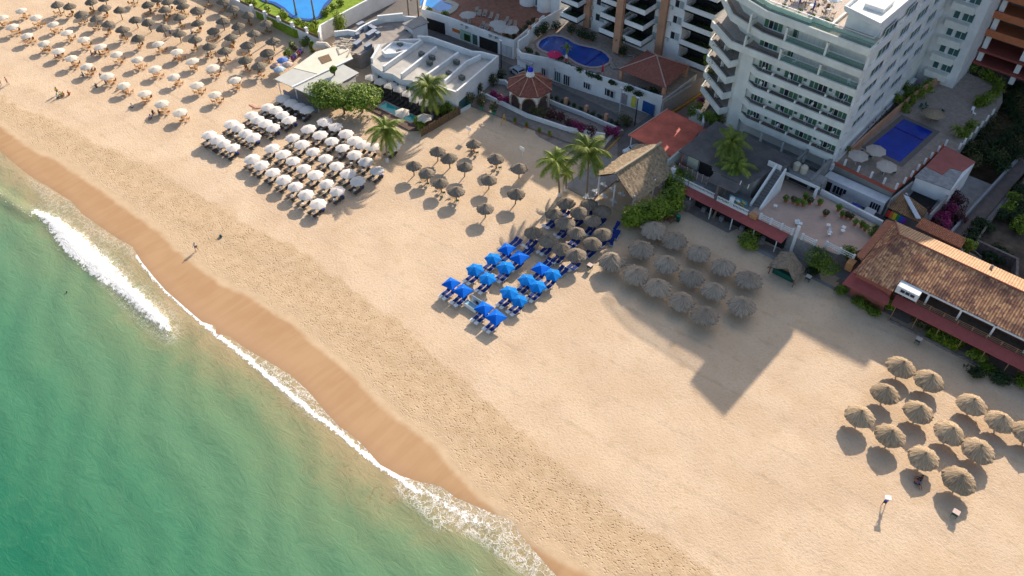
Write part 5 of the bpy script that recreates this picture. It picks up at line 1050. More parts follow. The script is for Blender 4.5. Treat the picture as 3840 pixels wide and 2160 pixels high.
# ---------------------------------------------------------------- red metal roof
t = TH('carport', 'carport with a large slightly sloping red metal sheet roof', 'carport', (-59, 112, 0))
b = MB(); b.prism([(-64.2,106.2),(-53.6,105.9),(-55.6,117.3),(-63.5,117.7)], lambda p: 3.3+.0*(p[1]-106), lambda p: 3.42); b.prism([(-53.3,104.8),(-50.6,104.9),(-52.6,116.5),(-55.3,117.2)], 3.2, 3.3); t.part('roof', b, mat('red_sheet', (.56,.13,.085), .7, .22, .35))
b = MB(); b.wall((-64.25,106.2),(-63.55,117.7),.14,3.2,3.55); t.part('edge_trim', b, mat('pink_trim', (.55,.38,.33), .8, .05))
for x, y in ((-63.8,106.6),(-54.2,106.4),(-56,117),(-63.2,117.3),(-59,106.4)): b = MB(); b.tube([(x,y,0),(x,y,3.3)], .1, 6); t.part('post', b, M_white)
t = TH('lane_wall', 'low grey wall running inland beside the carport', 'wall', (-67, 110, 0)); b = MB(); b.chain([(-67.6,103.4),(-68.6,108),(-67.9,110)], .6, 0, .9); t.part('wall', b, mat('beige_wall', (.36,.31,.27), .9, .1)); b = MB(); b.wall((-66.9,103.5),(-67.5,108.5),.18,0,.16); t.part('yellow_kerb', b, M_yel)
t = TH('ramp_wall', 'beige sloping wall with yellow base below the hip roof pavilion', 'wall', (-65, 120, 0)); b = MB(); b.chain([(-65.4,118.9),(-64.8,124),(-64.3,131)], .5, 0, 3.6); t.part('wall', b, mat('beige_wall', (.36,.31,.27), .9, .1)); b = MB(); b.chain([(-64.7,119),(-64.2,124),(-63.7,131)], .5, 0, .5); t.part('base', b, mat('ochre_base', (.36,.20,.05), .9, .15))
# ---------------------------------------------------------------- the big thatched roof
t = TH('thatched_hall', 'open restaurant hall under a big ridged thatched roof', 'hall', (-57, 97, 0))
b = MB(); r0, r1 = Vector((-57.0,91.6,7.3)), Vector((-55.9,103.0,7.3)); NN = 14; q = random.Random(3)
def slope(b, e0, e1, n1, nseg=26, rows=7, thick=.35):
    k = len(b.v)
    for i in range(rows+1):
        tt = i/rows
        for j in range(nseg+1):
            u = j/nseg; A_ = r0.lerp(r1, u); B_ = e0.lerp(e1, u); p = A_.lerp(B_, tt); p.z += .35*math.sin(math.pi*tt)*-.5+q.uniform(-.05,.05)-(q.uniform(0,.35) if i == rows else 0); b.v.append(tuple(p))
    for i in range(rows):
        for j in range(nseg): f = (k+i*(nseg+1)+j, k+i*(nseg+1)+j+1, k+(i+1)*(nseg+1)+j+1, k+(i+1)*(nseg+1)+j); b.f.append(f if n1 else f[::-1]); b.m.append(0)
slope(b, Vector((-61.6,92.2,4.2)), Vector((-61.0,104.2,4.3)), True); slope(b, Vector((-52.2,91.2,3.9)), Vector((-51.7,103.2,4.1)), False)
th_b = thatch_mat('thatch_hall', (.15,.11,.075), (.34,.26,.18), (.24,.19,.14)); n_ = th_b.node_tree  # brown thatch tones for the hall, not assigned to any part
t.part('thatch', b, mat('reed_thatch', (.30,.22,.14), .95, .35, 2.2, bump=1.0, bscale=7))
b = MB(); slope(b, Vector((-61.3,92.4,4.0)), Vector((-60.8,104.0,4.1)), False, thick=0); slope(b, Vector((-52.5,91.5,3.7)), Vector((-52.0,103.0,3.9)), True); b.v = [(x,y,z-.18) for x,y,z in b.v]; t.part('underside', b, M_wood)
b = MB(); b.tube([r0+Vector((0,-.2,.1)), r0.lerp(r1,.5)+Vector((0,0,.02)), r1+Vector((0,.2,.12))], [.24,.22,.24], 7); t.part('ridge_roll', b, mat('pale_ridge', (.48,.38,.26), .95, .15, 3))
for k, (x, y) in enumerate([(-60.6,92.6),(-57,92.0),(-53,91.8),(-60.3,98),(-60.2,103.4),(-52.8,97.5),(-52.4,102.6)]): b = MB(); b.tube([(x,y,0),(x,y,4.6)], .16, 7); t.part('post', b, M_white2)
for k in range(9):
    x, y = -61.5+(k % 3)*1.9, 90.2+(k//3)*2.4; place(WT, (x, y, .1), 0, 'white table in front of the thatched hall, %s of nine' % ORD[k], 'white tables by the thatched hall')
    place(BC, (x+.7, y, .1), 1.2, 'white chair at thatched hall table %s of nine' % ORD[k], 'white chairs by the thatched hall')
# ---------------------------------------------------------------- two storey house with dark roof and white balconies
t = TH('terrace_house', 'two storey beach house with stained dark flat roof and white balconies', 'house', (-44, 107, 0))
b = MB(); b.prism([(-52.6,105.6),(-39.3,105.6),(-38.9,110.8),(-37.3,114.6),(-52.5,115.6)], 0, 6.29, 0, 1); b.box(-52.3,-37.5,101.9,105.6,0,3.0); t.part('wall', b, [M_grey, M_darkroof])
b = MB(); b.prism([(-53.0,104.4),(-46.6,104.6),(-46.0,103.6),(-39.9,103.8),(-38.9,107.8),(-38.5,110.6),(-36.6,115.4),(-52.8,116.2)], 6.3, 6.45); b.prism([(-45.4,100.9),(-40.2,101.2),(-40.2,103.7),(-45.4,103.6)], 6.1, 6.24); t.part('roof', b, M_darkroof)
b = MB(); b.box(-53.4,-53.0,101.6,106,0,6.0); t.part('end_wall', b, mat('grey_green_wall', (.36,.38,.35), .9, .1))
for x0, x1 in ((-52.2,-48.7),(-48.5,-43.6)):
    b = MB(); b.box(x0, x1, 101.3, 101.45, 3.1, 3.55); b.box(x0, x1, 101.3, 101.45, 4.0, 4.12)
    k = x0
    while k < x1: b.box(k, k+.09, 101.33, 101.42, 3.5, 4.05); k += .26
    t.part('balcony_railing', b, M_white2)
b = MB(); b.box(-43.0,-37.3,101.2,101.35,3.1,3.5); b.box(-43.0,-37.3,101.2,101.35,3.95,4.1)
k = -43.0
while k < -37.3: b.box(k, k+.09, 101.23, 101.32, 3.5, 3.96); k += .26
t.part('balcony_railing', b, M_white2)
b = MB(); b.box(-52.2,-37.2,101.45,105.6,2.98,3.1); t.part('balcony_floor', b, M_grey)
b = MB()
for x in (-52.0,-50.4,-49.4,-48.4,-47.4,-46.4): b.box(x, x+.16, 103.4, 103.56, 3.1, 4.9)
k = -51.8
while k < -46.5: b.box(k, k+.06, 103.42, 103.50, 3.2, 4.8); k += .2
t.part('grille', b, mat('pinkish_grille', (.42,.33,.32), .7, .1))
b = MB(); b.box(-51.6,-49.6,105.5,105.6,3.4,5.6); b.box(-46.4,-45,105.5,105.6,3.2,5.6); t.part('door', b, mat('cream_door', (.50,.50,.40), .7, .1))
b = MB(); b.box(-49.3,-46.6,105.52,105.6,3.2,5.8); b.box(-44.6,-43.2,105.52,105.6,3.2,5.8); t.part('dark_opening', b, M_dark)
b = MB(); b.box(-41.4,-38.2,102.2,102.3,3.1,4.7); w_ = t.part('painted_wall', b, mat('sea_mural', (.08,.30,.36), .8, .35, 1.3))
b = MB(); b.tube([(-40.0,102.16,3.4),(-39.4,102.16,3.9),(-38.8,102.16,3.8),(-38.4,102.16,3.3)], .12, 5); b.tube([(-39.0,102.16,4.5),(-38.4,102.16,4.3)], .13, 5); t.part('yellow_arc', b, M_yel, w_); b = MB(); b.blob((-39.8,102.18,4.15), .5, .03, .3); t.part('pale_shape', b, M_white2, w_)
for x, y in ((-43.3,101.4),(-43.3,102.4)): b = MB(); b.box(x-.2, x+.2, y-.2, y+.2, 0, 6.1); t.part('pillar', b, mat('brown_grey_post', (.17,.14,.13), .9, .1))
for x in (-40.6,-39.2): b = MB(); b.tube([(x,103.3,6.4),(x,103.5,7.1)], .08, 5); t.part('vent_pipe', b, M_white2)
b = MB(); b.box(-40.9,-40.2,101.35,101.75,3.1,5.0); b.box(-52.4,-51.6,101.5,102.0,3.1,4.8); t.part('pier', b, M_white)
t = TH('red_awning', 'long red awning over the beach bars below the terrace house', 'awning', (-40, 100.8, 3))
b = MB(); b.prism([(-51.6,101.2),(-47.8,99.6),(-30.1,99.4),(-30.0,101.5)], lambda p: 3.05-(101.4-p[1])*.22, lambda p: 3.13-(101.4-p[1])*.22); t.part('sheet', b, M_awn)
for x in (-47,-43,-39,-35,-31): b = MB(); b.tube([(x,99.8,0),(x,99.8,2.7)], .09, 6); t.part('post', b, M_white2)
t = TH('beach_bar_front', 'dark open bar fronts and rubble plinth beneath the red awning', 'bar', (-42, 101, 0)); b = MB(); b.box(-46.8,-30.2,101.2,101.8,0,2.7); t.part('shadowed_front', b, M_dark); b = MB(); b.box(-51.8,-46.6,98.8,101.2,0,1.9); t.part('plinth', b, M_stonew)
for k, x in enumerate((-44.6,-41.2,-37.4,-33.6)): b = MB(); b.box(x-.35, x+.35, 100.5, 101.0, 0, 1.0); t.part('counter', b, mat('grey_counter', (.22,.22,.22), .8, .2))
# ---------------------------------------------------------------- pink terrace, stairs
t = TH('dining_terrace', 'raised pink-tiled dining terrace with white post-and-rail fence', 'terrace', (-28, 107, 0))
tp = [(-37.3,101.6),(-29.4,101.6),(-25.6,101.8),(-22.2,102.3),(-20.4,104.6),(-19.6,107),(-19.6,112.6),(-30,113.6),(-37.3,113.4)]
b = MB(); b.prism(tp, 0, 3.1); t.part('base', b, mat('dim_wall', (.30,.28,.27), .9, .15)); b = MB(); b.prism(tp, 3.1, 3.13); t.part('floor', b, M_tilefloor)
for (x0, x1) in ((-35.3,-29.7),(-28.0,-25.8),(-24.4,-19.9)):
    b = MB(); y = 101.75 if x0 < -25 else 102.6
    n_ = max(1, round((x1-x0)/1.85))
    for k in range(n_+1): x = x0+(x1-x0)*k/n_; b.box(x-.16, x+.16, y-.16, y+.16, 3.13, 4.35)
    for z in (3.4,3.75,4.1): b.box(x0, x1, y-.05, y+.05, z, z+.13)
    t.part('railing', b, M_white2)
b = MB(); b.box(-29.2,-28.7,101.5,101.9,0,5.4); t.part('tall_post', b, M_white2); b = MB(); b.box(-20.3,-19.2,101.0,102.4,2.2,3.6); b.box(-36.9,-35.7,101.1,101.9,2.4,3.7); t.part('orange_planter', b, mat('orange_clay', (.50,.24,.10), .85, .1))
t = TH('staircase', 'grey outdoor staircase with white side walls up to the roof', 'stairs', (-37, 107, 3))
b = MB()
for k in range(13): b.box(-37.9,-36.6,104.1+k*.48,104.1+(k+1)*.48,3.13,3.4+k*.29)
t.part('steps', b, mat('grey_steps', (.17,.165,.16), .9, .15))
b = MB(); sl = lambda p: 3.9+(p[1]-103.9)/6.3*3.9; b.prism([(-38.25,103.5),(-37.95,103.5),(-37.95,110.2),(-38.25,110.2)], 3.13, sl); b.prism([(-36.55,103.6),(-36.25,103.6),(-36.25,110.2),(-36.55,110.2)], 3.13, sl); t.part('side_wall', b, M_white); b = MB(); b.box(-39.6,-37.2,110.3,110.42,6.8,7.8); k = -39.5
t.part('top_railing', b, M_white2)
for k, (x, y) in enumerate([(2130,980),(1840,770),(2180,1010)]): p = G('Y5', x, y, 3.5); place(WT, (p.x, p.y, 3.13), .4, 'white table on the pink terrace, %s one' % ORD[k], 'white tables on the pink terrace')
for k, (x, y) in enumerate([(215,1050),(500,1070),(520,1130),(640,1090),(510,1150),(630,1120)]): p = G('H', x, y, 3.6); place(WT if k % 2 else BC, (p.x, p.y, 3.13), .5*k, 'white %s on the pink terrace, %s from the left' % ('table' if k % 2 else 'chair', ORD[k]), 'white furniture on the pink terrace')
for k, (x, y) in enumerate([(180,860),(220,880),(290,830),(330,870),(270,890),(420,880),(470,980),(590,930),(620,990),(700,1010),(740,1060),(800,1080),(920,1120),(110,850),(830,1110),(660,1000)]):
    potplant('H', x, y, 3.13, 'pot plant along the pink terrace back edge, %s from the left' % ORD[k], .9, .55, None, L_tree if k % 3 else L_dry, 110, 'pot plants on the pink terrace')
# storeys behind the pink terrace
t = TH('terrace_rooms', 'low grey rooms with white beam and water tanks behind the pink terrace', 'building', (-34, 115, 0))
b = MB(); b.box(-37.2,-31.0,113.8,116,0,5.2); b.box(-36.8,-31.2,112.6,113.8,4.9,5.15); t.part('wall', b, M_grey); b = MB(); b.box(-37.3,-30.9,112.5,112.75,4.85,5.3); b.box(-37.3,-37,111.6,112.5,3.1,5.2); b.box(-31.3,-31.0,111.6,112.5,3.1,5.2); t.part('beam', b, M_white2)
b = MB(); b.box(-36.6,-31.6,113.74,113.82,3.3,4.7); t.part('dark_opening', b, M_dark)
for x in (-36.2,-34.9): b = MB(); b.lathe([(0,5.2),(.6,5.2),(.62,6.3),(.35,6.6),(0,6.65)], 14, (x,114.6,0)); t.part('water_tank', b, mat('beige_tank', (.52,.46,.36), .7, .05))
b = MB(); b.box(-33.2,-32.7,113.5,121,0,5.4); b.box(-37.4,-37,114,121,4.6,5.4); t.part('pier', b, M_grey)
# ---------------------------------------------------------------- upper pool terrace right of the hotel
t = TH('upper_pool_terrace', 'raised paved terrace with a long blue rectangular pool right of the hotel', 'terrace', (-25, 140, 0))
b = MB(); tp = [(-32.6,121.9),(-21.7,121.2),(-21.4,126),(-20.4,139.4),(-17.9,139.2),(-17.4,150),(-17.2,160),(-19,165.5),(-28,166),(-31.4,150),(-31.9,135)]; b.prism(tp, 0, 3.95); t.part('base', b, mat('grey_retaining', (.30,.29,.26), .9, .12, .5))
b = MB(); b.prism(tp, 3.95, 3.98); t.part('floor', b, mat('terrace_pebble', (.37,.30,.25), .95, .16, 1.6))
b = MB(); b.chain([(-32.6,121.9),(-21.7,121.2),(-21.2,126),(-20.3,139.3)], .3, 3.9, 4.35); t.part('terracotta_coping', b, mat('terracotta_coping', (.42,.10,.06), .8, .1))
for x, y in [(-30.9,122.2),(-28.4,122.0),(-26.1,121.9),(-23.8,121.8),(-21.7,121.7),(-21.3,124.1),(-21.1,126.6),(-21,129),(-20.8,131.4),(-20.6,133.7),(-20.4,136.4),(-20.1,139),(-17.9,139.6),(-17.8,141.6),(-17.6,144),(-17.5,146.4),(-17.4,148.8),(-17.3,151.3),(-17.2,154)]:
    b = MB(); b.box(x-.16, x+.16, y-.16, y+.16, 4.3, 5.5); t.part('post', b, M_white2)
rp = [G('Rr',560,270,3.98),G('Rr',940,440,3.98),G('Rr',530,805,3.98),G('Rr',140,610,3.98)]; rp = [(-29.3,142.0),(-22.8,141.6),(-23.2,128.6),(-29.9,128.9)]
rp = [tuple(G('Rr',x,y,3.98)[:2]) for x, y in ((560,268),(940,438),(540,808),(135,612))]
b = MB(); b.prism(rp, 3.985, 4.03); wt_ = t.part('pool_water', b, M_water4); b = MB(); b.chain(rp, .9, 3.985, 4.05, closed=True); t.part('pool_edge', b, mat('grey_pool_edge', (.17,.15,.14), .9, .1))
p_, q_ = G('Rr',440,370,4.03), G('Rr',850,560,4.03); b = MB(); b.wall(p_, q_, .5, 4.031, 4.036); t.part('pool_step', b, M_pooltile, wt_)
USV = make_umbrella(1.75, 1.9, 2.35, mat('beige_canvas', (.48,.42,.37), .9, .05), name='beige_umbrella', scallop=.03)
for k, (x, y) in enumerate([(260,640),(380,820),(60,700)]): p = G('Rr', x, y, 6.0); place(USV, (p.x, p.y, 3.98), 0, 'beige umbrella beside the blue rectangular pool, %s' % ('at its corner','at its front end','left of it near the hedge')[k], 'beige umbrellas by the rectangular pool')
p = G('Rr', 910, 225, 5.7); t2 = TH('palm_hut', 'round straw shade with chairs on the upper pool terrace', 'palapa', (p.x, p.y, 3.98)); b = MB(); b.lathe([(0,6.4),(1.0,6.1),(1.9,5.6),(1.8,5.5),(0,5.9)], 22, (p.x,p.y,0)); t2.part('thatch', b, mat('dull_straw', (.36,.28,.19), .95, .2, 3)); b = MB(); b.tube([(p.x,p.y,3.98),(p.x,p.y,6)], .08, 6); t2.part('post', b, M_wood)
for k, (x, y) in enumerate([(760,150),(830,140),(1020,200),(950,290),(790,180),(1350,190),(1370,230),(330,890),(450,900),(180,720),(90,680),(370,890)]): p = G('Rr', x, y, 4.3); place(GC if k < 5 or k > 6 else BC, (p.x, p.y, 3.98), k*1.3, 'dark chair on the upper pool terrace, %s one' % ORD[k], 'chairs on the upper pool terrace')
t = TH('service_wing', 'long low room with white window wall and blue floor below the pool terrace', 'building', (-27, 119, 0))
b = MB(); b.box(-32.6,-21.8,119.0,121.1,0,2.9); t.part('wall', b, M_white); b = MB(); b.box(-32.6,-30.9,118.95,119.0,.5,2.3); t.part('dark_opening', b, M_dark)
for x0, x1 in ((-30.6,-28.2),(-24.0,-22.2)): window(t, 'S', 119, x0, x1, .6, 2.3, 4, M_glass)
b = MB(); b.prism([(-32.6,113.4),(-19.8,112.7),(-21,119),(-32.6,119)], 0, .5); t.part('yard_floor', b, mat('dark_yard', (.10,.10,.11), .9, .2)); b = MB(); b.chain([(-31,114.2),(-20,113.3)], .4, .5, 3.9); t.part('white_wall', b, M_white)
b = MB(); b.box(-28.2,-25.6,114.8,117.4,.5,2.5); t.part('grey_hut', b, mat('slate_grey', (.17,.18,.20), .8, .1)); b = MB(); b.box(-26.0,-24.4,114.9,116.2,2.6,2.7); t.part('blue_mat', b, mat('blue_patch', (.03,.05,.25), .8, .3, 3)); b = MB(); b.box(-23.9,-22.2,115.3,117.2,2.0,2.3); t.part('pale_box_lid', b, mat('pale_grey_lid', (.45,.46,.47), .8, .05))
# ---------------------------------------------------------------- small house with red and grey roof, rainbow flag
t = TH('small_house', 'small white house with a red and corrugated grey roof and lower tiled lean-to', 'house', (-17.5, 130, 0))
b = MB(); b.prism([(-20.2,125.8),(-14.5,126.2),(-14.2,136),(-19.8,137.2)], 0, 5.2); t.part('wall', b, M_white)
b = MB(); b.prism([(-20.1,129.4),(-17.1,129.1),(-16.8,131.8),(-14.9,132.1),(-14.2,136.2),(-19.8,137.3)], 5.2, 5.36); t.part('red_roof', b, mat('dull_red_roof', (.40,.13,.11), .85, .10, .8))
b = MB(); b.prism([(-20.4,125.6),(-14.6,126.1),(-14.85,132.05),(-16.75,131.75),(-17.05,129.05),(-20.15,129.35)], 5.15, 5.3); t.part('grey_roof', b, mat('corrugated_grey', (.33,.33,.33), .7, .25, 1.2))
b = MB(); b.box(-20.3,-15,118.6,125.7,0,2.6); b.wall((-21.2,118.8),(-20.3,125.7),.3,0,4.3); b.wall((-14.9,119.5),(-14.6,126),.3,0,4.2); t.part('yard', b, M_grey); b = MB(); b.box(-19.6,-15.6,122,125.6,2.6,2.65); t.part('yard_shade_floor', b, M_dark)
b = MB(); b.prism([(-21.2,118.4),(-15.5,118.1),(-15.8,121.2),(-20.7,122.6)], lambda p: 2.7+(p[1]-118)*.22, lambda p: 2.85+(p[1]-118)*.22); t.part('tiled_lean_to', b, tile_mat('old_tiles', [(.34,.19,.09),(.42,.24,.12),(.20,.12,.08),(.16,.10,.07)], 3.5, 0, .7))
b = MB(); b.wall((-20.3,122.6),(-16.0,117.9),.75,3.6,3.75); t.part('white_board', b, mat('blueish_board', (.55,.60,.66), .7, .04))
p = G('Rr', 490, 1370, 2.2); t2 = TH('rainbow_flag', 'rainbow striped flag hung below the tiled lean-to', 'flag', (-20.4, 117.9, 1)); p0 = G('Rr',390,1335,2.6); p1 = G('Rr',600,1435,2.6); dv = (p1-p0)/6
for k, cc in enumerate([(.5,.02,.02),(.6,.16,.02),(.62,.48,.02),(.03,.22,.05),(.02,.08,.40),(.16,.03,.30)]):
    a_, c_ = p0+dv*k, p0+dv*(k+1); b = MB(); b.poly([(a_.x,a_.y,2.9),(c_.x,c_.y,2.9),(c_.x,c_.y-.55,2.0),(a_.x,a_.y-.55,2.0)]); b.poly([(a_.x,a_.y+.03,2.9),(a_.x,a_.y-.52,2.0),(c_.x,c_.y-.52,2.0),(c_.x,c_.y+.03,2.9)]); t2.part('stripe', b, mat('flag%d' % k, cc, .7, .05))
# ---------------------------------------------------------------- tiled restaurant lower right
t = TH('tiled_restaurant', 'long restaurant with mottled clay tile roof, gallery and red awning', 'restaurant', (-6, 105, 0))
TM = tile_mat('clay_tiles', [(.50,.23,.12),(.78,.44,.22),(.30,.14,.10),(.17,.085,.065)], 2.6, 0, .9); TB = tile_mat('pale_clay_tiles', [(.58,.35,.20),(.66,.43,.26),(.48,.29,.17),(.40,.25,.15)], 2.6, 0, .35)
XE = 40; b = MB(); b.poly([(-18.3,98.3,5.0),(-12.3,98.3,5.0),(-12.3,100.6,5.75),(XE,100.6,5.75),(XE,106.4,8.0),(-15.9,106.6,8.0)]); b.poly([(-18.3,98.3,5.0),(-15.9,106.6,8.0),(-18.3,112.9,5.2)]); b.poly([(-18.3,98.3,4.85),(-12.3,98.3,4.85),(-12.3,98.3,5.0),(-18.3,98.3,5.0)]); b.poly([(-12.3,100.6,5.6),(XE,100.6,5.6),(XE,100.6,5.75),(-12.3,100.6,5.75)]); t.part('roof', b, TM)
b = MB(); b.poly([(-15.9,106.6,8.0),(XE,106.4,8.0),(XE,112.8,5.2),(-18.3,112.9,5.2)]); t.part('rear_roof', b, TB)
b = MB(); b.tube([(-15.9,106.6,8.05),(XE,106.4,8.05)], .13, 6); b.tube([(-15.9,106.6,8.05),(-18.3,98.3,5.05)], .12, 6); b.tube([(-15.9,106.6,8.05),(-18.3,112.9,5.25)], .12, 6); t.part('ridge', b, mat('ridge_red', (.36,.13,.09), .9, .12, 3))
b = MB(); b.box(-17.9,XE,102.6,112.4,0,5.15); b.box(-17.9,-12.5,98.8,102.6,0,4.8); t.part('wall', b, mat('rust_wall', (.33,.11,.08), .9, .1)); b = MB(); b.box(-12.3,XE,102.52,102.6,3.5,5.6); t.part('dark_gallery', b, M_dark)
b = MB(); b.box(-12.3,XE,99.7,102.5,3.2,3.35); t.part('gallery_floor', b, mat('brown_gallery', (.20,.13,.09), .9, .2, 2))
b = MB(); k = -11
for z in (3.6,3.9,4.2): b.box(-9.2,XE,99.75,99.82,z,z+.07)
while k < XE: b.box(k-.08, k+.08, 99.72, 99.88, 3.35, 4.3); k += 2.0
t.part('gallery_rail', b, mat('brown_rail', (.30,.17,.10), .8, .15))
b = MB(); k = -8
while k < XE: b.box(k-.14, k+.14, 100.4, 100.7, 3.35, 5.6); k += 4.6
b.box(-12.3,XE,100.45,100.6,5.35,5.6); t.part('white_post', b, M_white2)
b = MB(); b.box(-12.2,-9.0,99.2,100.6,4.2,5.5); dm_ = t.part('dormer', b, M_white); window(t, 'S', 99.2, -11.6, -9.4, 4.6, 5.3, 3, M_glass)
b = MB(); b.prism([(-18.6,99.6),(-18.9,97.0),(-12.0,97.2),(-12.2,98.2)], lambda p: 3.0+(p[1]-97)*.4, lambda p: 3.1+(p[1]-97)*.4); b.prism([(-11.9,99.7),(-11.7,97.9),(XE,97.9),(XE,99.7)], lambda p: 2.8+(p[1]-97.9)*.33, lambda p: 2.9+(p[1]-97.9)*.33); t.part('red_awning', b, M_awn)
b = MB(); b.prism([(-19.6,102.2),(-18.4,101.6),(-18.3,112.8),(-19.6,113)], lambda p: 4.6, lambda p: 4.72 if p[0] < -19 else 5.1); t.part('orange_lean_to', b, tile_mat('orange_tiles', [(.48,.19,.12),(.55,.24,.15),(.42,.16,.10),(.40,.17,.11)], 4.5, 1, .3))
b = MB(); k = -11
while k < XE: b.tube([(k,98.1,0),(k,98.1,2.8)], .08, 5); k += 3.2
t.part('awning_posts', b, mat('brown_rail', (.30,.17,.10), .8, .15)); b = MB(); b.box(-11,XE,97.6,97.9,0,.35); t.part('kerb', b, M_stonew)
b = MB(); b.lathe([(.2,6.2),(.22,7.0),(.0,7.1)], 8, (-3.2,110.4,0)); t.part('roof_vent', b, M_grey)
t = TH('tile_shed', 'narrow shed with bright orange tile roof behind the restaurant', 'shed', (-12, 116, 0)); b = MB(); b.prism([(-15.6,115.0),(-8.3,114.8),(-8.4,117.2),(-15.4,117.4)], lambda p: 4.1+(p[1]-115)*.12, lambda p: 4.25+(p[1]-115)*.12); t.part('roof', b, tile_mat('bright_tiles', [(.52,.19,.10),(.60,.24,.13),(.46,.16,.09),(.34,.12,.08)], 4.0, 0, .4)); b = MB(); b.box(-15.2,-8.6,115.2,117,0,4.05); t.part('wall', b, M_stonew)
t = TH('green_fence_strip', 'green netting fence along the rear of the tiled restaurant', 'fence', (0, 114.5, 0)); b = MB(); b.chain([(-8.2,114.4),(2,114.2),(30,113.8)], .25, 0, 3.0); t.part('net', b, mat('green_net', (.03,.16,.07), .8, .15))
t = TH('lane_walls', 'pair of long pale walls flanking the paved lane at right', 'wall', (-9, 130, 0)); b = MB(); b.chain([(-11.4,117),(-10.8,130),(-9.5,150)], .35, 0, 1.5); t.part('left_wall', b, mat('grey_blue_wall', (.28,.28,.29), .9, .1))
b = MB(); b.chain([(-7.3,119.5),(-7.4,130),(-6.4,145)], .3, 0, 1.2); b.chain([(-7.3,119.8),(-5.4,118.8)], .2, 0, 1.3); t.part('right_wall', b, M_stonew)
t = TH('ruined_walls', 'roofless ruin walls in the scrub behind the tiled restaurant', 'ruin', (-3, 118, 0)); b = MB(); b.chain([(-7.2,121.2),(-1.0,121.0),(.2,117.0)], .4, 0, 2.1); b.chain([(-7.2,117.8),(-3.0,116.8),(.2,117.0)], .4, 0, 1.8); t.part('wall', b, M_stonew)
# ---------------------------------------------------------------- small thatched hut on the sand
t = TH('thatched_hut', 'small A-frame thatched hut with green counter on the shaded sand', 'hut', (-27, 96.8, 0))
b = MB(); r0, r1 = Vector((-26.6,95.0,2.6)), Vector((-27.8,98.8,2.7)); slope(b, Vector((-29.6,94.6,1.5)), Vector((-29.6,98.8,1.9)), True, 12, 4); slope(b, Vector((-24.6,94.3,1.2)), Vector((-25.0,98.2,1.4)), False, 12, 4); b2 = MB(); b2.v = [(x,y,z-.12) for x,y,z in b.v]; b2.f = [f[::-1] for f in b.f]; b2.m = b.m; t.part('thatch', b, mat('hut_thatch', (.27,.21,.15), .95, .3, 2.5, bump=.8, bscale=7)); t.part('underside', b2, M_wood)
for x, y in ((-29.2,94.9),(-25,94.6),(-29.2,98.4),(-25.3,98)): b = MB(); b.tube([(x,y,0),(x,y,1.7)], .08, 5); t.part('post', b, M_wood)
b = MB(); b.box(-28.9,-25.4,95.4,96.1,0,1.0); t.part('counter', b, M_green)
# ================================================================ PLANTS
def palm(base, crown, label, nf=22, fl=3.3, seed=1, white=True, group='coconut palms', droop=1.0, mt=None):
    q = random.Random(seed); bx, by, bz = base; cx, cy, cz = crown
    t = TH('palm_tree', label, 'palm tree', base, group)
    b = MB(); pts = []
    for i in range(9):
        u = i/8; bow = math.sin(math.pi*u)*.35; pts.append((bx+(cx-bx)*u**1.3+bow*.6, by+(cy-by)*u**1.3-bow*.5, bz-.1+(cz-bz+.1)*u))
    b.tube(pts, [.30]+[.20-.07*i/8 for i in range(1, 9)], 8); t.part('trunk', b, M_trunk)
    if white: b = MB(); b.tube([(bx,by,bz),(pts[1][0],pts[1][1],bz+1.0)], [.34,.25], 8); t.part('limewash_band', b, M_white2)
    b = MB(); k = 0
    for i in range(nf):
        a = 2.4*i+q.uniform(-.25,.25); el = [1.1,.75,.45,.15,-.25][min(4, i*5//nf)]+q.uniform(-.12,.12); L_ = fl*q.uniform(.82,1.12)*(1 if el < .9 else .75)
        p = Vector((cx, cy, cz)); d = Vector((math.cos(a)*math.cos(el), math.sin(a)*math.cos(el), math.sin(el))); side = Vector((-math.sin(a), math.cos(a), 0)); N_ = 13; stp = L_/N_; line = []
        for s in range(N_+1):
            line.append((p.copy(), d.copy())); p = p+d*stp; d = (d+Vector((0,0,-.115*droop*(1+.6*s/N_)))).normalized()
        b.tube([l[0] for l in line[::3]]+[line[-1][0]], [.05,.04,.03,.02,.012,.01][:len(line[::3])+1], 3, cap=False)
        for s in range(1, N_+1):
            pp_, dd = line[s]; u = s/N_; ll = fl*.30*math.sin(math.pi*min(1, .18+.80*u))**.7*q.uniform(.85,1.1)
            for sg in (-1, 1):
                for h in (0, .5):
                    o = pp_-dd*stp*h; tip = o+(side*sg*.86+dd*.55+Vector((0,0,-.42-.2*q.random()))).normalized()*ll; wv = dd*stp*.30
                    b.poly([o-wv, o+wv, tip])
    t.part('crown', b, mt or L_palm)
    if nf > 14:
        b = MB()
        for k in range(5): a = k*1.3; b.lathe([(0,-.16),(.14,0),(0,.16)], 6, (cx+.28*math.cos(a),cy+.28*math.sin(a),cz-.25))
        t.part('coconuts', b, mat('coconut', (.22,.16,.04), .7, .2))
def palm_at(bc, cc, label, zb=0, seed=1, **k):       # base point on the picture; the crown stands over it, its height from the picture
    B = G(*bc, zb); best = None
    for i in range(20, 160):
        z = zb+i*.1; c_ = G(*cc, z); dd = (c_-Vector((B.x,B.y,z))).length
        if best is None or dd < best[0]: best = (dd, z, c_)
    palm((B.x, B.y, zb), tuple(best[2]), label, seed=seed, **k)
palm_at(('I',1250,1075), ('I',1205,710), 'coconut palm with bent trunk, left of the pair above the close-set palapas', seed=3, fl=4.1)
palm_at(('I',1530,1085), ('I',1552,600), 'tallest coconut palm, right of the pair beside the big thatched roof', seed=4, fl=4.9, nf=28)
palm_at(('I',1312,1020), ('I',1320,840), 'short young palm between the two tall palms', seed=5, fl=2.4, nf=13)
palm_at(('Cc',1268,1345), ('Cc',1235,985), 'coconut palm in front of the white beach hotel', seed=6, fl=5.0, nf=28)
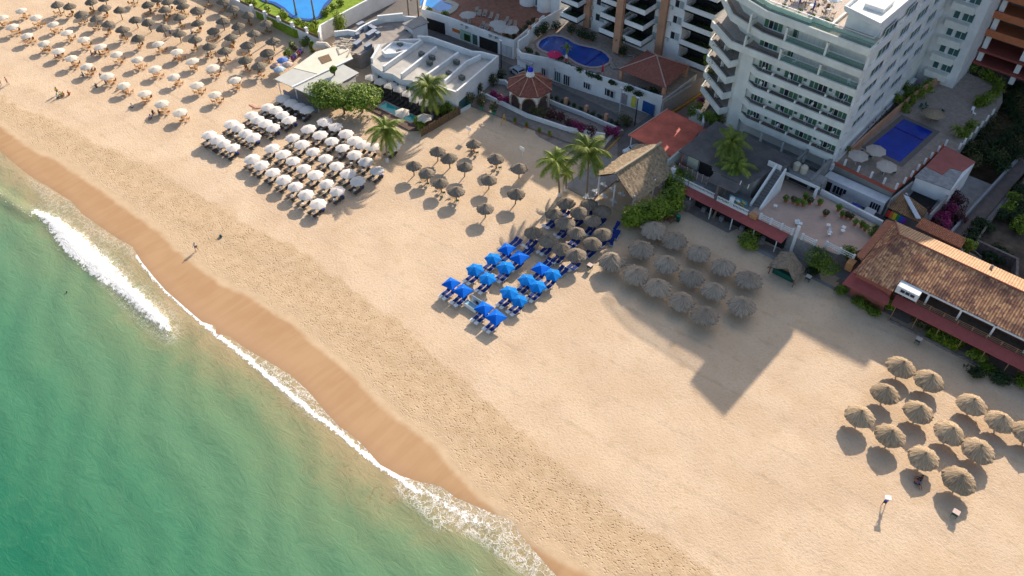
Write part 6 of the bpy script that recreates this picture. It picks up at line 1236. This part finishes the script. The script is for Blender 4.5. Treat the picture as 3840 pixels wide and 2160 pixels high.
p = G('b3', 1955, 700, 0); q_ = G('b3', 1960, 300, 6.6); palm((q_.x+.1, q_.y-.6, 0), (q_.x, q_.y, 6.6), 'coconut palm rising beside the lounger block and turquoise pool', seed=7, fl=4.6, nf=28)
q_ = G('G', 1335, 400, 9.2); palm((-43.4, 101.0, 0), (q_.x, q_.y, 9.2), 'upper palm in front of the stained dark roof', seed=8, fl=4.2, nf=24, white=False)
q_ = G('G', 1385, 660, 7.0); palm((-42.6, 100.6, 0), (q_.x, q_.y, 7.0), 'lower palm in front of the stained dark roof', seed=9, fl=4.0, nf=24, white=False)
q_ = G('D', 985, 530, 6.2); palm((q_.x, q_.y, .3), (q_.x, q_.y, 6.2), 'small palm seen against the kidney pool water', seed=10, fl=1.5, nf=12, white=False)
q_ = G('D', 1615, 420, 7.5); palm((q_.x+.2, q_.y-.3, 3.9), (q_.x, q_.y, 7.5), 'potted palm by the middle terracotta column', seed=11, fl=1.7, nf=14, white=False, mt=L_dark)
for k, (x, y) in enumerate([(1010,240),(1120,250)]):
    p = G('Cc', x, y, .3); palm((p.x, p.y, .3), (p.x-.2, p.y+.2, 7.2), 'palm against the sun terrace building wall, %s one' % ('left','right')[k], seed=12+k, fl=2.3, nf=18, white=False, mt=L_dark)
for k, (x, y) in enumerate([(1545,170),(1750,215),(1205,30)]):
    p = G('B', x, y, 1.7); palm((p.x, p.y, 1.7), (p.x-.5, p.y+.5, 11.5), 'tall thin garden palm by the azure pool, %s one' % ('middle','right','left')[k], seed=20+k, fl=2.7, nf=18, white=False)
q_ = G('Rr', 1180, 400, 5.6); palm((q_.x, q_.y, 3.98), (q_.x, q_.y, 5.6), 'low drooping palm at the edge of the upper pool terrace', seed=30, fl=1.7, nf=14, white=False)
for k, (c, x, y, z, r, hh, m_) in enumerate([('Cc',455,1085,3.6,4.3,4.2,L_tree),('Cc',60,1040,3.6,3.9,4.2,L_tree),('Cc',250,1130,3.0,2.4,3.2,L_tree),('Cc',150,785,5.0,1.0,5.4,L_tree)]):
    p = G(c, x, y, z); T_ = TH('almond_tree', ('broad round leafy tree left of the turquoise plunge pool','round leafy tree at the cafe canopy corner, left of the broad one','lower leafy tree in front of the cafe canopy','small tuft-topped tree poking above the cafe canopy')[k], 'tree', (p.x, p.y, 0), 'leafy trees by the cafe'); b = MB(); q = random.Random(40+k)
    for j in range(14 if r > 2 else 5):
        a = j*2.4; d = r*.62*math.sqrt(j/14); leaves(b, (p.x+d*math.cos(a)*1.1, p.y+d*math.sin(a)*1.1, z+.2+q.uniform(-.4,.5)-d*.25), r*.48, r*.48, r*.38, 300 if r > 2 else 110, .25, q, .5)
    T_.part('crown', b, m_)
    b = MB(); b.tube([(p.x,p.y,-.1),(p.x+.1,p.y,z-.8)], [.2,.13], 7)
    for j in range(5): a = j*1.26; b.tube([(p.x+.1,p.y,z-1.2),(p.x+r*.5*math.cos(a),p.y+r*.5*math.sin(a),z+.1)], [.1,.03], 5)
    T_.part('trunk', b, M_bark)
hd = [(-52.6,89.9),(-51.2,90.8),(-50.2,92.2),(-49.6,94.2),(-49.2,96.4),(-49.6,98.8),(-50.3,101.2),(-51.3,103.2)]
for k, (x, y) in enumerate(hd): bush('hedge_tree', 'dense green hedge tree curving under the big thatched roof, %s from the beach end' % ORD[k], 'tree', (x, y, 0), 2.5, 2.2, 3.5, L_hedge, 1300, .22, 'hedge trees beside the thatched hall', 6)
spec = [('T',850,80,2.0,1.6,L_hedge,'round green bush on the shaded sand before the red awning',900),
 ('L',170,380,2.3,3.4,L_tree,'leafy green tree between the thatched hut and the tiled restaurant',1300),('L',380,320,1.1,3.8,L_tree,'smaller leafy tree standing on the pink terrace corner',420),
 ('L',100,470,1.3,1.4,L_dark,'dark low bush beside the small thatched hut',400),('L',330,620,1.1,1.3,L_tree,'green bush at the restaurant left corner',350),('L',450,700,1.3,1.0,L_tree,'low bush under the left red awning',350),('L',560,790,1.5,1.1,L_tree,'spreading bush right of the low awning bush',420),('L',680,740,1.1,1.6,L_bright,'bright bush at the awning step',350),
 ('L',940,870,2.0,1.9,L_dry,'grey-green round bush beside the clipped bright hedge',700),('L',1335,1110,1.35,1.7,L_hedge,'round green bush right of the clipped bright hedge',500),('L',1330,1230,1.3,1.1,L_dark,'dark ground bush below the round green one',350),('L',1500,1290,1.6,1.0,L_dark,'long dark ground bush along the awning edge',420),('L',1420,1200,1.3,.9,L_tree,'small green bush along the awning kerb',300),('L',1680,1310,1.4,1.0,L_tree,'green bush at the right picture edge',350),
 ('L',1285,270,1.0,4.2,L_bright,'bright bush at the right end of the orange tile shed',350),('L',570,180,1.2,3.9,L_tree,'tree at the rear corner of the pink terrace',350)]
for c, x, y, r, h_, m_, lb, n_ in [(q[0], q[1], q[2], q[3]*1.22, q[4], q[5], q[6], int(q[7]*1.3)) for q in spec]: p = G(c, x, y, h_*.6 if h_ < 3 else h_); bush('bush', lb, 'bush', (p.x, p.y, 0 if h_ < 3 else h_-1.8), r, r*.85, h_ if h_ < 3 else 2.2, m_, n_, .2, None, 6)
p = G('L', 1110, 980, .8); T_ = TH('clipped_hedge', 'clipped block of bright yellow-green hedge in front of the awning', 'hedge', (p.x, p.y, 0)); b = MB(); q = random.Random(5)
for _ in range(2600):
    x, y, z = q.uniform(-1,1), q.uniform(-1,1), q.uniform(0,1); f_ = q.randrange(3)
    if f_ == 0: z = 1
    elif f_ == 1: y = -1 if q.random() < .7 else 1
    else: x = 1 if q.random() < .5 else -1
    P_ = Vector((p.x+x*2.1+y*.4, p.y+y*1.2, z*1.5+q.uniform(-.06,.06))); nn = Vector((q.uniform(-1,1), q.uniform(-1,1), q.uniform(.1,1))).normalized(); a = nn.orthogonal().normalized()*.16; c_ = nn.cross(a)
    b.poly([P_-a, P_-c_, P_+a, P_+c_])
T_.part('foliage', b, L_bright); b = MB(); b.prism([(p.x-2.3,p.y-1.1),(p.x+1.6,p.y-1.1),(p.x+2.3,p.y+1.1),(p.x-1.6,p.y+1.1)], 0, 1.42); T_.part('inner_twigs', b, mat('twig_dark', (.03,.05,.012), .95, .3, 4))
side = [('N',660,800,4.2),('N',600,900,3.8),('N',560,1010,3.6),('N',640,1060,3.2),('N',700,1000,3.0),('N',520,1120,3.2),('N',600,1180,2.4),('N',460,1230,3.0),('N',420,1320,2.4),('N',350,1350,3.6)]
for k, (c, x, y, z) in enumerate(side): p = G(c, x, y, z); bush('side_shrub', 'olive green shrub climbing along the hotel side wall, %s from the top' % ORD[k], 'shrub', (p.x, p.y, z-2.2), 1.8, 1.7, 3.2, L_dry if k < 6 else L_hedge, 420, .22, 'shrubs along the hotel side', 5)
edge = [('N',1000,640),('N',900,780),('N',980,860),('N',1060,800),('N',1130,720),('Y6',60,1240),('Y6',180,1170),('Y6',290,1100),('Y6',400,1010),('Y6',520,900),('Y6',600,880),('Y6',680,850),('Y6',860,880),('Y6',1010,960),('Y6',1100,1010),('Y6',1200,1080),('Y6',1160,1160),('Y6',1060,1250),('Y6',980,1310),('Rr',1330,370),('Rr',1260,440),('Rr',1440,100)]
for k, (c, x, y) in enumerate(edge):
    p = G(c, x, y, 4.9); bush('terrace_shrub', 'shrub on the rim of the upper pool terrace, number %s clockwise' % (ORD[k] if k < 20 else ('twenty one','twenty two')[k-20]), 'shrub', (p.x, p.y, 3.6), 1.7, 1.5, 1.9, (L_hedge, L_bright, L_tree)[k % 3] if k < 11 else L_hedge, 330, .22, 'shrubs around the upper pool terrace', 5)
scr = [('Y6',1400,1150),('Y6',1300,1300),('Y6',1450,1300),('Y6',1500,1050),('Rr',1700,60),('Rr',1850,60),('Rr',1750,200),('Rr',1880,250),('Rr',1600,330),('Rr',1450,480),('Rr',1530,560),('Rr',1400,620),('Rr',1500,700),('Rr',1650,560),('Rr',1620,700),('Rr',1700,780),('Rr',1750,500),('Rr',1880,560),('Rr',1850,680),('Rr',1300,620),('Rr',1350,700),('Rr',1900,430)]
for k, (c, x, y) in enumerate(scr):
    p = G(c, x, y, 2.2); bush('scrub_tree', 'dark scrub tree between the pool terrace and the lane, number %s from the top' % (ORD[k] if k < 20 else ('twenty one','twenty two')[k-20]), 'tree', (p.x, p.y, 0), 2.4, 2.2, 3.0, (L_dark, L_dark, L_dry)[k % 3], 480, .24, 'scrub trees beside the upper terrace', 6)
for k, (c, x, y) in enumerate([('Rr',900,1390),('Rr',1000,1280),('Rr',1120,1130),('Rr',1100,1300),('Rr',1200,1200),('Rr',1200,1380),('Rr',1020,1400),('Rr',950,1200),('L',1000,60),('L',1080,110),('L',1010,110)]):
    p = G(c, x, y, 2.0); bush('bougainvillea', 'dark red bougainvillea thicket below the small house, number %s' % ORD[k], 'shrub', (p.x, p.y, 0), 1.8, 1.6, 2.4, L_bougd if k % 3 else L_boug, 460, .22, 'bougainvillea thicket by the lane', 5)
for k, (x, y) in enumerate([(850,250),(820,330),(860,400),(780,420),(840,480),(720,440),(800,520),(880,560),(700,500),(860,620),(600,600),(470,640),(440,700),(520,560),(680,840),(620,870),(720,880),(690,800)]):
    p = G('Y7', x, y, 1.6); bush('scrub_bush', 'green scrub bush right of the lane, number %s from the top' % ORD[k], 'bush', (p.x, p.y, 0), 1.7, 1.6, 2.0 if k < 10 else 1.2, (L_dark, L_hedge)[k % 2] if k < 10 else L_dark, 380, .22, 'scrub bushes right of the lane', 5)
for k, (c, x, y) in enumerate([('E',560,1180),('E',620,1130),('E',680,1080),('E',740,1230),('E',800,1270),('E',870,1240),('E',720,640),('E',770,560),('E',790,470),('E',800,700),('E',780,790),('Q',60,600),('Q',-40,560)]):
    p = G(c, x, y, 4.0 if k < 6 or k > 10 else 9.0); bush('hotel_plant', 'leafy plant by the left foot of the stepped hotel, number %s' % ORD[k], 'plant', (p.x, p.y, 2.2 if k < 6 or k > 10 else 7.6), 1.1, 1.0, 2.0, (L_tree, L_hedge, L_boug)[2 if k == 2 else k % 2], 220, .2, 'plants by the left foot of the hotel', 4)
t = TH('courtyard_walls', 'low white planter walls at the left foot of the hotel', 'wall', (-60, 118, 0)); b = MB(); a_ = [G('E',560,1150,3.5),G('E',690,1240,3.5),G('E',690,1330,3.5)]; b.chain([q[:2] for q in a_], .3, 0, 3.5); t.part('wall', b, M_white2)
for k, (c, x, y) in enumerate([('Cc',1430,1190),('Cc',1480,1240),('Cc',1380,1230),('Cc',1100,1380),('Cc',1150,1420),('Cc',1330,1250),('Cc',1180,1350)]):
    p = G(c, x, y, 1.4); bush('court_bush', 'yellow-green bush at the right end of the hotel court, number %s' % ORD[k], 'bush', (p.x, p.y, .2), 1.2, 1.1, 1.9, (L_hedge, L_bright)[k % 2], 260, .2, 'bushes in the hotel court', 4)
for k, (c, x, y) in enumerate([('Cc',1700,1060),('Cc',1800,1000),('Cc',1830,1090),('Cc',1900,870),('Cc',1960,900)]):
    p = G(c, x, y, 1.6); bush('street_bush', 'dry green bush between the beach hotel and the kiosk, number %s' % ORD[k], 'bush', (p.x, p.y, .1), 1.2, 1.1, 2.0, L_dry, 260, .2, 'bushes between hotel and kiosk', 4)
t = TH('log_pile', 'pile of rusty brown logs beside the hedge tree on shaded sand', 'logs', tuple(G('G',660,1270,.3))); o_ = t.org; q = random.Random(8)
for k in range(9): x, y = o_[0]+q.uniform(-.6,.6), o_[1]+q.uniform(-.7,.7); b = MB(); b.tube([(x-.2,y-.7,.2+k*.06),(x+.2,y+.8,.3+k*.07)], .11, 6); t.part('log', b, mat('rusty_wood', (.22,.10,.05), .9, .25, 3))
p = G('G', 735, 1270, .5); t = TH('green_bin', 'upright green bin beside the log pile', 'bin', (p.x, p.y, 0)); b = MB(); b.prism([(p.x-.3,p.y-.25),(p.x+.3,p.y-.25),(p.x+.25,p.y+.3),(p.x-.25,p.y+.3)], 0, 1.1); t.part('body', b, M_green); b = MB(); b.box(p.x-.34,p.x+.34,p.y-.3,p.y+.34,1.103,1.18); t.part('lid', b, M_potg)
# ================================================================ PEOPLE
def person(loc, rz, label, shirt, shorts, pose='walk', hair=(.02,.015,.01), skin=None, hat=None, seed=0, carry=False):
    e = thing('person', label, 'person', loc, rz); q = random.Random(seed)
    if pose == 'walk': J = dict(pel=(0,0,.93), bel=(0,0,1.1), che=(0,.02,1.32), neck=(0,.03,1.48), head=(0,.05,1.6), top=(0,.05,1.70))
    else: J = dict(pel=(0,0,.16), bel=(0,-.03,.35), che=(0,-.02,.58), neck=(0,.02,.75), head=(0,.05,.88), top=(0,.05,.98))
    V, E, Rd = [], [], []
    def av(p, r, par=None): V.append(p); Rd.append(r); i = len(V)-1; (E.append((par, i)) if par is not None else None); return i
    pel = av(J['pel'], .13); bel = av(J['bel'], .12, pel); che = av(J['che'], .14, bel); nk = av(J['neck'], .055, che); hd_ = av(J['head'], .088, nk); av(J['top'], .07, hd_)
    av((0, J['head'][1]+.10, J['head'][2]-.01), .02, hd_)
    for s in (-1, 1):
        sh = av((s*.19, J['che'][1], J['che'][2]+.08), .06, che)
        if pose == 'walk': el_, wr = ((s*.26, .10*s, 1.14), (s*.27, .22*s+.05, .93)) if not carry else ((s*.30, .05, 1.50), (s*.22, .05, 1.72))
        else: el_, wr = (s*.27, .10, .45), (s*.20, .33, .36)
        el = av(el_, .042, sh); w_ = av(wr, .03, el); dv = (Vector(wr)-Vector(el_)).normalized(); pm = av(tuple(Vector(wr)+dv*.06), .034, w_)
        for f_ in range(4): av(tuple(Vector(wr)+dv*(.14+.01*(f_ % 3))+Vector((0,(f_-1.5)*.022,-.01))), .010, pm)
        av(tuple(Vector(wr)+dv*.07+Vector((-s*.05,.03,0))), .011, pm)
        hp = av((s*.09, J['pel'][1], J['pel'][2]-.04), .095, pel)
        if pose == 'walk': kn_, an_ = (s*.10, .14*s+.03, .50), (s*.10, .20*s-.04, .09)
        else: kn_, an_ = (s*.14, .42, .34), (s*.14, .68, .07)
        kn = av(kn_, .06, hp); an = av(an_, .04, kn); av((an_[0], an_[1]+.16, .04 if pose == 'walk' else .10), .035, an)
    def sk(name, V, E, Rd, mt, par):
        me = bpy.data.meshes.new(name); me.from_pydata(V, E, []); o = bpy.data.objects.new(name, me); C.objects.link(o); o.parent = par; me.materials.append(mt)
        o.modifiers.new('skin', 'SKIN'); ld = me.skin_vertices[0].data if me.skin_vertices else None
        if ld is None: 
            bm = bmesh.new(); bm.from_mesh(me); bm.verts.layers.skin.verify(); bm.to_mesh(me); bm.free(); ld = me.skin_vertices[0].data
        for i, r in enumerate(Rd): ld[i].radius = (r, r)
        ld[0].use_root = True; sb = o.modifiers.new('sub', 'SUBSURF'); sb.levels = 1; sb.render_levels = 1; return o
    sk('body', V, E, Rd, skin or M_skin, e)
    cm = lambda c: mat('cloth_%d_%d_%d' % tuple(int(x*100) for x in c), c, .85, .06)
    ps = [J['pel'], J['bel'], J['che'], (0, J['neck'][1], J['neck'][2]-.06)] + [x for s in (-1, 1) for x in ((s*.19, J['che'][1], J['che'][2]+.08), tuple(Vector((s*.19, J['che'][1], J['che'][2]+.08)).lerp(Vector(V[el]) if s == 1 else Vector((-V[el][0], V[el][1]*(1 if pose != 'walk' or carry else -1), V[el][2])), .6)))]
    if shirt: sk('shirt', ps, [(0,1),(1,2),(2,3),(2,4),(4,5),(2,6),(6,7)], [.145,.14,.16,.085,.082,.07,.082,.07], cm(shirt), e)
    hps = []; ed_ = []; rr = [.15]; hps.append(J['pel'])
    for s in (-1, 1): hp0 = Vector((s*.09, J['pel'][1], J['pel'][2]-.04)); kn0 = Vector((s*.10, .14*s+.03, .50)) if pose == 'walk' else Vector((s*.14,.42,.34)); hps += [tuple(hp0), tuple(hp0.lerp(kn0, .75))]; n_ = len(hps); ed_ += [(0, n_-2), (n_-2, n_-1)]; rr += [.115, .09]
    sk('shorts', hps, ed_, rr, cm(shorts), e)
    b = MB(); h = J['head']; b.lathe([(.10,-.02),(.108,.04),(.09,.10),(.04,.135),(0,.14)], 12, (h[0], h[1]-.02, h[2])); obj('hair', b, mat('hair_dark', hair, .8, .1), e, smooth=True)
    b = MB(); 
    for s in (-1, 1): b.blob((h[0]+s*.032, h[1]+.083, h[2]+.012), .009, .006, .006, 0, 6)
    b.blob((h[0], h[1]+.088, h[2]-.045), .022, .006, .006, 0, 6); obj('face_features', b, mat('lips', (.12,.03,.025), .6, .05), e)
    if hat: b = MB(); b.lathe([(.24,.06),(.12,.08),(.11,.17),(0,.19)], 14, h); obj('hat', b, cm(hat), e)
    return e
p = G('Z', 495.5, 630); person((p.x, p.y, 0), R(195), 'person walking alone on the damp sand in a white shirt', (.72,.72,.76), (.03,.04,.05), 'walk', seed=1)
p = G('O', 415, 1205); person((p.x, p.y, 0), R(150), 'person in a blue shirt carrying a white tray overhead near large palapas', (.02,.08,.45), (.02,.03,.03), 'walk', carry=True, seed=2)
b = MB(); b.prism([(-.35,-.28),(.35,-.28),(.35,.28),(-.35,.28)], 0, .12); q = obj('tray', b, M_plast); q.location = (p.x, p.y, 1.80); q.rotation_euler = (0,0,.5); tag(q, 'white tray carried overhead by the person in the blue shirt', 'tray')
for k, (x, y, sh, pz) in enumerate([(650,1040,(.35,.10,.08),'sit'),(690,1015,(.04,.05,.06),'sit'),(668,1050,(.10,.12,.30),'sit')]):
    p = G('O', x, y); person((p.x, p.y, 0), k*2.0, 'person sitting in the shadow of a large palapa, %s of three' % ORD[k], sh, (.03,.05,.10), pz, seed=10+k)
pl = [('A',330,450,(.40,.40,.45),'sit'),('A',295,450,(.55,.12,.03),'sit'),('A',520,560,(.08,.25,.22),'sit'),('A',550,545,(.30,.28,.30),'sit'),('A',665,640,(.03,.07,.30),'sit'),('A',690,620,(.04,.10,.35),'sit'),('A',845,740,(.45,.45,.45),'sit'),
 ('A',1010,830,(.50,.10,.04),'walk'),('A',1060,840,(.25,.14,.06),'walk'),('A',945,860,(.02,.40,.45),'sit'),('A',1160,910,(.02,.16,.24),'walk'),('A',1200,945,(.02,.04,.22),'sit'),('A',1095,990,(.03,.20,.10),'sit'),('A',1350,1010,(.35,.08,.35),'sit'),('A',1400,1020,(.30,.20,.25),'sit'),
 ('A',660,1070,(.65,.45,.03),'walk'),('A',700,1085,(.45,.75,.20),'sit'),('A',725,1085,(.70,.25,.03),'sit'),('A',655,1110,(.20,.50,.55),'sit'),('A',785,1075,(.60,.12,.05),'sit'),('A',95,955,(.40,.12,.10),'walk'),('A',15,975,(.35,.22,.12),'walk'),
 ('A',1040,620,(.10,.12,.12),'sit'),('A',1090,610,(.15,.14,.18),'sit'),('A',1135,620,(.10,.08,.12),'sit'),('A',1735,1290,(.02,.05,.10),'sit'),('A',1805,1290,(.03,.03,.06),'sit'),('A',1500,1220,(.70,.70,.72),'sit'),('A',1710,1340,(.55,.50,.65),'sit'),
 ('a2',1705,500,(.03,.12,.08),'walk'),('a2',1830,830,(.03,.12,.40),'walk'),('a3',915,1140,(.05,.15,.50),'walk'),('a3',740,1200,(.04,.06,.10),'sit'),('a3',205,650,(.20,.40,.65),'sit'),('a3',520,1080,(.40,.48,.62),'sit'),('a2',1945,1330,(.70,.68,.72),'sit'),('c1',1560,470,(.03,.03,.03),'sit'),('c2',720,510,(.10,.03,.10),'sit'),('c2',770,530,(.25,.10,.06),'sit'),('D',1690,1130,(.03,.04,.05),'walk')]
for k, (c, x, y, sh, pz) in enumerate(pl):
    p = G(c, x, y); cn = min([('red',(.5,.1,.05)),('orange',(.65,.25,.03)),('yellow',(.65,.45,.03)),('green',(.04,.2,.1)),('lime',(.45,.7,.2)),('teal',(.05,.4,.45)),('navy',(.02,.05,.2)),('blue',(.05,.13,.42)),('dark',(.05,.05,.06)),('grey',(.42,.42,.45)),('white',(.7,.7,.7)),('brown',(.28,.16,.08)),('purple',(.35,.1,.35))], key=lambda q: sum((a-b)**2 for a, b in zip(q[1], sh)))[0]
    near = 'on the far beach' if c in ('A','a2','a3') else 'near the shops' if c == 'D' else 'below a mid beach palapa'
    person((p.x, p.y, 0), k*1.7, 'person in %s %s %s, number %s from the list along the sea' % (cn, 'walking' if pz == 'walk' else 'sitting', near, k+1) if False else '%s person in %s %s %s, counted from the left' % ((ORD+['twenty '+o for o in ORD])[k] if k != 19 else 'twentieth', cn, 'standing' if pz == 'walk' else 'sitting', near), sh, [(.03,.04,.08),(.25,.10,.05),(.30,.28,.26)][k % 3], pz, seed=30+k)
p = G('X', 405, 1045); e = person((p.x, p.y, -1.38), .4, 'swimmer with head and shoulders above the green water', (.05,.05,.06), (.05,.05,.08), 'walk', seed=90)
p = G('Z', 556, 596); t = TH('beach_bag', 'small dark bag lying on the trodden sand near the walker', 'bag', (p.x, p.y, 0)); b = MB(); b.blob((p.x,p.y,.2), .35, .22, .22, .1); t.part('body', b, mat('dark_teal_cloth', (.02,.08,.10), .8, .1)); b = MB(); b.tube([(p.x-.2,p.y,.35),(p.x,p.y,.55),(p.x+.2,p.y,.35)], .02, 4); t.part('strap', b, M_blackm)
for k, (x, y) in enumerate([(1060,1210),(1120,1225)]): p = G('B', x, y); t = TH('surfboard', 'orange-red board lying on sand by the lounger umbrellas, %s' % ('left','right')[k], 'board', (p.x, p.y, 0)); b = MB(); a = .1 if k == 0 else .9; dx, dy = math.cos(a), math.sin(a); b.prism([(p.x-dx*1.3,p.y-dy*1.3),(p.x-dx*.5+dy*.2,p.y-dy*.5-dx*.2),(p.x+dx*.9+dy*.15,p.y+dy*.9-dx*.15),(p.x+dx*1.3,p.y+dy*1.3),(p.x+dx*.9-dy*.15,p.y+dy*.9+dx*.15),(p.x-dx*.5-dy*.2,p.y-dy*.5+dx*.2)], .02, .12); t.part('deck', b, mat('coral_board', (.62,.20,.10), .5, .08)); b = MB(); b.wall((p.x-dx*1.1,p.y-dy*1.1),(p.x+dx*1.1,p.y+dy*1.1),.04,.122,.126); t.part('stringer', b, M_white2)
